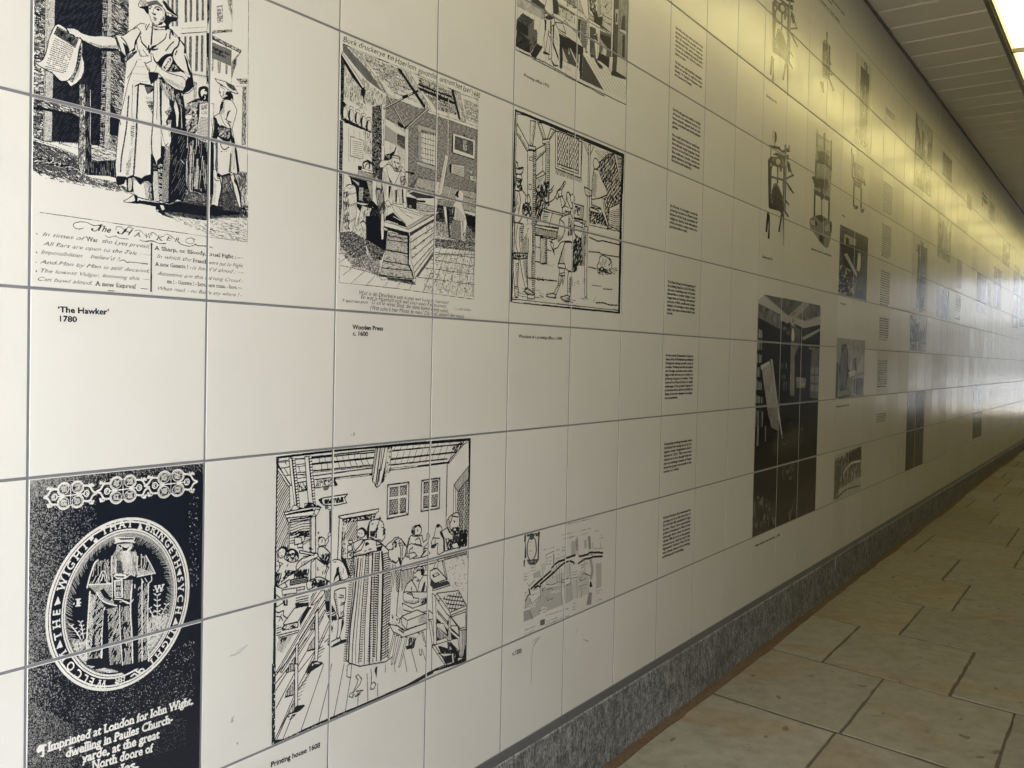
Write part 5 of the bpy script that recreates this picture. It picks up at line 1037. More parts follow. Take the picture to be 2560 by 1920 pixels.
# ------------------------------------------------------------------ print: bold woodcut of a busy printing house
p = Print(2.45, 4.5, 3.0, 5.06, 560, 14)
S8 = 7.9
H1 = lambda: p.org(670, 1080, S8); H2 = lambda: p.org(910, 1080, S8); H3 = lambda: p.org(670, 1270, S8); H4 = lambda: p.org(910, 1270, S8); H5 = lambda: p.org(670, 1470, S8); H6 = lambda: p.org(910, 1470, 4.5321); H7 = lambda: p.org(670, 1660, 4.5321); p.bw = True
H1(); p.F('180,490 2212,275 3990,120 3960,3060 3960,4700 2212,5400 90,6200 120,3000', 10)
p.part('room')
# planked floor
H7()
for a, b in (('630,0', '375,745'), ('705,130', '575,655'), ('860,0', '745,590'), ('930,170', '875,530'), ('1020,330', '1015,470'), ('1120,110', '1130,425'), ('1240,230', '1240,370'), ('270,590', '170,845'), ('720,0', '700,100')): p.L(a + ' ' + b, 2.2)
H6()
for a, b in (('240,870', '240,952'), ('340,860', '350,952'), ('450,750', '485,952'), ('530,680', '600,952'), ('640,650', '710,860'), ('130,900', '120,952')): p.L(a + ' ' + b, 2.0)
# ceiling: planks and battens both sides of the hanging beam
H1()
for q, w_ in (('180,590 400,560', 2.2), ('210,610 410,585', 1.2), ('240,715 430,690', 2.0), ('330,870 440,850', 2.0), ('530,540 715,525', 3.0), ('545,650 730,630', 2.2), ('545,690 730,665', 1.4), ('565,810 740,790', 2.2), ('570,850 745,830', 1.4), ('570,920 755,895', 2.2), ('580,1000 770,980', 2.6), ('600,1185 775,1150', 2.2), ('860,495 2100,360', 3.0), ('865,520 2100,400', 3.2), ('870,635 2090,510', 4.6), ('890,770 2080,650', 3.0), ('895,800 2070,675', 1.5), ('905,870 2060,710', 2.8)): p.L(q, w_)
p.F('900,940 2050,810 2045,860 900,990', 0); p.L('1340,925 1990,845', 1.6, 10); p.F('900,945 1230,905 1320,960 1370,1050 1100,1080 920,1110', 10, 2.4); p.F('1240,895 1330,960 1365,1055 1310,1070 1290,980', 0); p.L('1080,925 1150,1070', 2.0); p.N('930,960 1270,930 1300,1040 940,1080', 9, 2.0, 0, 50, 3)
for k in range(9):
    x = 1000 + k * 118; p.L([(x, 500 - k * 11), (x + 20 - k * 3, 625 - k * 12)], 1.6); p.L([(x + (110 - 14 * k if k < 8 else 0) * .5, 640 - k * 12), (x + 60, 760 - k * 12)], 1.6)
for x in (1060, 1590, 1720, 1850): p.L([(x, 430 - (x - 1060) * .1), (x, 480 - (x - 1060) * .1)], 1.4)
for q in ('600,690 640,800', '590,1010 700,1170', '680,1000 780,1170', '330,600 360,640', '320,720 400,850', '560,840 740,860'): p.L(q, 1.8)
p.N('590,1020 770,1000 780,1150 610,1180', 8, 2.0, 0, 60, 3)
# striped wall and brace
q = '185,790 420,1110 420,1560 400,1800 370,2250 160,2300 160,1100'; p.H(q, 52, 5.2, 2.1, jit=.3); p.F('185,680 240,740 440,1040 410,1090 190,760', 10, 2.2); p.F('190,610 250,720 420,1000 440,1040 410,1030 250,770 190,660', 0); p.N('250,720 470,1030 440,1040 300,830', 9, 2.4, 10)
for q in ('410,520 465,515 560,1440 500,1460', '720,490 795,480 890,1440 800,1480'): p.F(q, 10, 2.2)
for a, b, dx in (('500,510', '600,1470', 60), ('830,470', '915,1440', 55)):
    A_, B_ = np.array(pts(a)[0]), np.array(pts(b)[0]); q = [A_ - [dx / 2, 0], A_ + [dx / 2, 0], B_ + [dx / 2, 0], B_ - [dx / 2, 0]]; p.F(q, 0)
    for k in range(17):
        c = A_ + (B_ - A_) * (k + .5) / 17; p.F([c + [-18, -8], c + [14, -22], c + [20, 8], c + [-12, 20]], 10, sm=True)
p.F('420,1060 470,1050 520,1470 430,1560', 10, 2.0)
# carved pediment over the press
p.F('480,1470 560,1450 600,1540 480,1560', 10, 2.0, True); p.F('720,1420 800,1400 810,1490 720,1510', 10, 2.0); p.F('600,1480 700,1500 800,1390 880,1400 1040,1470 700,1540 620,1560', 0); p.N('820,1420 1000,1440 900,1490', 9, 2.0, 10)
p.F('310,1590 760,1500 930,1480 1050,1490 1010,1530 420,1650 330,1640', 10, 2.4); p.L('400,1620 880,1530', 3.4); H3()
p.F('330,140 920,50 880,150 370,240', 10, 2.2); p.F('900,100 930,20 1020,40 950,160', 10, 2.0); p.F('370,200 870,150 840,220 400,290', 10, 2.4); p.F('420,230 870,160 840,195 430,260', 0)
q = '430,280 830,220 820,600 420,690'; p.H(q, 4, 5.4, 2.0, jit=.3); p.L('430,280 410,820', 2.2); p.L('400,290 385,830', 2.2); p.F('840,190 940,160 940,890 840,880', 10, 2.2); p.F('940,160 945,880 930,880 925,180', 0)
p.F('845,1080 940,1000 940,1390 830,1420', 10, 2.2); p.L('850,190 850,1400', 1.6); p.L('820,230 820,880', 1.6)
p.N('430,470 820,440 810,580 700,600 540,540 430,560', 12, 2.4, 0, 5, 5); p.F('520,580 660,580 660,700 520,730', 10, 2.4); p.F('540,570 690,545 715,560 715,640 670,690 660,590', 10, 2.0); p.L('420,700 520,690', 2); p.F('680,690 810,620 820,640 700,720', 10, 1.8); p.L('580,730 580,800', 2.2); p.L('680,700 690,850', 2.2); p.L('600,790 680,780', 3); p.F('790,790 840,780 890,820 840,840', 0)
p.F('1205,60 1240,50 1240,480 1205,480', 0); p.C('1180,20 1210,40 1240,30 1290,0', 2.0); p.B('1190,500 1230,490 1240,520 1210,560 1180,550', 10, 2.0); p.F('970,480 1005,465 1010,500 980,530', 3)
# scrolls on the wall
H1(); p.F('1000,1340 1060,1310 1280,1270 1570,1225 1510,1310 1550,1400 1340,1450 1110,1450 1040,1400', 10, 2.6); p.N('1090,1340 1480,1280 1500,1390 1120,1430', 11, 2.6, 0, 80, 6); p.F('1010,1330 1060,1310 1080,1400 1120,1450 1050,1420', 0); p.F('1490,1290 1570,1225 1510,1310', 0); p.F('1090,1090 1150,1075 1200,1090 1180,1140 1120,1160 1095,1140', 4, sm=True); p.F('1120,1470 1180,1460 1190,1500 1140,1530', 4, sm=True)
# hanging beam
H2(); p.F('230,310 460,300 550,290 530,480 510,740 450,800 380,980 330,1010 300,1060 250,1095 215,1060 200,1000 165,980 150,800', 10, 2.4)
p.F('460,300 550,300 520,500 500,760 460,790 370,990 330,1000 400,700 440,500', 0); p.N('470,310 540,310 510,740 400,950 420,700', 15, 2.2, 10, 50, 4)
for q, w_ in (('270,310 170,960', 3.0), ('320,310 230,1040', 4.2), ('355,310 290,980', 2.4), ('410,310 330,760', 3.4), ('250,330 160,850', 1.6), ('300,740 260,1040', 4.0)): p.L(q, w_)
p.B('220,1055 260,1075 290,1055 270,1095 235,1095', 0, 0); p.C('460,780 480,810 510,770 500,730', 2.0)
# coffered part of the ceiling
for q, w_ in (('560,375 1950,240', 3.6), ('530,540 1810,400', 4.4), ('520,655 1640,530', 3.4), ('500,760 1060,690', 2.4), ('1060,680 1660,605', 5.0), ('520,720 1000,665', 1.4)): p.L(q, w_)
for k in range(10):
    x = 590 + k * 122; p.L([(x + 25, 300 - k * 14), (x - 5, 375 - k * 11)], 1.5); p.L([(x + 85, 400 - k * 14), (x + 40, 520 - k * 12)], 1.5); p.L([(x + 40, 560 - k * 14), (x, 650 - k * 11)], 1.5)
p.F('2060,180 1660,640 1640,600 1700,520 1960,240', 0); p.F('2040,210 1960,260 1690,560 1680,590', 10); p.L('1950,270 1700,540', 2.0); p.N('1720,330 1900,200 2000,180 1820,400', 10, 2.0, 0, 48, 8)
p.L('1640,640 1620,1659', 3.4); H4(); p.L('1625,0 1615,380', 2.6); H2()
def lattice(q, a1=58, a2=-58, sp=5.2, w_=2.0): p.H(q, a1, sp, w_, jit=.12); p.H(q, a2, sp, w_, jit=.12)
for q, inn, mx, my in (('460,1050 885,990 870,1630 450,1720', '515,1110 835,1060 815,1580 500,1630', '690,1080 685,1600', '515,1310 820,1270'), ('1135,960 1495,910 1485,1510 1120,1570', '1185,1000 1455,960 1435,1460 1175,1500', '1318,980 1310,1480', '1185,1240 1445,1205')):
    p.F(q, 10, 3.4); p.F(inn, 10, 3.0); lattice(inn); p.L(mx, 5.5, 10); p.L(my, 5.5, 10); P_ = pts(q); I_ = pts(inn)
    for k in range(4): p.L([P_[k], I_[k]], 1.6)
p.F('2065,180 2105,160 2090,1659 2065,1659', 0); p.F('1770,1050 2060,680 2060,930 1990,1000 1850,1180', 10, 2.4); p.H('1770,1050 2060,680 2060,930 1990,1000 1850,1180', 80, 4.4, 1.9); q = '1850,1180 1990,1010 2065,920 2065,1659 1830,1659'; p.F(q, 10, 2.0); lattice(q, sp=6.2, w_=2.4); p.F('1980,1010 2000,1000 1990,1659 1960,1659', 10, 1.8); p.L('1765,1080 1760,1600', 2.0); p.L('1800,1120 1810,1590', 2.0)
H4(); q = '1830,0 2075,0 2040,560 1900,540 1870,300 1850,100'; p.F(q, 10); lattice(q, sp=6.2, w_=2.4); p.F('1965,0 1985,0 1975,500 1950,500', 10, 1.6)
# doorway with a boy
H3(); p.F('1390,160 2180,15 2180,60 2130,110 1480,220 1390,180', 10, 2.6); p.F('1480,225 2130,105 2110,200 1520,300', 0); p.N('1500,240 2110,130 2100,190 1520,290', 8, 1.6, 10, 12, 3); p.L('1405,180 1370,1000', 3.0); p.L('1470,230 1440,1010', 2.2); p.F('1470,230 1530,290 1530,650 1540,1050 1590,1200 1640,1380 1560,1300 1440,1020 1450,700', 0)
p.H('1540,290 1750,250 1750,640 1540,650', 45, 5.2, 2.2, jit=.2); p.F('1755,260 2040,220 1960,400 1960,620 1760,640', 10, 2.2); p.H('1500,1000 1720,980 1680,1330 1580,1300', 52, 5.0, 2.2, jit=.2); p.N('1460,250 1540,290 1540,1000 1470,1000', 10, 1.8, 10, 80, 4)
p.part('boy'); p.B('1760,470 1780,430 1850,390 1920,430 1940,490 1900,560 1820,590 1780,590 1755,530', 10, 2.4); p.F('1765,450 1850,390 1930,430 1950,500 1900,550 1890,470 1850,430 1790,440', 0, sm=True); p.B('1785,490 1800,485 1805,505 1790,510', 0, 0); p.B('1830,500 1845,495 1850,515 1835,520', 0, 0); p.L('1780,560 1800,565', 2)
p.F('1760,650 1860,610 1900,660 1880,780 1800,880 1740,890 1690,880 1660,780 1650,700 1690,690', 10, 2.4); p.B('1580,660 1620,640 1665,650 1665,690 1630,710 1590,700', 10, 2.4); p.C('1690,690 1680,760 1720,840', 2.4); p.C('1860,640 1820,760 1760,860', 2.4); p.F('1570,740 1650,730 1660,840 1570,860', 10, 2.4); p.F('1560,890 1680,870 1680,980 1570,1010', 10, 2.4); p.F('1590,930 1640,900 1640,960', 0)
# men at the press
p.part('pressman'); p.F('170,860 230,790 330,780 350,900 320,1000 400,1060 560,1050 620,1040 680,1000 960,890 990,940 960,980 840,1030 740,1110 640,1160 560,1240 450,1300 300,1430 190,1540 160,1400 150,1100 200,1040', 10, 2.4)
p.B('200,860 240,800 310,790 340,850 320,950 260,990 210,960', 10, 2.4); p.F('220,830 250,760 340,760 380,800 360,880 330,830 270,800', 0, sm=True); p.B('225,880 240,875 240,895 228,898', 0, 0); p.B('285,860 300,855 300,875 288,878', 0, 0); p.L('255,945 275,950', 2.2)
p.B('380,850 450,810 530,830 590,900 590,1000 540,1060 450,1070 390,1040 360,960', 10, 2.6); p.F('370,850 450,800 540,830 600,940 600,1010 560,950 530,900 500,840 440,850 400,890', 0, sm=True); p.N('350,900 540,880 560,1040 380,1050', 8, 2.4, 0, 30, 6); p.F('170,1040 260,1080 300,1100 250,1160 200,1300 160,1340', 0); p.N('150,1060 290,1100 220,1300 160,1400', 9, 2.6, 10, 60, 5)
p.F('610,850 640,840 900,900 900,940 620,890', 10, 2.4); p.F('690,960 840,940 690,1000', 10, 2.2); p.C('660,1000 560,1120 560,1220 600,1230', 2.6); p.H('640,1060 840,1020 740,1110 640,1150', 80, 4.4, 1.8); p.N('340,1220 540,1240 300,1440 200,1540', 7, 2.6, 0, 40, 6); p.C('340,1330 420,1330 540,1260', 3.2); p.C('390,1110 370,1150', 2.4)
p.F('990,640 1000,580 1050,570 1110,600 1140,680 1120,740 1060,750 1010,760 985,710', 10, 2.4); p.F('980,600 1000,565 1040,560 1100,600 1060,590 1020,610 1000,660', 0); p.L('1065,630 1060,680', 2.6); p.F('1130,640 1190,580 1190,660 1130,760 1120,720', 10, 2.2)
p.F('980,800 1030,760 1100,770 1200,860 1260,980 1240,1080 1150,1100 1060,1050 1000,960 980,900', 10, 2.6); p.N('1010,900 1220,900 1240,1080 1120,1080', 13, 2.6, 0, 60, 6); p.F('1020,950 1130,1070 1240,1060 1250,1000 1180,1110 1060,1060', 0)
p.F('960,1000 1060,1060 1120,1110 1180,1120 1200,1080 1260,1050 1300,1020 1400,1020 1480,1080 1540,1200 1590,1380 1520,1420 1400,1440 1280,1500 1180,1440 1130,1400 1150,1280 1200,1180', 10, 2.6); p.F('1000,1100 1060,1150 1130,1120 1180,1130 1130,1290 1060,1360 1000,1340 960,1200', 2); p.N('980,1100 1170,1130 1080,1360 980,1340', 12, 2.6, 10, 70, 6)
p.F('1350,1180 1400,1160 1400,1260 1420,1340 1460,1440 1400,1430 1390,1330 1340,1370 1290,1480 1300,1380 1340,1280', 0); p.L('1480,1190 1480,1290', 2.2); p.C('1290,1070 1340,1065', 2); p.H('1380,1250 1440,1250 1480,1430 1400,1430', 20, 4.4, 1.6)
p.part('room'); p.F('160,1360 260,1300 250,1560 180,1560', 10); p.N('160,1300 300,1260 200,1560 150,1560', 9, 2.6, 0, 60, 8)
# bed of the press
p.F('440,1420 760,1360 780,1460 430,1530', 10, 2.2)
for k in range(4): p.L([(430, 1430 + k * 30), (790, 1370 + k * 28)], 2.4)
p.F('270,1640 720,1550 720,1600 280,1690', 10, 2.2); p.N('520,1230 810,1200 790,1350 500,1400', 9, 3.0, 0, 80, 8); p.F('760,1480 830,1440 900,1470 920,1540 850,1590 780,1600', 10, 2.4, True); p.F('930,1380 1040,1370 1180,1440 1240,1500 1180,1560 1000,1570 940,1480', 10, 2.4, True); p.N('830,1400 1200,1430 1200,1560 840,1580', 7, 3.0, 0, 50, 7); p.F('180,1560 270,1590 380,1560 330,1480 420,1410', 10, 2.4)
H5(); p.F('150,130 230,190 300,250 290,300 160,380', 10, 2.2); p.F('270,40 560,0 560,100 280,140', 10, 2.2); p.F('320,150 350,150 360,330 340,340', 10, 2.0); p.F('295,170 385,190 385,350 300,360', 0); p.F('330,160 350,160 355,320 338,320', 10)
p.H('550,160 800,140 800,300 540,340', 4, 5.0, 2.0); p.F('530,300 800,290 800,340 540,400', 0); p.F('520,400 800,340 580,670 310,735 300,700', 10, 2.6); p.F('310,730 590,670 600,720 590,790 290,850 260,800', 0); p.N('300,750 580,690 580,770 300,830', 9, 2.2, 10, 20, 5); p.F('210,930 580,840 610,830 590,880 210,980', 10, 2.2)
p.F('620,640 780,370 860,380 640,790', 0); p.L('650,740 830,430', 2.6, 10); p.C('160,470 210,490 300,450 300,540 380,600', 3.0); p.C('165,560 240,570 260,530', 2.4); p.L('210,660 250,580', 2.2); p.L('250,570 290,650', 2.2); p.H('160,740 270,740 250,940 160,950', 3, 4.8, 1.9)
p.H('210,980 500,920 280,1280 160,1240', 58, 3.6, 1.5, taper=.4); p.N('200,990 400,960 260,1130', 6, 2.4, 0, 60, 7)
# the sloping stair rails
for (a, b, c, d) in (('1100,60', '160,1659', 30, 2.2), ('1110,250', '240,1659', 34, 2.4), ('1110,440', '350,1659', 34, 2.2), ('1200,660', '740,1659', 40, 2.2)):
    A_, B_ = np.array(pts(a)[0]), np.array(pts(b)[0]); n_ = np.array([c, c * .25]); p.F([A_, A_ + n_, B_ + n_, B_], 10, d)
for a, b in (('1000,420', '620,1020'), ('930,560', '640,1000'), ('1090,560', '1000,740'), ('920,1250', '600,1659'), ('600,1200', '760,980'), ('590,1540', '760,1250'), ('760,1250', '910,1220'), ('820,830', '920,810'), ('540,1200', '360,1480'), ('900,520', '1000,380')): p.L(a + ' ' + b, 2.2)
for q in ('930,500 985,430 1000,1100 970,1450 920,1450', '545,1130 590,1090 585,1659 540,1659'): p.F(q, 10, 2.4)
for q in ('810,1120 920,960 910,1200 770,1240', '840,790 920,660 915,800 830,830', '470,1430 530,1370 530,1640 390,1640'): p.F(q, 10, 2.0); p.H(q, 86, 4.6, 2.2)
p.H('860,120 980,60 830,380 810,300', 50, 5.0, 2.6); p.F('1040,60 1110,40 1110,120 900,330 850,340', 10, 2.2)
p.H('1110,60 1240,0 1240,260 1120,270', 70, 4.6, 2.8); p.F('1120,270 1220,250 1340,480 1360,620 1300,700 1260,900 1210,640 1150,520', 0); p.H('1140,440 1330,480 1330,560 1150,540', 6, 5.0, 2.0, 10); p.N('1220,640 1340,640 1340,940 1290,930', 9, 2.4, 10, 60, 8); p.H('1060,1000 1240,780 1230,1120 1000,1150', 20, 5.4, 2.6, gap=.1); p.H('980,1180 1130,1140 1080,1300 970,1440', 8, 6.0, 1.8); p.F('860,1440 1060,1460 1090,1490 1000,1560 840,1640 800,1659 760,1659', 0); p.N('870,1460 1060,1480 860,1620', 8, 3.0, 10, 20, 4)
H7()
for q in ('300,0 335,0 335,470 300,500',): p.F(q, 10, 2.4)
for a, b in (('260,0', '85,220'), ('190,0', '85,130'), ('215,95', '85,300'), ('300,100', '90,500'), ('480,0', '340,250'), ('540,0', '345,290'), ('290,370', '80,850'), ('300,400', '90,870'), ('215,580', '70,865')): p.L(a + ' ' + b, 2.4)
for q in ('240,0 300,0 300,70 220,95', '205,320 295,180 290,345 195,370', '240,520 300,440 300,540 220,570'): p.F(q, 10, 2.0); p.H(q, 87, 4.6, 2.2)
p.L('190,380 290,350', 2.4); p.F('300,500 340,470 410,460 415,480 350,540 220,580 290,530', 0); p.H('340,270 480,70 400,300 345,440', 12, 6.0, 2.2, taper=.5); p.N('200,590 330,560 250,640', 7, 2.4, 0, 15, 8); p.F('450,60 530,0 620,0 470,100 430,130', 0)
p.part('pressman'); H5()
p.F('1310,60 1420,10 1530,0 1530,200 1500,340 1490,480 1500,560 1400,590 1360,480 1330,300 1300,180', 10, 2.6); p.H('1310,100 1350,100 1400,560 1350,500', 10, 4.4, 2.0); p.C('1410,140 1480,150 1480,190 1390,190', 2.4); p.C('1440,300 1520,290', 2.6); p.C('1430,340 1500,320', 2.2); p.H('1420,470 1500,440 1490,580 1420,580', 20, 4, 1.8)
p.F('1380,610 1480,600 1490,700 1450,830 1400,990 1350,990 1380,800', 10, 2.6); p.F('1450,630 1490,640 1470,780 1420,950 1440,780', 0); p.F('1200,1080 1250,1060 1350,1010 1420,980 1430,1040 1540,1020 1540,1060 1400,1110 1260,1170 1190,1130', 10, 2.6); p.F('1430,1040 1550,1015 1540,1055 1390,1120 1260,1165 1280,1120', 0)
# master in the long gown
p.part('master'); H4(); p.F('0,640 60,620 250,640 330,690 480,830 480,960 540,1060 640,1080 700,1000 740,1050 720,1200 700,1500 660,1800 640,2100 640,2500 620,2760 560,2940 420,3040 60,3100 -80,3130 -300,3060 -360,3000 -330,2600 -250,1900 -200,1300 -200,880', 10, 3.0)
H3(); p.L('1740,960 1700,1380', 2.2); H4()
for q, w_ in (('40,900 0,1400 -60,2200 -110,3060', 3.4), ('95,900 70,1500 20,2200 0,3080', 2.4), ('170,900 140,1600 110,2400 100,3060', 5.0), ('230,900 200,1500 180,2400 170,3040', 2.4), ('300,880 280,1500 260,2400 240,3020', 3.2), ('350,880 370,1300 350,2200 330,3000', 7.0), ('-60,1000 -140,1800 -220,2600 -240,3060', 3.2), ('-120,1000 -190,1700 -280,2400 -310,3020', 5.0), ('-20,950 -90,1800 -160,2600 -170,3060', 2.0)): p.C(q, w_)
for x0, x1, sp in ((60, 100, 8), (210, 265, 7), (-260, -200, 8)):
    for k in range(46):
        y = 900 + k * 47; dx = -(y - 900) * .07; p.C([(x0 + dx, y), ((x0 + x1) / 2 + dx, y + 14), (x1 + dx, y + 2)], 2.0)
for k in range(44):
    y = 900 + k * 47; dx = -(y - 900) * .045; p.L([(255 + dx, y), (300 + dx, y + 14)], 3.0)
p.H('370,880 460,860 520,1080 530,1700 400,1700 360,1300', 12, 5.2, 2.6, jit=.5); p.H('370,1700 530,1700 480,2940 330,2990', 8, 6.0, 2.6, jit=.3); p.H('420,1740 520,1720 470,2900 400,2960', 86, 8, 2.0); p.H('540,1100 640,1130 560,1659 520,1660', 84, 6, 2.2); p.H('610,1200 700,1190 690,1659 630,1659', 40, 5.6, 3.0); p.F('560,1020 640,1090 620,1110 540,1060', 0); p.F('660,960 740,1000 730,1110 700,1110', 0); p.C('700,1010 720,1200 700,1500', 3.0)
p.F('20,630 130,615 240,650 240,740 340,720 360,760 280,850 130,870 0,920 -200,960 -220,900 -60,830 0,700', 10, 2.8); p.F('20,690 60,670 110,710 60,740 20,760', 0); p.N('240,780 360,740 340,850 260,860', 22, 2.4, 0, 60, 4); p.H('-200,900 0,900 180,880 180,940 -180,960', 84, 4.6, 2.4); p.C('90,820 140,810', 2.4); p.C('10,860 40,840', 2.2); p.F('235,650 340,700 250,740', 10, 2.2)
p.F('60,420 100,290 160,240 240,220 310,230 370,280 390,350 385,400 420,430 400,460 415,510 405,590 350,660 300,630 220,640 170,600 110,580 60,600', 10, 2.8); p.F('60,400 120,280 100,420 100,560 70,600 40,560', 0); p.C('250,350 280,320 300,240', 2.6); p.F('220,420 260,360 270,340 275,420 240,490', 0); p.N('110,460 260,440 250,600 120,560', 12, 2.4, 0, 60, 7); p.F('340,380 380,375 375,400 345,395', 0); p.F('380,420 405,430 400,460 410,500 400,530 360,550 375,500 370,440', 0); p.L('250,220 330,200', 3.0); p.L('310,170 320,230', 3.0); p.C('150,300 160,330 180,300', 2.0)
p.F('420,770 470,710 540,660 600,590 680,575 695,600 640,620 590,650 640,680 640,760 560,820 470,830', 10, 2.8); p.F('560,680 600,660 640,690 640,770 550,830 540,780', 0); p.N('480,740 620,680 600,810 500,820', 8, 2.0, 10, 60, 4)
p.F('680,700 720,600 830,740 840,850 800,960 740,1040 720,1060 720,800', 10, 2.8); p.F('715,600 740,620 830,740 800,760 750,660', 0); p.L('690,700 750,690', 2.4); p.L('700,740 760,730', 2.4); p.C('770,740 750,850 750,1000', 3.0); p.F('830,830 800,960 740,1060 780,1000', 0)
H7(); p.F('895,20 925,0 945,0 935,160 890,140', 10, 2.2); p.F('990,140 1020,120 1060,170 1040,230 990,290 960,340 960,380 915,370 925,340 960,320 1000,240 1020,180', 10, 2.4); p.L('1000,310 1075,300', 3); p.F('1160,290 1165,230 1200,205 1220,230 1200,280', 10, 2.4); p.C('1165,60 1170,180 1160,280', 2.4); p.N('940,360 1060,310 1040,350 990,380', 8, 2.0, 0, 10, 8); p.F('1205,60 1240,20 1225,170', 0)
# compositors at the back
p.part('compositor'); H4(); p.F('850,740 880,600 930,540 990,560 1080,560 1140,540 1170,680 1240,620 1240,520 1280,480 1300,560 1250,700 1170,790 1250,800 1300,900 1200,960 1000,1000 900,980 820,960 820,860', 10, 2.6); p.F('930,470 960,380 1010,350 1100,330 1130,400 1130,470 1100,530 1020,540 960,520', 10, 2.6); p.F('1010,350 1100,330 1120,400 1060,360 980,420 960,520 930,470', 0); p.C('1050,430 1060,460', 3); p.N('960,430 1010,420 1010,530 960,510', 14, 2.4, 0, 70, 4); p.C('1010,640 1060,600 1100,620 1120,760 1000,700', 2.8); p.F('950,700 1120,720 1200,800 1180,900 1000,980 940,900', 2); p.N('950,720 1180,780 1150,940 950,960', 16, 3.0, 10, 50, 5); p.C('880,960 900,830 960,780', 2.8); p.C('850,960 860,760 940,700', 2.4); p.L('1120,960 1220,840', 4); p.C('900,600 860,760 840,900', 3.2); p.F('880,900 1000,880 1040,940 900,1020', 10, 2.4)
p.F('1320,680 1380,560 1410,400 1440,330 1490,330 1540,400 1530,460 1640,390 1680,480 1780,540 1900,500 1900,700 1780,800 1580,860 1480,920 1440,900 1460,700 1340,740', 10, 2.6); p.F('1430,360 1460,320 1500,340 1480,380 1440,400', 0); p.L('1350,590 1490,600', 2.4); p.L('1400,600 1400,740', 2.4); p.F('1320,740 1440,720 1380,800 1320,800', 0); p.F('1490,450 1540,470 1590,600 1600,860 1560,840 1560,620 1500,520', 0)
p.B('1650,380 1640,260 1690,170 1780,110 1850,100 1880,200 1880,330 1860,480 1780,540 1700,490', 10, 3.0); p.C('1740,150 1720,260 1690,300', 3.4); p.C('1740,160 1850,180', 3.4); p.F('1760,240 1800,260 1780,300', 0); p.F('1740,390 1860,370 1880,440 1800,480 1740,440', 0); p.N('1700,420 1880,400 1860,530 1760,530', 14, 2.6, 0, 60, 5); p.F('1760,420 1800,400 1820,440 1780,450', 10)
for k in range(9): p.C([(1660 + k * 2, 230 + k * 32), (1690 + k * 4, 240 + k * 28)], 2.0)
p.N('1600,600 1900,560 1900,800 1640,840', 7, 3.0, 0, 60, 8); p.F('1720,720 1830,680 1880,780 1760,800', 10, 2.4); p.F('1740,560 1860,540 1900,640 1760,650', 2); p.N('1870,440 2050,430 2030,760 1880,780', 9, 3.2, 0, 60, 10)
# seated compositor, type cases, chest
p.part('room'); p.F('740,1190 1300,1060 2030,860 2030,900 1300,1110 730,1240', 10, 2.4); p.H('1580,980 2030,880 2025,930 1580,1010', 84, 4.4, 2.4); H4(); p.H('730,1240 960,1200 960,1420 730,1659', 86, 5.4, 2.2); p.H('1190,1140 1280,1110 1280,1240 1200,1250', 86, 5.0, 2.2)
q = '1560,1040 2050,920 2050,1659 1720,1560 1620,1380'; p.F(q, 0); p.N(q, 7, 3.4, 10, 75, 7); p.N(q, 4, 2.6, 10, 5, 10); p.L('1620,1160 2030,1030', 2.6, 10); p.L('1640,1280 2030,1170', 2.8, 10); p.L('1850,1450 2030,1400', 4, 10); p.L('1880,1560 2030,1520', 4, 10); p.L('1720,1260 1740,1500', 3, 10)
p.F('1540,1050 1570,1060 1640,1380 1610,1380', 10, 2.4); p.F('1410,1080 1470,1020 1440,1200 1370,1190', 10, 2.2); p.F('1300,1240 1440,1190 1640,1410 1400,1490 1300,1390', 10, 2.8); p.F('1340,1320 1450,1270 1500,1320 1370,1380', 0); p.F('1370,1310 1450,1290 1470,1320 1390,1350', 10); p.F('1320,1390 1400,1500 1640,1430 1700,1490 1360,1590 1300,1520', 2); p.F('1350,1600 1680,1500 1690,1530 1350,1640', 10, 2.4)
p.part('compositor'); p.F('980,1280 990,1200 1060,1150 1150,1160 1180,1240 1160,1330 1250,1330 1270,1560 1250,1659 780,1659 850,1500 940,1420 970,1420', 10, 2.6); p.F('970,1270 1000,1190 1080,1150 1160,1170 1190,1260 1170,1320 1130,1320 1120,1230 1060,1230 1000,1290', 10, 2.6); p.H('1000,1180 1170,1180 1180,1260 1010,1250', 30, 5, 2.0); p.F('1110,1200 1180,1200 1180,1320 1130,1330', 0); p.F('980,1360 1040,1350 1030,1380 990,1390', 0); p.C('1060,1380 1060,1420 1090,1420', 2.4); p.C('1030,1440 1060,1450 1090,1430', 2.6); p.C('940,1430 1020,1560 1050,1659 1090,1480 1160,1350', 2.8); p.F('1180,1470 1210,1450 1200,1560 1180,1659 1120,1659', 0); p.F('920,1600 950,1530 940,1640', 0); p.C('1220,1540 1230,1640', 2.4)
H6(); p.F('440,60 480,40 540,60 560,110 620,120 620,160 560,180 460,160 440,120', 10, 2.4); p.C('480,60 540,80 560,120', 2.2); p.H('460,140 620,140 620,170 470,160', 86, 6, 1.8); p.N('640,120 720,100 720,200 640,200', 9, 2.6, 0, 60, 5)
p.part('room'); p.F('430,170 550,230 720,170 720,260 600,290 450,250', 10, 2.4)
p.F('310,300 420,330 440,430 330,440', 1); p.N('310,300 430,330 430,430 330,430', 10, 3.4, 10, 0, 3); p.F('400,200 450,200 440,300 380,290', 9)
p.F('280,410 380,430 450,490 720,390 720,460 440,560 380,520 330,500', 10, 2.6); p.L('390,470 450,510', 3); p.L('390,440 470,480', 2.4)
p.F('425,320 600,250 720,300 720,390 480,470 425,410', 10, 2.6); p.L('425,320 490,370', 2.4); p.L('490,370 690,290', 2.6); p.L('490,370 480,465', 2.6); p.H('610,340 700,290 700,390 620,400', 87, 5, 2.2)
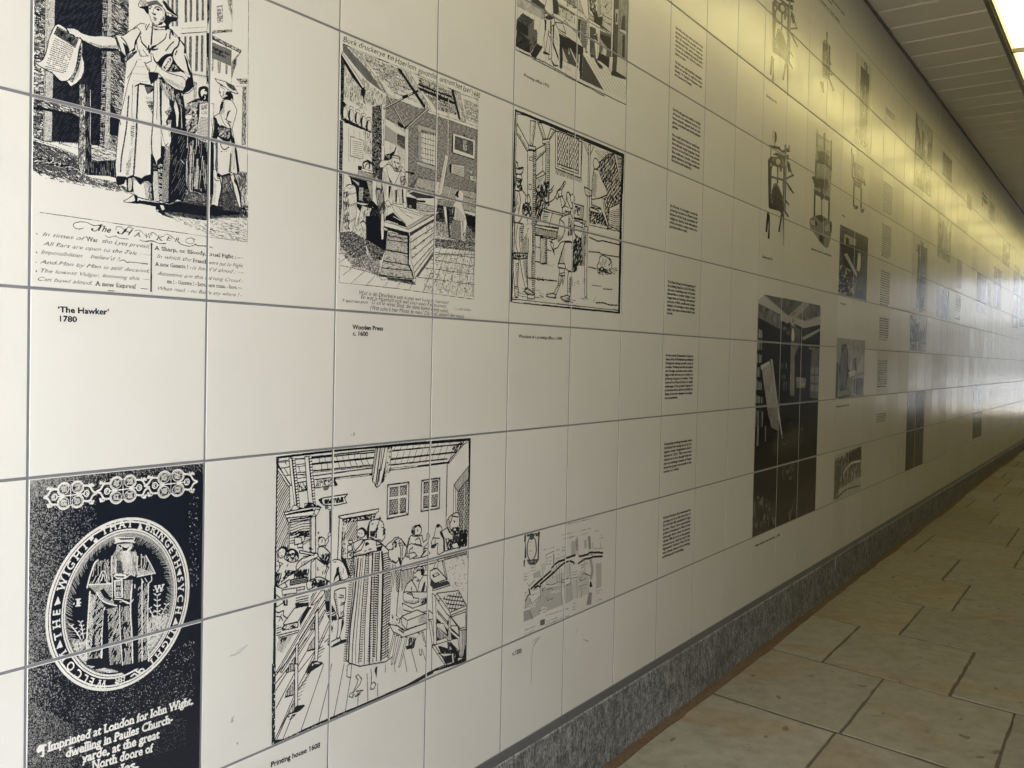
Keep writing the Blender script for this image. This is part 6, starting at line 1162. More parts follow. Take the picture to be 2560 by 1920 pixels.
for q in ('330,520 350,525 280,790 265,790', '360,540 390,540 320,860 305,870', '410,560 430,560 350,860 340,860', '470,560 490,560 410,880 390,900', '610,510 630,510 650,760 630,760', '650,500 670,500 700,660 690,660'): p.F(q, 10, 2.2)
p.F('590,560 620,520 700,640 640,700 540,600', 10); p.F('470,660 540,640 560,680 480,700', 0); p.N('500,560 600,560 560,690 500,680', 8, 3.0, 0, 60, 6)
p.F('730,250 800,310 800,350 730,360', 10, 2.4); p.F('730,360 760,380 800,640 770,640', 10, 2.2); p.F('770,60 810,90 820,640 790,640', 10, 2.2)
q = '820,60 1070,30 1155,190 1150,470 1090,480 960,300 830,110'; p.F(q, 10, 2.6); p.H('880,100 1080,50 1150,190 980,270', 62, 12, 2.6, jit=.1); p.H('880,100 1080,50 1150,190 980,270', -16, 10, 2.8, jit=.1); p.F('800,90 830,70 980,280 985,330 940,300', 10, 2.4); p.B('845,130 860,120 860,140 848,145', 10, 2); p.F('970,280 1155,200 1155,240 980,310', 10, 2.6); p.F('985,330 1150,270 1150,440 1090,460', 10, 2.4)
p.F('830,250 960,420 960,380 840,300', 0); p.F('820,340 960,480 950,560 820,440', 0); p.F('830,250 940,380 950,420 830,270', 10, 2.2); p.F('820,400 900,400 950,540 820,440', 10, 2.2); p.F('820,450 940,560 940,600 820,640', 0); p.H('820,460 950,560 950,640 830,560', 86, 6, 2.4, 10); p.F('820,600 930,560 950,600 820,640', 10, 2.2); p.F('960,330 975,330 970,600 950,590', 10, 2.2)
p.F('985,420 1070,440 1080,560 985,480', 0); p.F('985,430 1060,430 1075,540 980,450', 10, 2.2); p.F('980,590 1060,570 1080,720 980,620', 10, 2.4); p.F('980,500 1070,580 1060,570 985,580', 0); p.F('1080,480 1150,470 1140,780 1090,790', 10, 2.4); p.H('1100,480 1150,470 1140,780 1100,790', 86, 5, 2.2); p.F('985,610 1070,730 1090,790 1060,800 960,640', 0)
p.F('765,650 920,870 765,940', 10, 2.6); p.F('765,655 800,650 940,870 920,880', 10, 2.4); p.N('830,650 1080,720 1060,830 920,860', 7, 4.0, 0, 30, 12); p.F('840,740 980,740 1000,760 900,780', 10, 2.4); p.F('990,740 1010,740 1020,850 1000,850', 10, 2.2); p.H('880,780 980,800 960,870 920,870', 80, 6, 2.2); p.F('940,610 970,610 970,720 950,720', 2)
# heavy border
p.part('border'); H1(); p.F('178,488 1300,345 2212,275 2212,310 1300,400 850,450 220,525', 0); p.F('160,490 215,485 185,900 165,1659 150,1659', 0); H2(); p.F('0,300 1000,200 2105,120 2100,175 1950,190 1000,260 0,345', 0); p.F('2060,140 2105,125 2100,1659 2075,1659', 0); H3(); p.F('150,0 175,0 150,1659 115,1659', 0); H4(); p.F('2065,0 2095,0 2070,1659 2040,1659', 0); H5(); p.F('110,0 155,0 145,1659 90,1659', 0); H6(); p.F('1170,0 1185,0 1165,790 1165,835 780,952 740,952 1000,850 1110,800 1150,640', 0); H7(); p.F('42,0 85,0 75,860 180,850 400,740 690,610 1050,460 1269,365 1269,400 1050,510 700,650 400,790 120,910 40,945', 0); H6(); p.F('181,1226 480,1095 740,945 800,930 780,968 500,1125 181,1262', 0); H7(); p.N('42,0 85,0 75,860 50,940', 2, 2.6, 10); p.N('60,890 400,770 1269,380', 2, 2.4, 10)
p.rough(.35)
p.build('woodcut_print', 'bold black woodcut of a crowded printing house with a gowned master in the middle', 'tile print')
# ------------------------------------------------------------------ print: open line woodcut of a printing office
p = Print(5.0, 7.0, 0.0, 2.0, 330, 15); p.bw = True; p.kw = 1.45
K1 = lambda: p.org(1270, 260, 4.23); K2 = lambda: p.org(1270, 440, 4.23); K3 = lambda: p.org(1260, 580, 4.23)
K1(); p.F('72,55 1225,530 1185,2215 20,2090', 10)
p.part('room')
def H_(q, a, sp=5.5, w=1.9, **k): p.H(q, a, sp, w, **k)
for q in ('95,210 230,460 205,510 90,310', '235,175 295,185 260,445 230,440', '310,190 350,205 400,370 370,380', '450,260 505,280 440,375 415,370'): p.F(q, 10, 2.2)
H_('90,310 120,310 220,490 205,510', 40); H_('270,190 295,190 262,440 240,440', 60, 6); H_('310,190 330,200 390,370 370,380', 20); H_('480,275 505,280 440,370 425,365', 50)
K2(); post = '205,-270 295,-270 265,952 205,952'; p.F('205,-270 295,-265 280,1300 205,1300', 10, 2.2); K1(); p.F('215,440 290,455 290,490 220,480', 10, 2.2); H_('262,490 295,490 270,2020 250,2020', 6, 5.5, 2.4); p.L('265,490 255,1700', 1.8)
p.F('365,380 440,370 435,880 395,880 400,420 365,420', 10, 2.2); H_('405,400 440,390 432,880 405,880', 5); p.F('295,480 390,430 395,500 295,600', 10, 2.0); H_('300,550 395,480 395,510 300,600', 85, 6, 1.8); p.L('365,520 365,710', 1.8); p.F('295,760 370,710 400,740 300,790', 10, 2.0); H_('300,800 400,760 400,830 300,880', 60, 5, 2.0, gap=.3); p.N('290,860 440,820 440,1100 290,1150', 3, 2.2, 0, 60, 8); p.F('225,560 255,560 255,600 225,595', 10, 1.6); p.F('220,850 245,855 245,905 220,905', 10, 1.6)
# leaded window
p.F('500,285 785,405 770,785 500,680', 10, 2.2); q = '525,285 750,375 740,705 520,635'; p.F(q, 10, 2.0); p.H(q, 52, 12, 2.0, jit=.1); p.H(q, -52, 12, 2.0, jit=.1); p.F('633,330 650,335 645,680 630,670', 10, 1.8); p.F('520,635 745,710 745,740 520,660', 10, 2.0); p.H('500,685 780,785 790,840 640,790 500,740', 88, 4.6, 1.8, taper=.5); p.L('775,400 770,780', 3)
# post with braces and spear head
p.F('850,430 870,430 860,900 845,900', 10, 2.2); p.L('800,410 850,550', 2.2); p.L('820,415 855,520', 1.6); p.L('905,450 865,550', 2.2); K2(); p.F('805,115 885,160 880,210 845,215 820,200', 10, 2.4); H_('820,150 870,170 865,210', 60)
p.F('840,215 860,215 850,600 830,600', 10, 2.0); K3(); p.F('855,-60 880,-60 872,690 850,690', 10, 2.2); p.L('880,-60 872,690', 2.6)
# small figure beating at a lattice of type
K1(); p.H('915,480 1075,510 960,610', -15, 6, 1.6, taper=.4); q = '1060,530 1120,525 1200,890 1200,1080 1160,1180 1050,1330 1040,1200 1000,900 960,620'; p.F(q, 10, 2.2); p.H(q, 42, 12, 3.0, jit=.3); p.H(q, -55, 11, 2.6, jit=.3); p.N(q, .8, 3.0, 0, 70, 7); p.C('970,610 1080,560 1120,530', 2.0); p.L('1125,545 1200,890', 2.6); H_('1140,545 1210,570 1205,880', 5, 5, 2.2); p.H('1195,560 1215,560 1195,1800 1180,1800', 3, 5, 2.2)
p.part('type_maker'); p.F('905,690 960,700 990,800 1040,900 1050,960 960,1000 1000,1060 1010,1120 880,1090 885,960 890,800', 10, 2.4); p.B('905,600 915,575 935,580 960,620 960,660 925,690 905,660', 10, 2.4); p.C('900,650 920,690 960,670 965,620', 2.4); H_('900,700 950,760 930,1000 890,960', 84, 6, 1.8); K2(); p.F('880,250 1000,230 1010,330 1060,520 1110,545 1080,555 1040,520 980,340 890,310', 10, 2.2); p.F('870,330 960,370 960,400 860,370', 10, 2.2); p.L('870,370 870,500', 2.2); p.L('945,400 940,520', 2.2); p.N('860,380 1000,390 1060,540 860,500', 4, 2.4, 0, 40, 9)
p.part('room'); p.F('1070,340 1180,290 1175,580 1065,520', 10, 2.0); p.H('1080,370 1175,350 1175,570 1075,520', 3, 6.5, 1.7); p.L('860,520 1190,590', 1.8); p.L('860,650 950,690 1000,685 1180,730', 2.8); p.C('850,800 960,810 1000,830 1180,860', 2.4)
# table, press bed and book
p.F('360,340 580,400 530,550 290,520', 10, 2.4); p.F('360,340 580,400 575,420 360,365', 10, 2.0); p.L('475,375 430,530', 2.0); p.H('380,370 440,380 400,500 350,490', -5, 6, 1.6); p.N('290,320 370,340 340,500 285,490', 4, 2.4, 0, 60, 9)
p.F('285,515 530,560 520,600 285,545', 10, 2.2); q = '285,545 515,590 510,660 285,620'; p.F(q, 10, 1.8); p.H(q, 86, 4.8, 1.8); p.L('285,625 500,680', 2.4); p.F('340,655 410,655 410,930 340,925', 10, 2.2); p.H('385,660 412,660 410,930 385,930', 12, 5, 2.6); p.H('345,660 380,660 380,920 345,920', 88, 7, 1.4); p.L('290,750 340,760', 1.8); p.L('415,780 460,795', 1.8)
p.F('690,290 800,320 790,460 700,440', 10, 2.2); p.N('705,310 770,320 750,420 700,410', 4, 2.4, 0, -10, 7); p.H('770,320 800,325 790,450 750,440', 60, 5, 1.6); p.F('690,440 820,480 770,670 690,600', 10, 2.2); p.F('700,470 790,500 770,590 700,560', 10, 2.0); p.H('690,440 820,480 815,520 700,480', 3, 5, 1.6); p.L('690,520 790,545', 1.8); p.N('690,610 780,660 780,950 720,950', 4, 2.6, 0, 80, 10); p.L('730,700 725,950', 2.2); p.L('800,600 780,950', 2.2); p.H('755,700 830,600 810,950 760,950', 86, 6, 2.0)
p.F('300,200 340,205 335,320 300,320', 10, 2.0); p.C('350,260 420,280 480,250 495,220', 2.4); p.C('420,160 460,140 480,105', 2.6); p.C('415,180 450,175 470,150', 2.6); p.N('360,60 410,60 420,200 360,250', 4, 2.2, 0, 80, 9); p.N('300,160 360,160 350,340 300,330', 4, 2.2, 0, 70, 9)
# beater with raised arm
p.part('beater'); p.F('590,60 605,60 605,80 545,180 520,250 500,225 520,160 560,120', 10, 2.4); p.L('590,70 560,180', 1.8); p.F('515,165 560,140 570,170 560,210 590,250 600,300 570,340 550,230', 10, 2.2); p.C('530,230 580,210', 2.2)
p.F('620,185 650,180 660,220 670,330 660,400 640,430 590,400 570,370 580,330 610,290', 10, 2.4); p.B('620,190 640,175 660,230 680,330 660,340 630,270', 10, 2.6); p.B('660,210 690,195 705,240 690,280 665,270', 10, 2.2); p.C('590,330 610,320 640,340', 2); p.N('590,360 660,370 650,430 600,410', 6, 2.2, 0, 60, 5)
p.F('570,430 660,400 690,470 700,600 720,660 680,700 640,690 600,690 560,700 520,760 470,780 450,730 460,680 510,660 530,560 545,460', 10, 2.4); p.C('545,460 590,500 600,580', 2.2); p.C('600,560 580,640 530,700', 2.2); p.N('640,420 690,480 700,620 630,640', 3.5, 2.2, 0, 70, 9); p.C('440,690 480,720 470,780 490,830', 2.4); p.F('470,780 490,785 490,830', 0); p.H('520,620 580,640 540,700 510,680', 60, 5, 1.6)
K3(); p.F('640,110 750,110 770,390 740,425 680,410 640,380 570,370 570,340 600,240', 10, 2.4); p.F('720,110 770,110 765,410 725,420', 10, 2.0); p.N('710,110 770,110 765,420 725,420', 6, 2.6, 0, 70, 8); p.C('640,120 600,260 570,370', 2); p.H('600,200 640,150 640,330 590,340', 84, 7, 1.6); p.F('570,335 640,335 650,380 640,390 570,375', 10, 2.4)
p.F('585,380 640,390 630,470 600,540 550,660 545,700 520,660 570,560 580,450', 10, 2.2); p.H('600,450 625,450 590,560 560,600', 10, 5, 2.0); p.F('525,650 450,660 445,680 480,690 540,700 545,670', 10, 2.4); p.F('585,440 640,430 640,460 580,460', 10, 2.0); p.F('615,470 640,460 620,560', 10, 2.0)
p.F('680,420 720,425 715,470 700,640 695,690 670,690 670,500', 10, 2.2); p.H('690,480 715,480 700,640 680,640', 12, 5, 2.2); p.F('595,690 660,670 690,680 690,740 640,735', 10, 2.4); p.H('640,690 690,690 690,740', 40, 5, 2.0); p.F('705,480 720,480 720,570 705,570', 10, 2.0)
# bearded man at the edge
p.part('bearded_man'); K1(); p.F('80,610 100,620 105,680 160,670 155,720 130,745 80,740', 10, 2.6); p.C('78,670 110,690 160,675', 2.4); p.F('85,745 140,745 150,800 130,850 150,900 120,900 90,850', 10, 2.2); p.C('85,790 115,790 145,800', 2.2); p.N('85,800 150,800 150,900 95,890', 5, 2.2, 0, 60, 7); K2()
p.F('70,150 110,160 150,150 190,210 180,280 230,300 250,400 150,430 100,520 60,490', 10, 2.4); p.H('80,180 110,180 110,360 70,400', 70, 6, 2.4, gap=.2); p.C('110,160 130,250 110,400', 2.2); p.F('160,300 200,290 240,340 245,440 210,450 150,420 150,340', 10, 2.6); p.C('160,350 200,360 235,420', 2.6); p.N('150,300 250,320 240,450 160,440', 4, 2.6, 0, 50, 8); p.C('200,210 220,200 235,270 200,300', 2.4)
p.F('70,490 160,510 170,560 215,580 210,820 60,810 70,560', 10, 2.4); p.H('130,520 165,520 160,680 130,700', 3, 5, 2.2); p.H('140,690 205,600 205,820 140,800', 50, 5.5, 2.2); p.C('100,520 80,700 100,800', 2); p.C('125,540 120,700 135,800', 2); p.F('165,520 250,480 245,560 210,600', 2); p.N('165,490 250,480 240,700 170,580', 5, 3, 10, 50, 6)
p.F('55,820 110,815 200,820 200,870 120,880 55,870', 10, 2.8); p.C('120,820 115,875', 3); p.N('60,830 195,830 195,865 60,865', 5, 2.6, 0, 80, 5)
K3(); p.F('100,285 155,290 150,400 140,580 110,580 95,400', 10, 2.2); p.H('120,320 150,320 140,560 120,560', 3, 5.5, 1.6); p.F('165,285 235,285 240,500 250,590 225,595 190,440', 10, 2.2); p.H('195,300 235,300 245,580 215,450', 40, 5.5, 1.8); p.F('110,580 145,580 155,640 140,695 115,690', 10, 2.2); p.F('215,620 250,595 280,620 320,660 300,670 230,650', 10, 2.4)
# floor and dog
p.part('dog'); p.F('1010,270 1040,240 1090,270 1130,290 1140,340 1130,390 1110,405 1140,430 1120,445 1090,430 1070,400 1030,370 1000,400 1010,440 990,430 985,350 1005,320', 10, 2.6); p.C('1110,290 1130,320 1110,350', 2.6); p.H('1020,270 1090,290 1060,390 1010,350', 70, 6, 1.6, gap=.2); p.N('990,380 1100,400 1100,440 1010,430', 6, 2.4, 0, 10, 7); p.F('1095,350 1110,340 1115,360', 0)
p.part('room')
for q in ('90,590 420,620 420,700 90,700', '310,480 420,480 420,520 240,520', '430,320 520,330 520,380 360,340', '520,680 760,720 780,760 640,760', '740,530 860,490 850,540 740,570', '800,700 980,690 960,740 800,710', '1000,400 1210,370 1200,450 1010,460'): p.H(q, -6, 7, 1.9, taper=.5, gap=.15)
p.L('240,485 560,520', 2.6); p.L('330,310 380,320', 2.2); p.L('890,370 980,390', 2.4); p.C('970,750 1050,750 1110,770 1200,775', 2.6); p.L('930,565 1025,575', 1.5); p.L('1045,602 1140,608', 2.0); p.L('290,480 290,250', 1.6)
p.part('border'); K1(); p.F('72,55 400,185 700,310 1225,530 1225,560 1100,515 900,425 700,335 480,255 250,150 72,78', 0); p.C('90,105 200,130 420,225 700,345 1210,560', 1.8); p.F('72,55 84,60 62,952 38,952', 0); p.L('95,90 68,952', 1.6); K2(); p.F('70,0 50,0 20,952 40,952', 0); p.L('80,0 55,952', 1.6); p.F('1195,0 1215,0 1195,700 1175,700', 0); K1(); p.F('1228,530 1208,560 1190,952 1215,952', 0); K3(); p.F('95,0 75,0 60,740 85,740', 0); p.L('108,0 85,710', 1.6); p.F('1220,0 1245,0 1225,860 1205,860', 0); p.F('60,720 100,740 500,775 1225,845 1225,865 800,822 440,785 60,742', 0); p.L('85,710 1215,830', 1.8)
p.rough(.2); p.build('woodcut_print', 'line woodcut of a printing office with a man raising an arm and a crouching dog', 'tile print')

# ------------------------------------------------------------------ print: tinted engraving of a press room (mostly above the picture)
p = Print(5.0, 7.0, -2.4, -0.02, 300, 16); O = lambda: p.org(1275, 0, 3.966)
O(); p.F('60,-1400 1185,-1400 1150,1000 50,490', 9)
p.part('floor'); p.F('66,0 340,-200 660,0 1180,330 1150,1000 930,900 300,610 55,490', 10)
for k in range(11): p.L([(90 + k * 55, -20 + k * 40), (60 + k * 50 - 20, 470 + k * 30)], 1.6, 7)
for k in range(8): p.L([(760 + k * 40, 560 + k * 20), (960 + k * 40, 900 + k * 20)], 1.6, 6)
p.G('250,0 60,0 66,60 340,200 380,60', 6, 9, 30)
p.part('crate'); p.F('65,290 190,380 200,530 55,460', 0); p.F('65,290 120,310 260,290 270,320 190,395 180,390', 4); p.F('190,390 270,320 265,440 195,535', 4); p.N('190,390 270,320 265,440 195,535', 3, 2, 0, 60, 12); p.F('65,195 180,270 180,360 60,300', 0); p.F('65,195 120,130 240,195 180,270', 3); p.N('65,195 120,130 240,195 180,270', 3, 2, 1, 40, 8); p.F('180,270 240,200 235,310 180,362', 4); p.F('200,540 270,430 325,465 250,585', 1); p.N('60,310 190,400 190,520 60,450', 3, 2, 2, 30, 10)
p.T('A', (108, 118), None, 16, 3); p.T('E', (308, 190), None, 14, 3)
p.part('room'); p.F('205,0 260,-20 340,50 380,130 330,90 205,30', 2); p.F('660,-100 1185,-100 1180,330 1020,350 900,260 780,200 700,190 640,150 460,40 440,0', 8)
p.F('470,30 660,150 780,215 1015,350 1010,330 790,190 640,60 470,-40', 10, 2.2); p.F('470,40 640,140 640,240 480,150', 3); p.N('480,60 640,150 630,240 490,160', 6, 3, 9, 60, 8); p.F('620,150 635,155 635,260 620,250', 10); p.F('670,180 700,190 690,400 665,380', 1); p.F('700,190 760,210 750,480 700,460', 6); p.H('700,190 770,215 750,480 700,460', 10, 6, 1.8)
p.F('800,260 1010,350 1000,640 860,600 800,560', 4); p.F('880,330 1005,370 1000,480 950,480', 1); p.F('850,280 890,300 880,560 860,570', 10); p.F('870,360 960,470 950,560 900,540 920,480', 8); p.F('880,520 1000,580 985,680 870,590', 1); p.F('925,460 960,470 950,540 925,540', 9); p.F('790,260 850,290 855,400 790,540', 3); p.F('790,530 840,560 800,570', 0)
p.F('890,-60 1030,-60 1020,340 890,270', 3); p.N('890,-60 1025,-60 1020,320 900,250', 8, 3, 9, 50, 8); p.F('890,130 1010,200 1015,240 960,230 890,170', 9, 2); p.F('920,200 1010,260 1005,330 920,260', 9, 2); p.F('1010,-60 1035,-60 1020,520 1000,500', 10, 2)
p.F('1030,-100 1085,-100 1055,720 1005,700 1020,300', 1); p.H('1030,-100 1085,-100 1055,720 1005,700', 87, 5, 1.6, 4); p.F('1085,-100 1185,-100 1160,600 1060,560', 6); p.G('1085,-100 1185,-100 1165,330 1075,330', 4, 7, 12); p.F('1040,90 1075,90 1070,240 1045,240', 8); p.F('1050,130 1065,130 1060,220 1048,220', 0); p.F('1115,170 1140,170 1135,310 1100,290', 1, sm=True); p.F('1080,280 1155,310 1150,345 1085,310', 9, 2); p.F('1115,345 1140,350 1130,720 1105,715', 1); p.F('1060,560 1160,600 1150,790 1060,720', 9); p.L('1070,470 1130,370', 2, 3); p.F('1005,700 1050,705 1150,770 1145,790 1000,745', 0); p.F('985,560 1020,560 1010,720 980,680', 10, 2)
p.part('long_table'); p.F('480,330 660,420 725,470 725,520 490,380', 1); p.F('480,310 540,200 660,330 730,470 660,430', 10, 2.2); p.F('480,290 555,335 520,230 440,220', 10, 3); p.F('490,380 725,500 710,785 690,780 690,700 520,610 515,680 490,670', 1); p.F('520,470 690,550 685,690 520,600', 3); p.F('515,450 525,600 575,620 520,480', 9); p.F('590,480 600,480 680,650 660,640', 10); p.F('680,540 690,540 685,680 675,675', 10); p.F('520,600 685,680 685,695 520,615', 10); p.F('515,640 610,690 605,710 515,660', 9); p.F('580,470 590,540 580,540', 10)
p.F('725,540 930,895 710,790', 3); p.H('725,540 930,895 710,790', 85, 5, 1.4, 1)
p.F('425,230 440,240 430,420 480,560 480,600 420,440', 1); p.F('440,290 480,400 470,420 440,380', 9); p.F('430,400 480,440 480,450 430,420', 9)
for n_, fig in (('apprentice', (('370,-60 420,-60 430,140 400,150 340,90', 10), ('340,130 400,140 440,180 440,240 410,260 410,580 380,590 400,400 380,310 350,500 340,530 335,380 350,300 340,190', 10))), ('compositor', (('780,-80 870,-80 870,170 820,165 780,120', 10),))):
    p.part(n_)
    for q, t in fig: p.F(q, t, 2.6)
p.part('apprentice'); p.F('420,0 450,-20 480,30 475,150 430,130', 1); p.F('340,170 400,130 440,180 400,200 360,190', 2); p.F('345,190 360,200 355,300 340,300', 0); p.F('400,200 410,210 405,400 395,340', 0); p.F('330,505 370,520 400,545 350,540 325,530', 0); p.F('405,580 440,640 480,645 475,660 430,655 410,610', 0); p.F('380,300 405,340 400,370 380,350', 10, 2)
p.part('compositor'); p.F('780,40 830,120 860,100 870,170 900,200 840,190', 0); p.N('780,-60 860,-60 850,120 790,110', 5, 3, 0, 60, 8); p.F('830,180 920,160 910,260 830,220', 1); p.F('760,220 780,230 780,330 755,480 765,520 745,515 750,470 770,330', 10, 2.6); p.F('745,500 770,520 760,530', 0); p.F('835,580 860,600 920,660 915,690 880,670 850,620', 0); p.F('830,330 870,340 870,580 850,590', 10, 2.4); p.F('830,350 860,340 870,410 840,390', 1)
p.part('room'); p.F('690,0 760,-100 780,200 740,160', 10, 2); p.L('660,60 700,150', 2, 5); p.N('560,-20 660,-40 660,90 560,60', 4, 2.4, 4, 20, 8)
p.L('66,-1200 55,490 935,952', 2.2); p.L('1187,-1200 1150,1030', 2.2); p.L('55,490 350,620 660,800 1150,1040', 2.4)
p.rough(.2); p.build('engraving_print', 'tinted engraving of a press room with stacked crates and a long stone table', 'tile print')

# ------------------------------------------------------------------ print: hand drawn street map
p = Print(5.0, 7.0, 4.0, 5.0, 330, 17); M1 = lambda: p.org(1280, 1270, 4.881); M2 = lambda: p.org(1280, 1430, 4.881)
p.part('street_plan'); M1(); p.F('255,800 340,755 360,840 260,860', 8); p.F('720,415 780,395 775,570 720,580', 8); p.F('875,390 910,385 915,485 880,495', 8); p.F('785,375 800,375 800,520 785,520', 7); p.F('925,345 955,340 965,500 935,505', 6); p.F('945,625 975,625 995,760 975,870 945,870 965,760', 7); p.F('1020,680 1090,665 1090,952 1030,952', 8); p.F('500,560 515,555 515,690 500,690', 6); p.F('370,680 410,660 410,750 385,780', 9); p.F('440,860 490,840 510,900 470,930', 8); p.F('650,690 710,670 720,860 660,880', 9); p.F('820,770 880,750 890,850 830,880', 9)
M2(); p.F('140,480 220,450 260,560 140,610', 7); p.F('215,450 345,290 350,400 360,440 330,520 260,560', 8); p.F('160,340 220,300 240,390 150,450', 8); p.F('340,200 600,160 620,400 420,480 420,430 365,420', 8); p.F('400,80 640,0 640,160 410,160', 9); p.F('640,160 720,120 740,340 650,390', 8); p.F('740,100 800,70 800,320 740,330', 9); p.F('800,80 930,20 940,260 810,320', 9); p.F('1030,0 1090,0 1085,180 1025,210', 8); p.F('945,90 985,100 985,190 940,200', 10); p.F('935,250 975,250 965,395 905,405', 6); p.F('340,590 400,570 400,640 345,655', 4); p.F('235,190 325,200 325,270 235,300', 10); p.F('470,240 590,210 590,240 470,270', 10); p.F('230,390 290,380 290,420 200,440', 10)
p.part('street_plan'); M1()
for q, w_ in (('265,950 370,855', 7), ('385,845 470,770', 7), ('485,730 505,705', 7), ('520,690 565,655 650,625', 7), ('660,612 770,575', 7), ('820,592 925,565 940,545 985,540', 7), ('995,545 1065,540', 7), ('1070,545 1105,548', 7), ('350,925 600,700 645,665', 7), ('660,660 690,650', 6), ('705,645 755,668', 7), ('810,675 890,620 945,615 990,595 1100,590', 7)): p.L(q, w_ * .9, 0, True)
M2()
for q, w_ in (('230,205 370,80', 7), ('345,145 520,0', 7), ('275,195 320,165', 7), ('205,210 220,275', 7), ('160,350 205,275', 5)): p.L(q, w_ * .9, 0, True)
p.F('320,180 350,150 355,180 330,195', 0); p.F('950,130 960,105 970,130 980,180 945,185', 1)
for q in ('340,200 350,360 365,430', '220,330 240,390 340,290', '210,480 250,580', '425,220 490,195 495,230', '425,300 430,350 500,320', '600,70 610,400', '720,80 735,200 730,330', '790,100 795,320', '410,150 480,160 570,120 640,130', '610,100 690,70', '620,180 690,150', '820,40 830,110 900,80', '850,230 840,320', '870,20 950,45', '370,150 370,240 400,170', '210,170 275,100', '180,130 210,180'): p.L(q, 2.0, 3)
M1()
for q in ('800,340 805,560 820,590', '780,350 785,560', '415,570 480,540 515,530', '415,570 415,630', '570,640 580,880', '540,700 550,900', '600,740 605,900', '700,680 715,952', '720,860 810,840', '840,700 870,690 870,720 840,735', '880,790 960,830', '960,540 985,595', '980,425 985,495', '1080,420 1080,480', '210,952 280,880', '360,690 380,830', '610,880 680,860', '480,730 500,860', '880,620 890,790', '830,880 870,790'): p.L(q, 2.0, 3)
p.part('cartouche'); p.F('150,330 170,330 165,420 175,600 150,620 158,430 145,400', 2); p.F('320,285 340,290 330,420 325,640 310,640 315,430', 2); p.F(smooth(pts('240,340 280,370 300,450 300,540 270,620 225,650 190,600 178,520 185,430 205,370'), True), 4); p.F(smooth(pts('240,365 275,390 285,460 285,540 260,610 225,630 200,590 192,520 196,440 212,390'), True), 10); p.N('165,320 330,300 330,345 170,350', 9, 3, 3, 40, 8); p.N('180,630 320,620 310,690 200,700', 9, 3, 3, 20, 8); p.F('140,640 158,630 152,715 140,715', 1); p.B('215,345 240,300 265,340 250,380 230,385', 3, 1)
for k, s_ in enumerate(('Fleet', 'Street', 'in', 'De Worde’s', 'Day')): p.T(s_, (213 if k != 3 else 203, 428 + k * 36), None, 18, 1, it=.2, squeeze=.8 if k != 3 else .62)
p.part('handwriting'); TM = lambda s_, a, b, h=20, **k: p.T(s_, a, b, h, 2, it=.25, **k)
for s_, a, b in (('Property belonging to the Bishop’s estate near the City', (680, 205), (1025, 118)), ('House of Dominicans', (615, 335), (755, 300)), ('lane and garden', (620, 385), (755, 350)), ('The Bishop’s estate', (820, 290), (960, 250)), ('of Salisbury', (825, 340), (920, 310)), ('New Lane', (1000, 295), (1060, 282)), ('New', (1070, 335), (1095, 330)), ('Bridge', (1068, 378), (1110, 368)), ('Old Sergeants Inn', (375, 522), (515, 482)), ('Clifford’s', (525, 527), (580, 512)), ('Inn', (552, 575), (580, 568)), ('Church of St Dunstan', (525, 630), (640, 598)), ('Serjeant', (605, 492), (642, 480)), ('Inn', (600, 530), (640, 520)), ('The Rolls', (225, 745), (285, 720)), ('The House', (225, 780), (295, 760)), ('Hospital', (135, 815), (188, 800)), ('Knights', (135, 850), (192, 835)), ('Hospital', (135, 888), (192, 872)), ('Fleet Street', (500, 750), (590, 690)), ('Fleet Bridge', (920, 590), (990, 565)), ('Convent garden', (725, 795), (800, 775)), ('of Whitefriars', (725, 830), (800, 812)), ('St Bride', (890, 690), (930, 680)), ('Fleet conduit', (990, 500), (1108, 498)), ('Falcon', (750, 690), (790, 685)), ('Wynkyn de Worde', (410, 625), (480, 600)), ('The Swan', (410, 665), (480, 645)), ('The George', (410, 700), (470, 685))): TM(s_, a, b, 17)
M2()
for s_, a, b in (('Temple Gardens', (470, 275), (590, 228)), ('Middle Inn', (235, 235), (315, 210)), ('the Temple', (240, 290), (325, 262)), ('Outer Temple', (150, 450), (225, 425)), ('Place', (238, 420), (285, 408)), ('S. Mary Abbey', (320, 490), (415, 450)), ('Inner Temple', (325, 520), (415, 488)), ('The New Temple & Carmelite Friary', (405, 540), (690, 450)), ('Lady of Salisbury', (735, 400), (785, 385)), ('Library', (735, 440), (785, 425)), ('House', (735, 470), (775, 455)), ('Saint Bride’s', (810, 190), (910, 150)), ('Palace', (810, 225), (890, 195)), ('Bridewell', (1020, 245), (1090, 222)), ('Dock', (1020, 275), (1060, 262)), ('Fleet River', (1020, 365), (1095, 335)), ('Bishop of Exeter’s', (150, 720), (285, 665)), ('Inn and garden', (150, 765), (275, 712)), ('Temple Properties', (415, 615), (550, 560)), ('& Temple gardens Water Place', (415, 650), (690, 540)), ('Savoy', (150, 265), (190, 245)), ('Inn', (158, 300), (195, 285))): TM(s_, a, b, 18)
p.build('map_print', 'small hand-lettered street map with a scrolled cartouche and thick black road', 'tile print', only_ink=False)
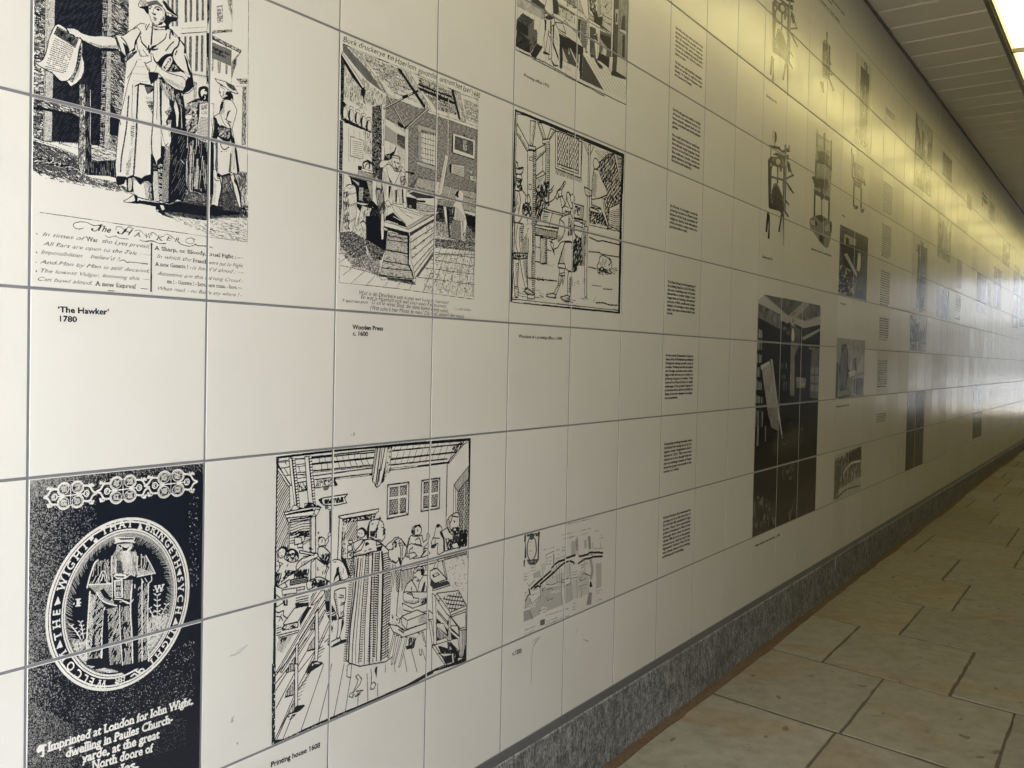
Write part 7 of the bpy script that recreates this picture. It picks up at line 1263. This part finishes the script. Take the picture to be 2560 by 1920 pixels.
# ------------------------------------------------------------------ captions and columns of text
def caption(lines, name, label, x0, x1, j0, j1, res, bold=2, cat='caption'):
    """lines: (text, start, end, cap height) in picture points of the frame set on p"""
    p = Print(x0, x1, j0, j1, res, 20)
    p.part('lettering')
    for fr, t, a, b, h in lines:
        p.org(*fr); p.T(t, a, b, h, 1, bold=bold)
    p.build(name, label, cat, 'captions printed under the pictures', only_ink=True)
F5 = (60, 520, 6.1444); FW_ = (840, 540, 5.821)
caption([((0, 600, 2.572), '‘The Hawker’', (370, 464), (697, 480), 38), ((0, 600, 2.572), '1780', (372, 522), (490, 527), 36)], 'caption', 'bold two-line caption dated 1780 on the blank tile under the street seller', 1, 2, 2, 3, 600)
caption([((850, 640, 2.572), 'Wooden Press', (80, 470), (274, 480), 30), ((850, 640, 2.572), 'c. 1600', (80, 510), (177, 515), 28)], 'caption', 'bold two-line caption ending in 1600 under the wooden press engraving', 3, 4, 2, 3, 460)
caption([((850, 640, 2.572), 'Woodcut of a printing office c.1690', (1148, 524), (1425, 540), 20)], 'caption', 'one-line caption dated 1690 under the woodcut with the dog', 5, 7, 2, 3, 420, 1)
caption([((1275, 0, 3.966), 'Printing office 1752', (138, 755), (386, 870), 28)], 'caption', 'slanting caption dated 1752 under the tinted press room engraving', 5, 6, -0.9, 0, 420, 1)
caption([((0, 1275, 2.572), 'Printing house 1608', (1740, 1655), (2055, 1525), 34)], 'caption', 'caption dated 1608 under the bold crowded woodcut', 2, 3, 5, 6, 520)
caption([((850, 1275, 2.572), 'c.1550', (1108, 935), (1165, 916), 26)], 'caption', 'tiny caption dated 1550 on the tile under the street map', 5, 6, 5, 6, 460)
TX = [
 (8.122, 8.878, -1.735, .0515, 'above the second text from the top', ['De Worde also introduced to the', 'printing world the popular produc-', 'tion of romantic stories. Later he', 'developed the early newspaper', 'market by publishing topical news', 'rhymes and shorter works for sale for a', 'penny or two.', '', 'He also was renowned for sensation-', 'alism in order to sell his news', 'sheets: ‘A Vampire Monster, cast', 'of a Sowe in Prussia’.']),
 (8.1, 8.866, -.74, .0515, '', ['De Worde gave the public a variety', 'of books on subjects known to', 'have popular appeal such as reli-', 'gious, practical and instructional', 'guides.', '', 'He would print them in easily han-', 'dled volumes at modest prices. He', 'introduced many popular book', 'series from his Fleet Street printers', 'like children’s books, works on', 'good manners, marriage, medicine', 'for horses and husbandry.']),
 (8.09, 8.85, .435, .0505, '', ['De Worde, it is thought, moved his', 'printing business to Fleet Street', 'because of the large population of', 'religious clerics and educators', 'which provided a ready market of a', 'populace able to read.']),
 (8.076, 8.836, 1.366, .048, '', ['The Fleet Street at the beginning of', 'its printing history in De Worde’s', 'day was a rambling road of houses', 'almost like a country village. It was', 'regarded as having unwanted', 'amounts of filth, smells and a noisy', 'clatter of amongst other things', 'many churches, street traders and', 'brawls.']),
 (8.074, 8.832, 2.268, .0477, '', ['In the early Sixteenth Century', 'many Acts of Parliament prohibited', 'immigrants setting up their trade in', 'London. Printing was the exception', 'and foreign printers took advan-', 'tage of this and set up a number of', 'printing houses in London. They', 'moved to Fleet Street to take', 'advantage of the greater degree of', 'protection that could be provided to', 'them, from the dangerous indige-', 'nous population.']),
 (8.09, 8.847, 3.364, .0484, '', ['Eventually printing presses were', 'forbidden from being set up by for-', 'eigners under Regulations intro-', 'duced in 1523. This was soon', 'relaxed as it was thought that the', 'more printing presses in Fleet', 'Street the greater the benefit to the', 'country as a whole.']),
 (8.116, 8.868, 4.28, .0484, '', ['Richard Pynson who developed his', 'printing works at the later part of', 'De Worde’s life, specialised in legal', 'books. Many more specialised', 'printers developed in Fleet Street', 'although their exact locations', 'remain difficult to fix in the greater', 'infrastructure. Until the end of the', 'Eighteenth Century Fleet Street', 'was closely linked with printing,', 'publishing and bookselling.'])]
LB = ['topmost grey text block of the long text column, two paragraphs of seven and four lines', 'text block of two paragraphs, second from the top of the long text column', 'short six-line text block beside the beams of the line woodcut', 'nine-line text block just above the tile row with the 1690 caption', 'densest twelve-line single paragraph in the text column, beside the dark library photograph', 'eight-line text block between the densest paragraph and the lowest one', 'lowest text block of the column, level with the street map']
def text_block(x0, x1, j, dj, lines, label, group, res=400, tone=1, bold=2, name='text_panel'):
    p = Print(math.floor(x0), math.ceil(x1), j - .08, j + dj * len(lines) + .03, res, 21).org(None, 0, 1); p.part('lettering')
    for k, t in enumerate(lines):
        if not t: continue
        y = j + dj * k; last = k == len(lines) - 1 or lines[k + 1] == ''
        w_ = (x1 - x0) * (min(1, len(t) / 35) if last else 1)
        p.T(t, (x0, y), (x0 + w_, y), dj * .60, tone, bold=bold)
    p.build(name, label, 'text panel', group, only_ink=True)
for (x0, x1, j, dj, _, ls), lb in zip(TX, LB): text_block(x0, x1, j, dj, ls, lb, 'blocks of text in the near column')
WORDS = 'the printing press was set up in Fleet Street by the masters of the trade and many houses followed with books news sheets and papers sold to all parts of the town and country for a penny or two each week'.split()
def filler(n_, seed, ln=34):
    r = random.Random(seed); out = []
    for _ in range(n_):
        s_ = ''
        while len(s_) < ln - 5: s_ += r.choice(WORDS) + ' '
        out.append(s_.strip().capitalize() if not out else s_.strip())
    return out
for k, (j, n_, lb) in enumerate(((-3.35, 3, 'three faint lines in the glare near the ceiling lamps, topmost of the far text column'), (-1.72, 13, 'upper faint text block of the far column, level with the small iron press'), (-.78, 14, 'fourteen-line faint text block beside the upper small engraving'), (.25, 15, 'faint fifteen-line text block beside the foot of the upper small engraving'), (1.3, 10, 'ten-line faint text block between the two small engravings'), (2.25, 12, 'twelve-line faint text block beside the engraving of the seated writer'), (3.45, 4, 'short faint four-line text, lowest of the far column'))):
    text_block(18.1, 18.9, j, .052, filler(n_, k), lb, 'blocks of text in the far column', 240, 4)
# ------------------------------------------------------------------ iron hand presses
def iron_press(dj, label, glare_fade=0):
    p = Print(11.0, 13.0, -1.75 + dj, .85 + dj, 260, 22); fr = (1890, 310, 2.883)
    def P_(q):
        u, v = to_wall(fr[0] + pts(q)[:, 0] / fr[2], fr[1] + pts(q)[:, 1] / fr[2]); return np.c_[u, v + dj]
    p.org(None, 0, 1); p.part('frame'); t = lambda v: min(9, v + glare_fade)
    p.F(P_('90,265 110,230 150,240 210,230 220,260 215,420 210,640 185,632 110,608 90,600 85,400'), t(6)); p.G(P_('90,265 110,230 150,240 210,230 215,420 210,640 90,600'), t(2), t(7), 9)
    p.F(P_('115,300 195,320 195,400 112,380'), 10); p.F(P_('112,390 190,410 192,540 108,500'), 10); p.F(P_('150,310 162,312 160,430 150,428'), t(3)); p.F(P_('85,260 108,230 106,610 92,600'), t(1)); p.F(P_('200,300 220,300 212,640 198,640'), t(3)); p.F(P_('92,560 130,580 180,610 182,632 92,608'), t(0))
    p.F(smooth(P_('95,290 105,265 120,290 110,330 98,320'), True), t(1)); p.F(smooth(P_('102,290 107,280 112,295 107,308'), True), 9); p.F(smooth(P_('130,260 160,235 185,260 180,300 150,310 130,290'), True), t(2)); p.F(smooth(P_('143,262 160,248 176,265 172,288 152,295'), True), t(8))
    p.part('lever'); p.F(P_('92,150 110,155 140,158 170,165 185,190 215,180 245,160 245,200 215,205 190,208 165,185 100,168'), t(1)); p.F(P_('205,150 220,145 218,240 206,240'), t(4)); p.F(smooth(P_('232,150 245,160 245,190 234,185'), True), t(7)); p.F(P_('104,160 110,160 108,240 103,240'), t(3)); p.F(P_('120,220 145,205 200,230 235,220 238,260 210,250 150,230'), t(2)); p.F(P_('225,260 245,290 250,340 235,350 222,300'), t(2)); p.F(P_('170,310 190,300 185,345 172,345'), t(2)); p.F(P_('105,370 150,385 200,395 270,362 272,375 200,408 108,388'), t(4)); p.F(P_('215,415 225,420 275,498 270,505 240,470'), t(1)); p.F(P_('255,365 272,362 270,376 258,378'), t(1)); p.F(P_('240,290 262,360 256,362 236,300'), t(3))
    p.part('counterweight'); p.F(smooth(P_('118,70 130,52 145,65 148,110 138,138 124,130'), True), 9, 1.2); p.F(smooth(P_('135,60 147,70 148,110 138,138 134,110'), True), t(0)); p.F(P_('133,138 138,138 137,170 133,170'), t(4))
    p.part('bed'); p.F(P_('110,490 118,470 215,540 212,552'), t(0)); p.F(P_('112,500 125,430 150,425 165,450 190,520 212,552 205,575 130,530'), t(5)); p.N(P_('112,470 150,440 190,520 200,590 115,560'), 1.3, 5, t(1), 40, 30); p.F(P_('150,560 165,550 237,665 232,675'), t(1)); p.F(P_('215,545 240,580 238,590 212,560'), t(2)); p.F(P_('115,560 150,545 205,660 198,668 140,590'), t(3))
    p.part('foot')
    for q in ('78,640 95,640 84,740 80,780 68,778 74,700', '88,650 100,655 98,800 96,830 84,824 90,740', '178,650 192,655 176,740 170,780 160,775 172,700', '192,660 204,665 202,790 200,878 196,875 195,770'): p.F(P_(q), t(1), sm=False)
    p.build('press_print', label, 'tile print', 'pictures of iron hand presses')
iron_press(0, 'black iron hand press with a round counterweight and splayed feet, on bare tiles')
iron_press(-2.4, 'iron hand press in the lamp glare directly above the one with splayed feet', 1)  # ink tones paled to paint in the lamp reflection over this copy
p = Print(13.0, 15.0, -2.0, .35, 260, 23).org(2000, 310, 2.883)
p.part('column'); p.F('112,280 122,30 128,60 130,80 170,100 172,65 180,60 182,110 222,130 226,105 230,330 215,560 100,500', 8); p.G('118,60 228,130 225,330 210,560 100,500', 5, 9, 9); p.F('125,80 180,100 226,130 226,215 180,190 122,170', 7); p.F('130,100 165,112 165,160 130,148', 8); p.F('185,125 218,140 218,195 185,180', 8); p.F('120,30 127,45 125,170 117,170', 3); p.F('222,105 230,120 228,340 220,335', 3); p.F('168,70 182,65 180,190 172,190', 3)
p.part('mechanism'); p.N('120,190 180,200 210,240 190,300 120,280', 2.5, 4, 1, 20, 26); p.F('180,260 225,325 222,335 178,285', 1); p.F('110,250 120,250 118,380 108,370', 2); p.F('130,340 160,310 200,370 200,410 130,370', 7); p.N('85,380 120,390 200,400 200,470 110,460', 2.6, 5, 1, 70, 28); p.F('85,380 110,375 115,400 88,402', 1); p.F('148,380 160,380 165,540 152,540', 2); p.F('180,400 195,420 185,500 172,510', 2); p.F('100,470 215,530 215,560 100,505', 4); p.F('145,500 170,510 165,545 148,545', 2)
p.part('leg'); p.F('100,505 112,510 108,670 96,690', 2); p.F('204,560 216,560 212,710 200,700', 2); p.F('152,545 160,545 158,800 150,800', 6); p.L('156,545 154,800', 4, 2); p.L('175,540 172,640', 3, 4)
p.part('base'); p.F('70,690 100,665 150,655 190,680 228,710 225,790 200,890 160,870 110,800 75,750', 6, sm=True); p.G('110,665 150,655 190,690 150,710', 1, 3, 8); p.F('70,690 110,690 122,735 80,730', 8, 2); p.F('110,690 122,710 118,738 108,725', 1); p.F('175,740 215,705 225,780 180,775', 8, 2); p.F('212,705 228,715 226,785 216,775', 1); p.F('140,800 175,810 170,880 150,850 135,840', 2)
p.build('press_print', 'tall pale iron press on a round base with a long centre rod', 'tile print', 'pictures of iron hand presses')
p = Print(15.0, 17.0, -2.3, -.4, 240, 24).org(2080, 350, 2.883)
p.part('box'); p.F('155,160 225,200 225,290 160,250', 3); p.N('160,170 222,205 222,285 162,245', 2.5, 5, 8, -40, 22); p.F('165,200 205,230 215,255 190,235', 9); p.F('148,255 235,300 235,325 165,275', 4); p.F('162,285 215,310 212,355 162,330', 6); p.F('232,280 245,325 230,335 225,310', 2); p.F('139,60 145,60 150,270 143,270', 2); p.F('152,100 158,105 158,190 152,190', 4)
p.part('leg')
for q in ('155,300 164,305 158,480 150,475', '206,350 216,355 214,500 204,490', '160,470 190,480 180,500 160,498', '204,500 235,495 225,525 212,525', '140,265 165,275 160,310 150,280'): p.F(q, 2)
p.build('press_print', 'small iron press on two pairs of thin legs with a tall rod', 'tile print', 'pictures of iron hand presses')
p = Print(13.0, 15.0, -3.8, -2.3, 220, 25).org(2030, 0, 2.8)
p.part('frame'); p.F('75,290 90,275 125,320 130,440 120,560 75,540 70,430', 7); p.G('78,290 128,325 125,550 75,530', 4, 8, 8); p.F('100,225 108,225 107,300 102,300', 3); p.F('85,340 115,360 110,420 88,400', 9); p.F('66,425 140,460 130,440', 3); p.F('115,540 128,560 160,635 145,640', 4); p.F('55,570 80,575 85,650 75,650', 5); p.F('120,510 145,520 140,535', 4); p.N('75,300 128,330 120,540 76,520', 1.6, 5, 2, 60, 24)
p.build('press_print', 'faint small iron press under lines of lettering in the lamp glare', 'tile print', 'pictures of iron hand presses')
text_block(13.3, 14.9, -4.25, .075, ['Printing machinery of the early', 'Nineteenth Century', '', 'Iron presses and their makers'], 'large faint lettering above the faint small iron press', 'headings over the pictures', 200, 4)
for x0, x1, j, t, lb in ((11.12, 11.75, .72, 'Columbian press 1813', 'tiny caption under the black iron press'), (13.35, 14.5, .33, 'Single lever press with rounded base', 'tiny caption under the tall pale iron press'), (15.1, 15.55, -.52, 'Proofing press', 'tiny caption under the small iron press on thin legs'), (15.15, 15.75, 1.17, 'Printing press 1850', 'tiny caption under the upper small engraving'), (15.1, 15.95, 3.16, 'Engraving of a printer writing 1790', 'tiny caption under the engraving of the seated writer'), (11.15, 12.2, 5.16, 'Master printer’s room with library c. 1900', 'slanting caption under the dark library photograph'), (11.1, 11.75, -1.72, 'Columbian press 1816', 'tiny caption under the upper iron press')):
    text_block(x0, x1, j, .055, [t + ' ' * max(0, 36 - len(t))], lb, 'captions printed under the pictures', 300, 2, 2, 'caption')
# ------------------------------------------------------------------ the library photograph
p = Print(11.0, 14.0, 1.25, 5.0, 240, 26); L1 = lambda: p.org(1870, 720, 2.885); L2 = lambda: p.org(1870, 1020, 2.885)
L1(); p.G('65,95 120,48 522,125 522,1000 480,1620 30,1800', 0, 2, 40)
p.part('ceiling'); p.F('65,95 120,48 522,125 520,290 400,380 300,250 62,210', 7); p.G('120,48 400,100 290,200', 3, 5, 30); p.F('65,100 110,55 300,215 285,260', 8); p.G('65,105 235,190 230,300 62,205', 3, 6, 30); p.G('310,190 450,110 522,130 520,200 400,240', 3, 6, 30); p.F('320,200 400,110 445,120 345,215', 7); p.F('330,210 420,240 520,210 520,260 430,290 320,260', 8); p.G('380,350 520,270 520,360 400,400 395,330', 6, 8, 25); p.F('330,255 400,290 520,265 520,290 380,360 360,330', 2); p.F('395,380 520,310 520,370 440,420 390,410', 1); p.F('300,205 328,215 328,255 303,245', 8); p.F('322,220 328,225 327,255 322,248', 1)
p.part('bookcase'); p.G('62,215 300,330 305,420 220,400 60,380', 0, 2, 30)
for (x0, y0, x1, y1) in ((62, 285, 108, 360), (60, 365, 108, 445), (58, 465, 100, 540), (55, 560, 95, 640), (53, 660, 100, 735), (50, 765, 105, 830), (48, 870, 110, 1000)):
    for k in range(6):
        a = x0 + (x1 - x0) * k / 6; b = a + (x1 - x0) / 6 - 1; d = p.r.uniform(0, 14); p.F([(a, y0 + d + k * 2), (b, y0 + d + k * 2), (b - 2, y1), (a - 2, y1)], p.r.choice((4, 6, 7, 7, 3)))
for (x0, y0, x1, y1) in ((238, 545, 280, 580), (238, 625, 285, 660), (222, 675, 285, 740)):
    for k in range(7): a = x0 + (x1 - x0) * k / 7; p.F([(a, y0), (a + 4, y0), (a + 3, y1), (a, y1)], p.r.choice((3, 5, 6, 2)))
p.part('room'); p.G('235,260 300,290 300,345 235,300', 3, 4, 12); p.G('305,265 380,300 375,400 310,400', 3, 5, 20); p.F(smooth(pts('318,300 326,290 334,330 330,380 316,378 314,340'), True), 9); p.F('308,410 370,410 338,490 335,770 305,780 300,730', 5); p.G('308,420 340,430 330,780 302,775', 5, 7, 20); p.G('440,420 520,440 515,800 445,790', 3, 5, 20)
for k in range(3): p.F([(455, 570 + k * 62), (478, 572 + k * 62), (476, 622 + k * 62), (453, 618 + k * 62)], 6); p.F([(485, 572 + k * 62), (508, 574 + k * 62), (506, 624 + k * 62), (483, 622 + k * 62)], 6)
p.part('cabinet'); p.F('335,490 375,470 435,445 460,450 455,480 440,810 345,830', 0); p.F('345,520 372,500 368,660 345,680', 1); p.N('345,640 420,650 410,720 350,720', 2.5, 5, 6, 80, 24); p.F('375,690 410,685 410,700 378,705', 7)
p.part('panel'); p.F('90,560 155,525 165,560 230,952 150,952 100,600', 7, 2); p.G('98,580 155,535 215,950 150,950', 6, 8, 40); p.F('90,560 155,525 160,545 95,590', 9); p.F('162,512 176,516 228,940 218,950', 8); p.F('176,516 184,530 232,940 228,940', 1); L2(); p.F('140,0 210,0 215,165 165,135', 7); p.G('145,0 210,0 212,160 168,130', 5, 7, 30); p.F('210,0 222,0 256,255 248,262', 8)
p.part('room'); p.F('262,265 290,230 298,245 266,280', 8); p.F('375,145 392,130 390,165 372,165', 7); p.F('300,110 320,97 318,108 303,118', 5); p.F('270,300 380,190 385,200 280,310', 3); p.N('170,240 400,100 390,280 180,330', .8, 8, 3, 50, 50)
for k in range(12): x = 50 + k * 9; p.F([(x, 20 + p.r.uniform(0, 100)), (x + 4, 20), (x + 4, 240 - p.r.uniform(0, 60)), (x, 240)], p.r.choice((2, 3, 5, 1)))
p.F('66,130 78,125 74,270 62,275', 6); p.F('122,130 130,128 128,240 122,240', 6)
for k in range(9): x = 420 + k * 9; p.F([(x, 10), (x + 3, 10), (x + 2, 300 - k * 6), (x, 300)], p.r.choice((1, 2, 3)))
p.part('floor'); p.G('35,620 100,640 200,690 200,850 32,930', 1, 5, 25); p.G('200,420 340,400 350,640 260,830 200,850', 0, 3, 30); p.G('250,420 340,390 340,520 240,520', 1, 5, 20); p.G('360,600 490,520 487,745 300,820 290,760', 2, 6, 25); p.N('360,560 490,500 485,740 300,820', .5, 10, 2, 60, 70); L1(); p.F('60,90 66,90 30,1800 20,1800', 255)
q_ = (p.val > 0) & (p.val < 3); p.val[q_] -= 1
p.build('photograph_print', 'large dark photograph of a book-lined room with a leaning white panel', 'tile print')
# ------------------------------------------------------------------ small engravings and half-tone photographs
p = Print(15.0, 17.0, -.36, 1.0, 200, 27).org(None, 0, 1); p.F([(15, -.34), (17, -.34), (17, .98), (15, .98)], 4); p.G([(15, -.34), (17, -.34), (17, .3), (15, .4)], 2, 5, 20); p.part('window'); p.F([(15.3, -.2), (16.1, -.2), (16.1, .1), (15.3, .12)], 8)
for k in range(5): p.L([(15.35 + k * .17, -.2), (15.35 + k * .17, .1)], 6, 3)
p.part('press'); p.N([(15.2, .0), (16.5, -.1), (16.5, .6), (15.3, .5)], .9, 12, 1, 50, 90); p.F([(15.3, .2), (15.5, .15), (16.3, .5), (16.2, .56)], 8); p.F([(15.4, -.15), (15.6, -.15), (15.65, .1), (15.4, .1)], 1); p.part('worker'); p.F([(16.25, .05), (16.45, .02), (16.5, .3), (16.4, .45), (16.45, .8), (16.3, .8), (16.2, .4)], 9, 5); p.F([(16.2, -.08), (16.4, -.1), (16.42, .04), (16.24, .06)], 1); p.F([(16.2, .42), (16.5, .42), (16.4, .9), (16.1, .9), (16.25, .6)], 2); p.part('basket'); p.F([(16.2, .82), (16.9, .78), (16.95, .92), (16.3, .96)], 2, sm=True); p.F([(16.7, .4), (16.95, .4), (16.92, .8), (16.65, .78)], 2); p.part('ground'); p.F([(15, .42), (15.8, .45), (16.1, .9), (15.4, .97), (15, .97)], 8); p.N([(15, .4), (16, .5), (16, .95), (15, .95)], .4, 8, 2, 10, 60)
p.build('engraving_print', 'upper of the small dark engravings, a press worker by a window', 'tile print')
p = Print(15.0, 17.0, 1.8, 3.0, 200, 28).org(None, 0, 1); p.F([(15, 1.82), (17, 1.82), (17, 3), (15, 3)], 7); p.G([(15, 1.82), (17, 1.82), (17, 2.4), (15, 2.4)], 6, 8, 25); p.part('writer'); p.F([(15.35, 1.95), (15.6, 1.92), (15.75, 2.05), (15.8, 2.4), (15.95, 2.5), (15.8, 2.6), (15.7, 2.9), (15.3, 2.9), (15.2, 2.4)], 1); p.N([(15.3, 2.0), (15.7, 2.0), (15.7, 2.8), (15.3, 2.8)], .6, 8, 5, 70, 60); p.part('desk'); p.F([(15.8, 2.48), (16.4, 2.42), (16.3, 2.56), (15.9, 2.6)], 9, 5); p.F([(16.1, 2.2), (16.35, 2.2), (16.4, 2.45), (16.1, 2.45)], 4); p.F([(16.4, 2.4), (16.9, 2.0), (16.95, 2.5), (16.5, 2.55)], 8, 4); p.F([(16.0, 2.6), (16.08, 2.6), (16.05, 2.95), (15.98, 2.95)], 2); p.F([(16.25, 2.62), (16.33, 2.62), (16.33, 2.92), (16.25, 2.92)], 2); p.part('cradle'); p.F([(15.3, 2.85), (15.9, 2.8), (16.0, 2.95), (15.2, 2.98)], 6, 5); p.N([(16.4, 2.6), (16.9, 2.6), (16.9, 2.95), (16.4, 2.95)], 1.0, 10, 2, 60, 60); p.F([(15.02, 2.3), (15.15, 2.3), (15.15, 2.98), (15.02, 2.98)], 4)
p.build('engraving_print', 'small engraving of a dark-robed writer standing at a desk', 'tile print')
p = Print(15.0, 17.0, 4.0, 5.0, 200, 29).org(None, 0, 1); p.F([(15.03, 4.1), (17, 4.03), (17, 4.97), (15.03, 5)], 9); p.part('crowd'); p.N([(15.1, 4.15), (16.95, 4.1), (16.95, 4.7), (15.2, 4.8)], .45, 7, 4, 70, 60); p.N([(15.8, 4.1), (16.95, 4.05), (16.95, 4.4), (16, 4.4)], .7, 8, 2, 80, 50); p.part('arch'); p.C([(15.7, 4.5), (16.2, 4.35), (16.9, 4.36)], 14, 10); p.C([(15.3, 4.95), (15.9, 4.85), (16.9, 4.88)], 10, 3); p.N([(15.1, 4.2), (15.5, 4.2), (15.4, 4.95), (15.1, 4.95)], .6, 9, 4, 60, 70)
p.build('engraving_print', 'lowest small sketch of a crowded vaulted hall, near the plinth', 'tile print')
def half_tone(x0, x1, j0, j1, label, seed, lo=2, hi=5, kind=0, name='photograph_print', part='scene'):
    p = Print(x0, x1, j0, j1, 90, seed).org(None, 0, 1); w_, h = x1 - x0, j1 - j0; q = lambda *a: [(x0 + w_ * u, j0 + h * v) for u, v in a]; r = p.r
    p.G(q((0, 0), (1, 0), (1, 1), (0, 1)), lo, hi, 60); p.part(part)
    if kind == 0:       # street with buildings
        p.G(q((0, 0), (1, 0), (.8, .45), (.4, .35)), hi + 1, min(9, hi + 3), 60)
        for k in range(7): a = r.uniform(0, .85); p.G(q((a, r.uniform(.1, .5)), (a + .15, r.uniform(.1, .5)), (a + .17, .8), (a, .8)), max(0, lo - 1), lo + 2, 40)
        p.G(q((0, .78), (1, .7), (1, 1), (0, 1)), lo + 1, hi + 1, 50)
    elif kind == 1:     # sketch on bare tile
        p.F(q((0, 0), (1, 0), (1, 1), (0, 1)), 9)
        for k in range(16): a, b = r.gauss(.55, .14), r.random() * .9; p.G(q((a - .1, b), (a + .12, b + .02), (a + .1, b + .12), (a - .12, b + .1)), lo, hi + 2, 40)
        p.N(q((.3, .1), (.9, .1), (.8, .95), (.3, .95)), .25, 12, 2, 75, 120)
    else:               # books and machinery, dark
        for k in range(26): a, b = r.random() * .9, r.random() * .8; p.F(q((a, b), (a + .03, b), (a + .03, b + .12), (a, b + .12)), r.choice((lo, lo + 1, hi, hi + 2)))
        p.G(q((0, .75), (1, .7), (1, 1), (0, 1)), 0, 2, 60)
    p.build(name, label, 'tile print', 'half-tone pictures far along the wall')
for k, a in enumerate(((15.75, 16.85, -3.85, -2.05, 'tinted engraving of figures under an arch, high in the lamp glare', 3, 7, 1), (21.0, 23.05, -4.0, -2.2, 'tall grey half-tone of smoke and trees, high up beside the lamp glare', 3, 6, 0), (24.5, 25.9, -3.78, -3.12, 'small dark picture close under the ceiling shadow, past the smoke picture', 2, 6, 2), (24.15, 26.1, -2.0, -.75, 'grey half-tone of a dome in mist, between the smoke picture and the dark street view', 4, 7, 0), (21.1, 23.05, -1.0, .95, 'pale upright sketch of a ruined tower, upper half', 3, 7, 1), (21.1, 23.05, 1.0, 1.95, 'sketchy picture directly under the ruined tower sketch', 3, 6, 0), (24.2, 26.05, .0, .95, 'dark spiky street view just beyond the ruined tower sketch', 1, 4, 0), (31.15, 33.2, -1.0, .4, 'plain dark blue-grey picture, darkest of the far upper ones', 1, 3, 0), (35.1, 37.2, -1.6, -.05, 'dark narrow picture just past the darkest far upper one', 2, 4, 2), (33.0, 34.9, -3.9, -3.2, 'small picture beside the black heading near the ceiling', 3, 7, 1), (37.4, 39.5, -3.0, -1.95, 'grey picture in the glare at the far bend of the tile rows', 3, 5, 0), (41.1, 43.15, -2.3, -1.05, 'dark picture near the far end, upper of two', 1, 4, 2), (41.1, 43.15, -.98, .53, 'dark picture near the far end, lower of two', 1, 4, 0), (43.9, 45.6, -2.1, .36, 'last dark picture before the view ends', 1, 3, 2), (21.0, 23.08, 3.0, 5.0, 'dark half-tone of shelves and a white sheet, low on the wall by the plinth', 0, 3, 2), (31.15, 33.2, 2.95, 4.9, 'grey narrow picture low on the far wall', 2, 4, 2))): half_tone(*a[:5], 40 + k, *a[5:])
text_block(31.65, 32.85, -3.8, .2, ['FLEET', 'STREET', 'NEWS'], 'three-line heavy black heading near the ceiling far along the wall', 'headings over the pictures', 120, 2, 6)
for k, (x, j, n_, lb) in enumerate(((27.2, -1.0, 18, 'faint tall text block beyond the dome picture'), (27.2, .1, 16, 'faint text block beyond the spiky street view'), (28.6, -3.3, 10, 'faint text block high in the far lamp glare'), (33.6, -.8, 16, 'faint text block between the two dark far upper pictures'))): text_block(x, x + .9, j, .05, filler(n_, 30 + k), lb, 'blocks of text far along the wall', 100, 4)
# ------------------------------------------------------------------ scuffs and smears on the glaze
def scuff(x0, x1, j0, j1, f, label):
    p = Print(x0, x1, j0, j1, 400, 60).org(None, 0, 1); f(p); p.build('scuff_mark', label, 'scuff', only_ink=True)
def f1(p): 
    p.org(850, 1275, 2.572); p.C('1285,815 1250,860 1235,920 1228,1120', 4, 8); p.C('1280,820 1262,845 1248,870', 6, 8); p.N('1240,830 1285,815 1240,880', 2, 4, 8, 50, 14)
scuff(5.02, 6, 5.03, 6, f1, 'grey smear running down the tile under the street map')
def f2(p): p.org(670, 1080, 7.9); p.N('1600,60 1750,0 1770,40 1680,170 1620,130', 1.6, 2.2, 7, 50, 5); p.B('1680,20 1695,5 1700,20 1690,28', 6, 0)
scuff(3.05, 3.6, 2.6, 3, f2, 'little cluster of grey specks above the bold crowded woodcut')
def f3(p): p.org(850, 1275, 2.572); p.L('1525,750 1522,785', 3, 8); p.L('1560,790 1562,820', 2, 8); p.N('1555,830 1600,835 1590,850', 5, 4, 7, 0, 8)
scuff(6.02, 7, 5.03, 6, f3, 'faint scratches on the tile beside the smeared one')
def f4(p): p.org(0, 1275, 2.572); p.N('1450,1360 1520,1310 1500,1370', 3, 2, 7, 40, 10); p.N('1380,980 1600,860 1500,960', .5, 2, 8, 30, 40); p.B('1520,1500 1530,1490 1530,1510', 7, 0)
scuff(2.02, 2.5, 4.05, 5, f4, 'faint grey smudges on the tile beside the black emblem')
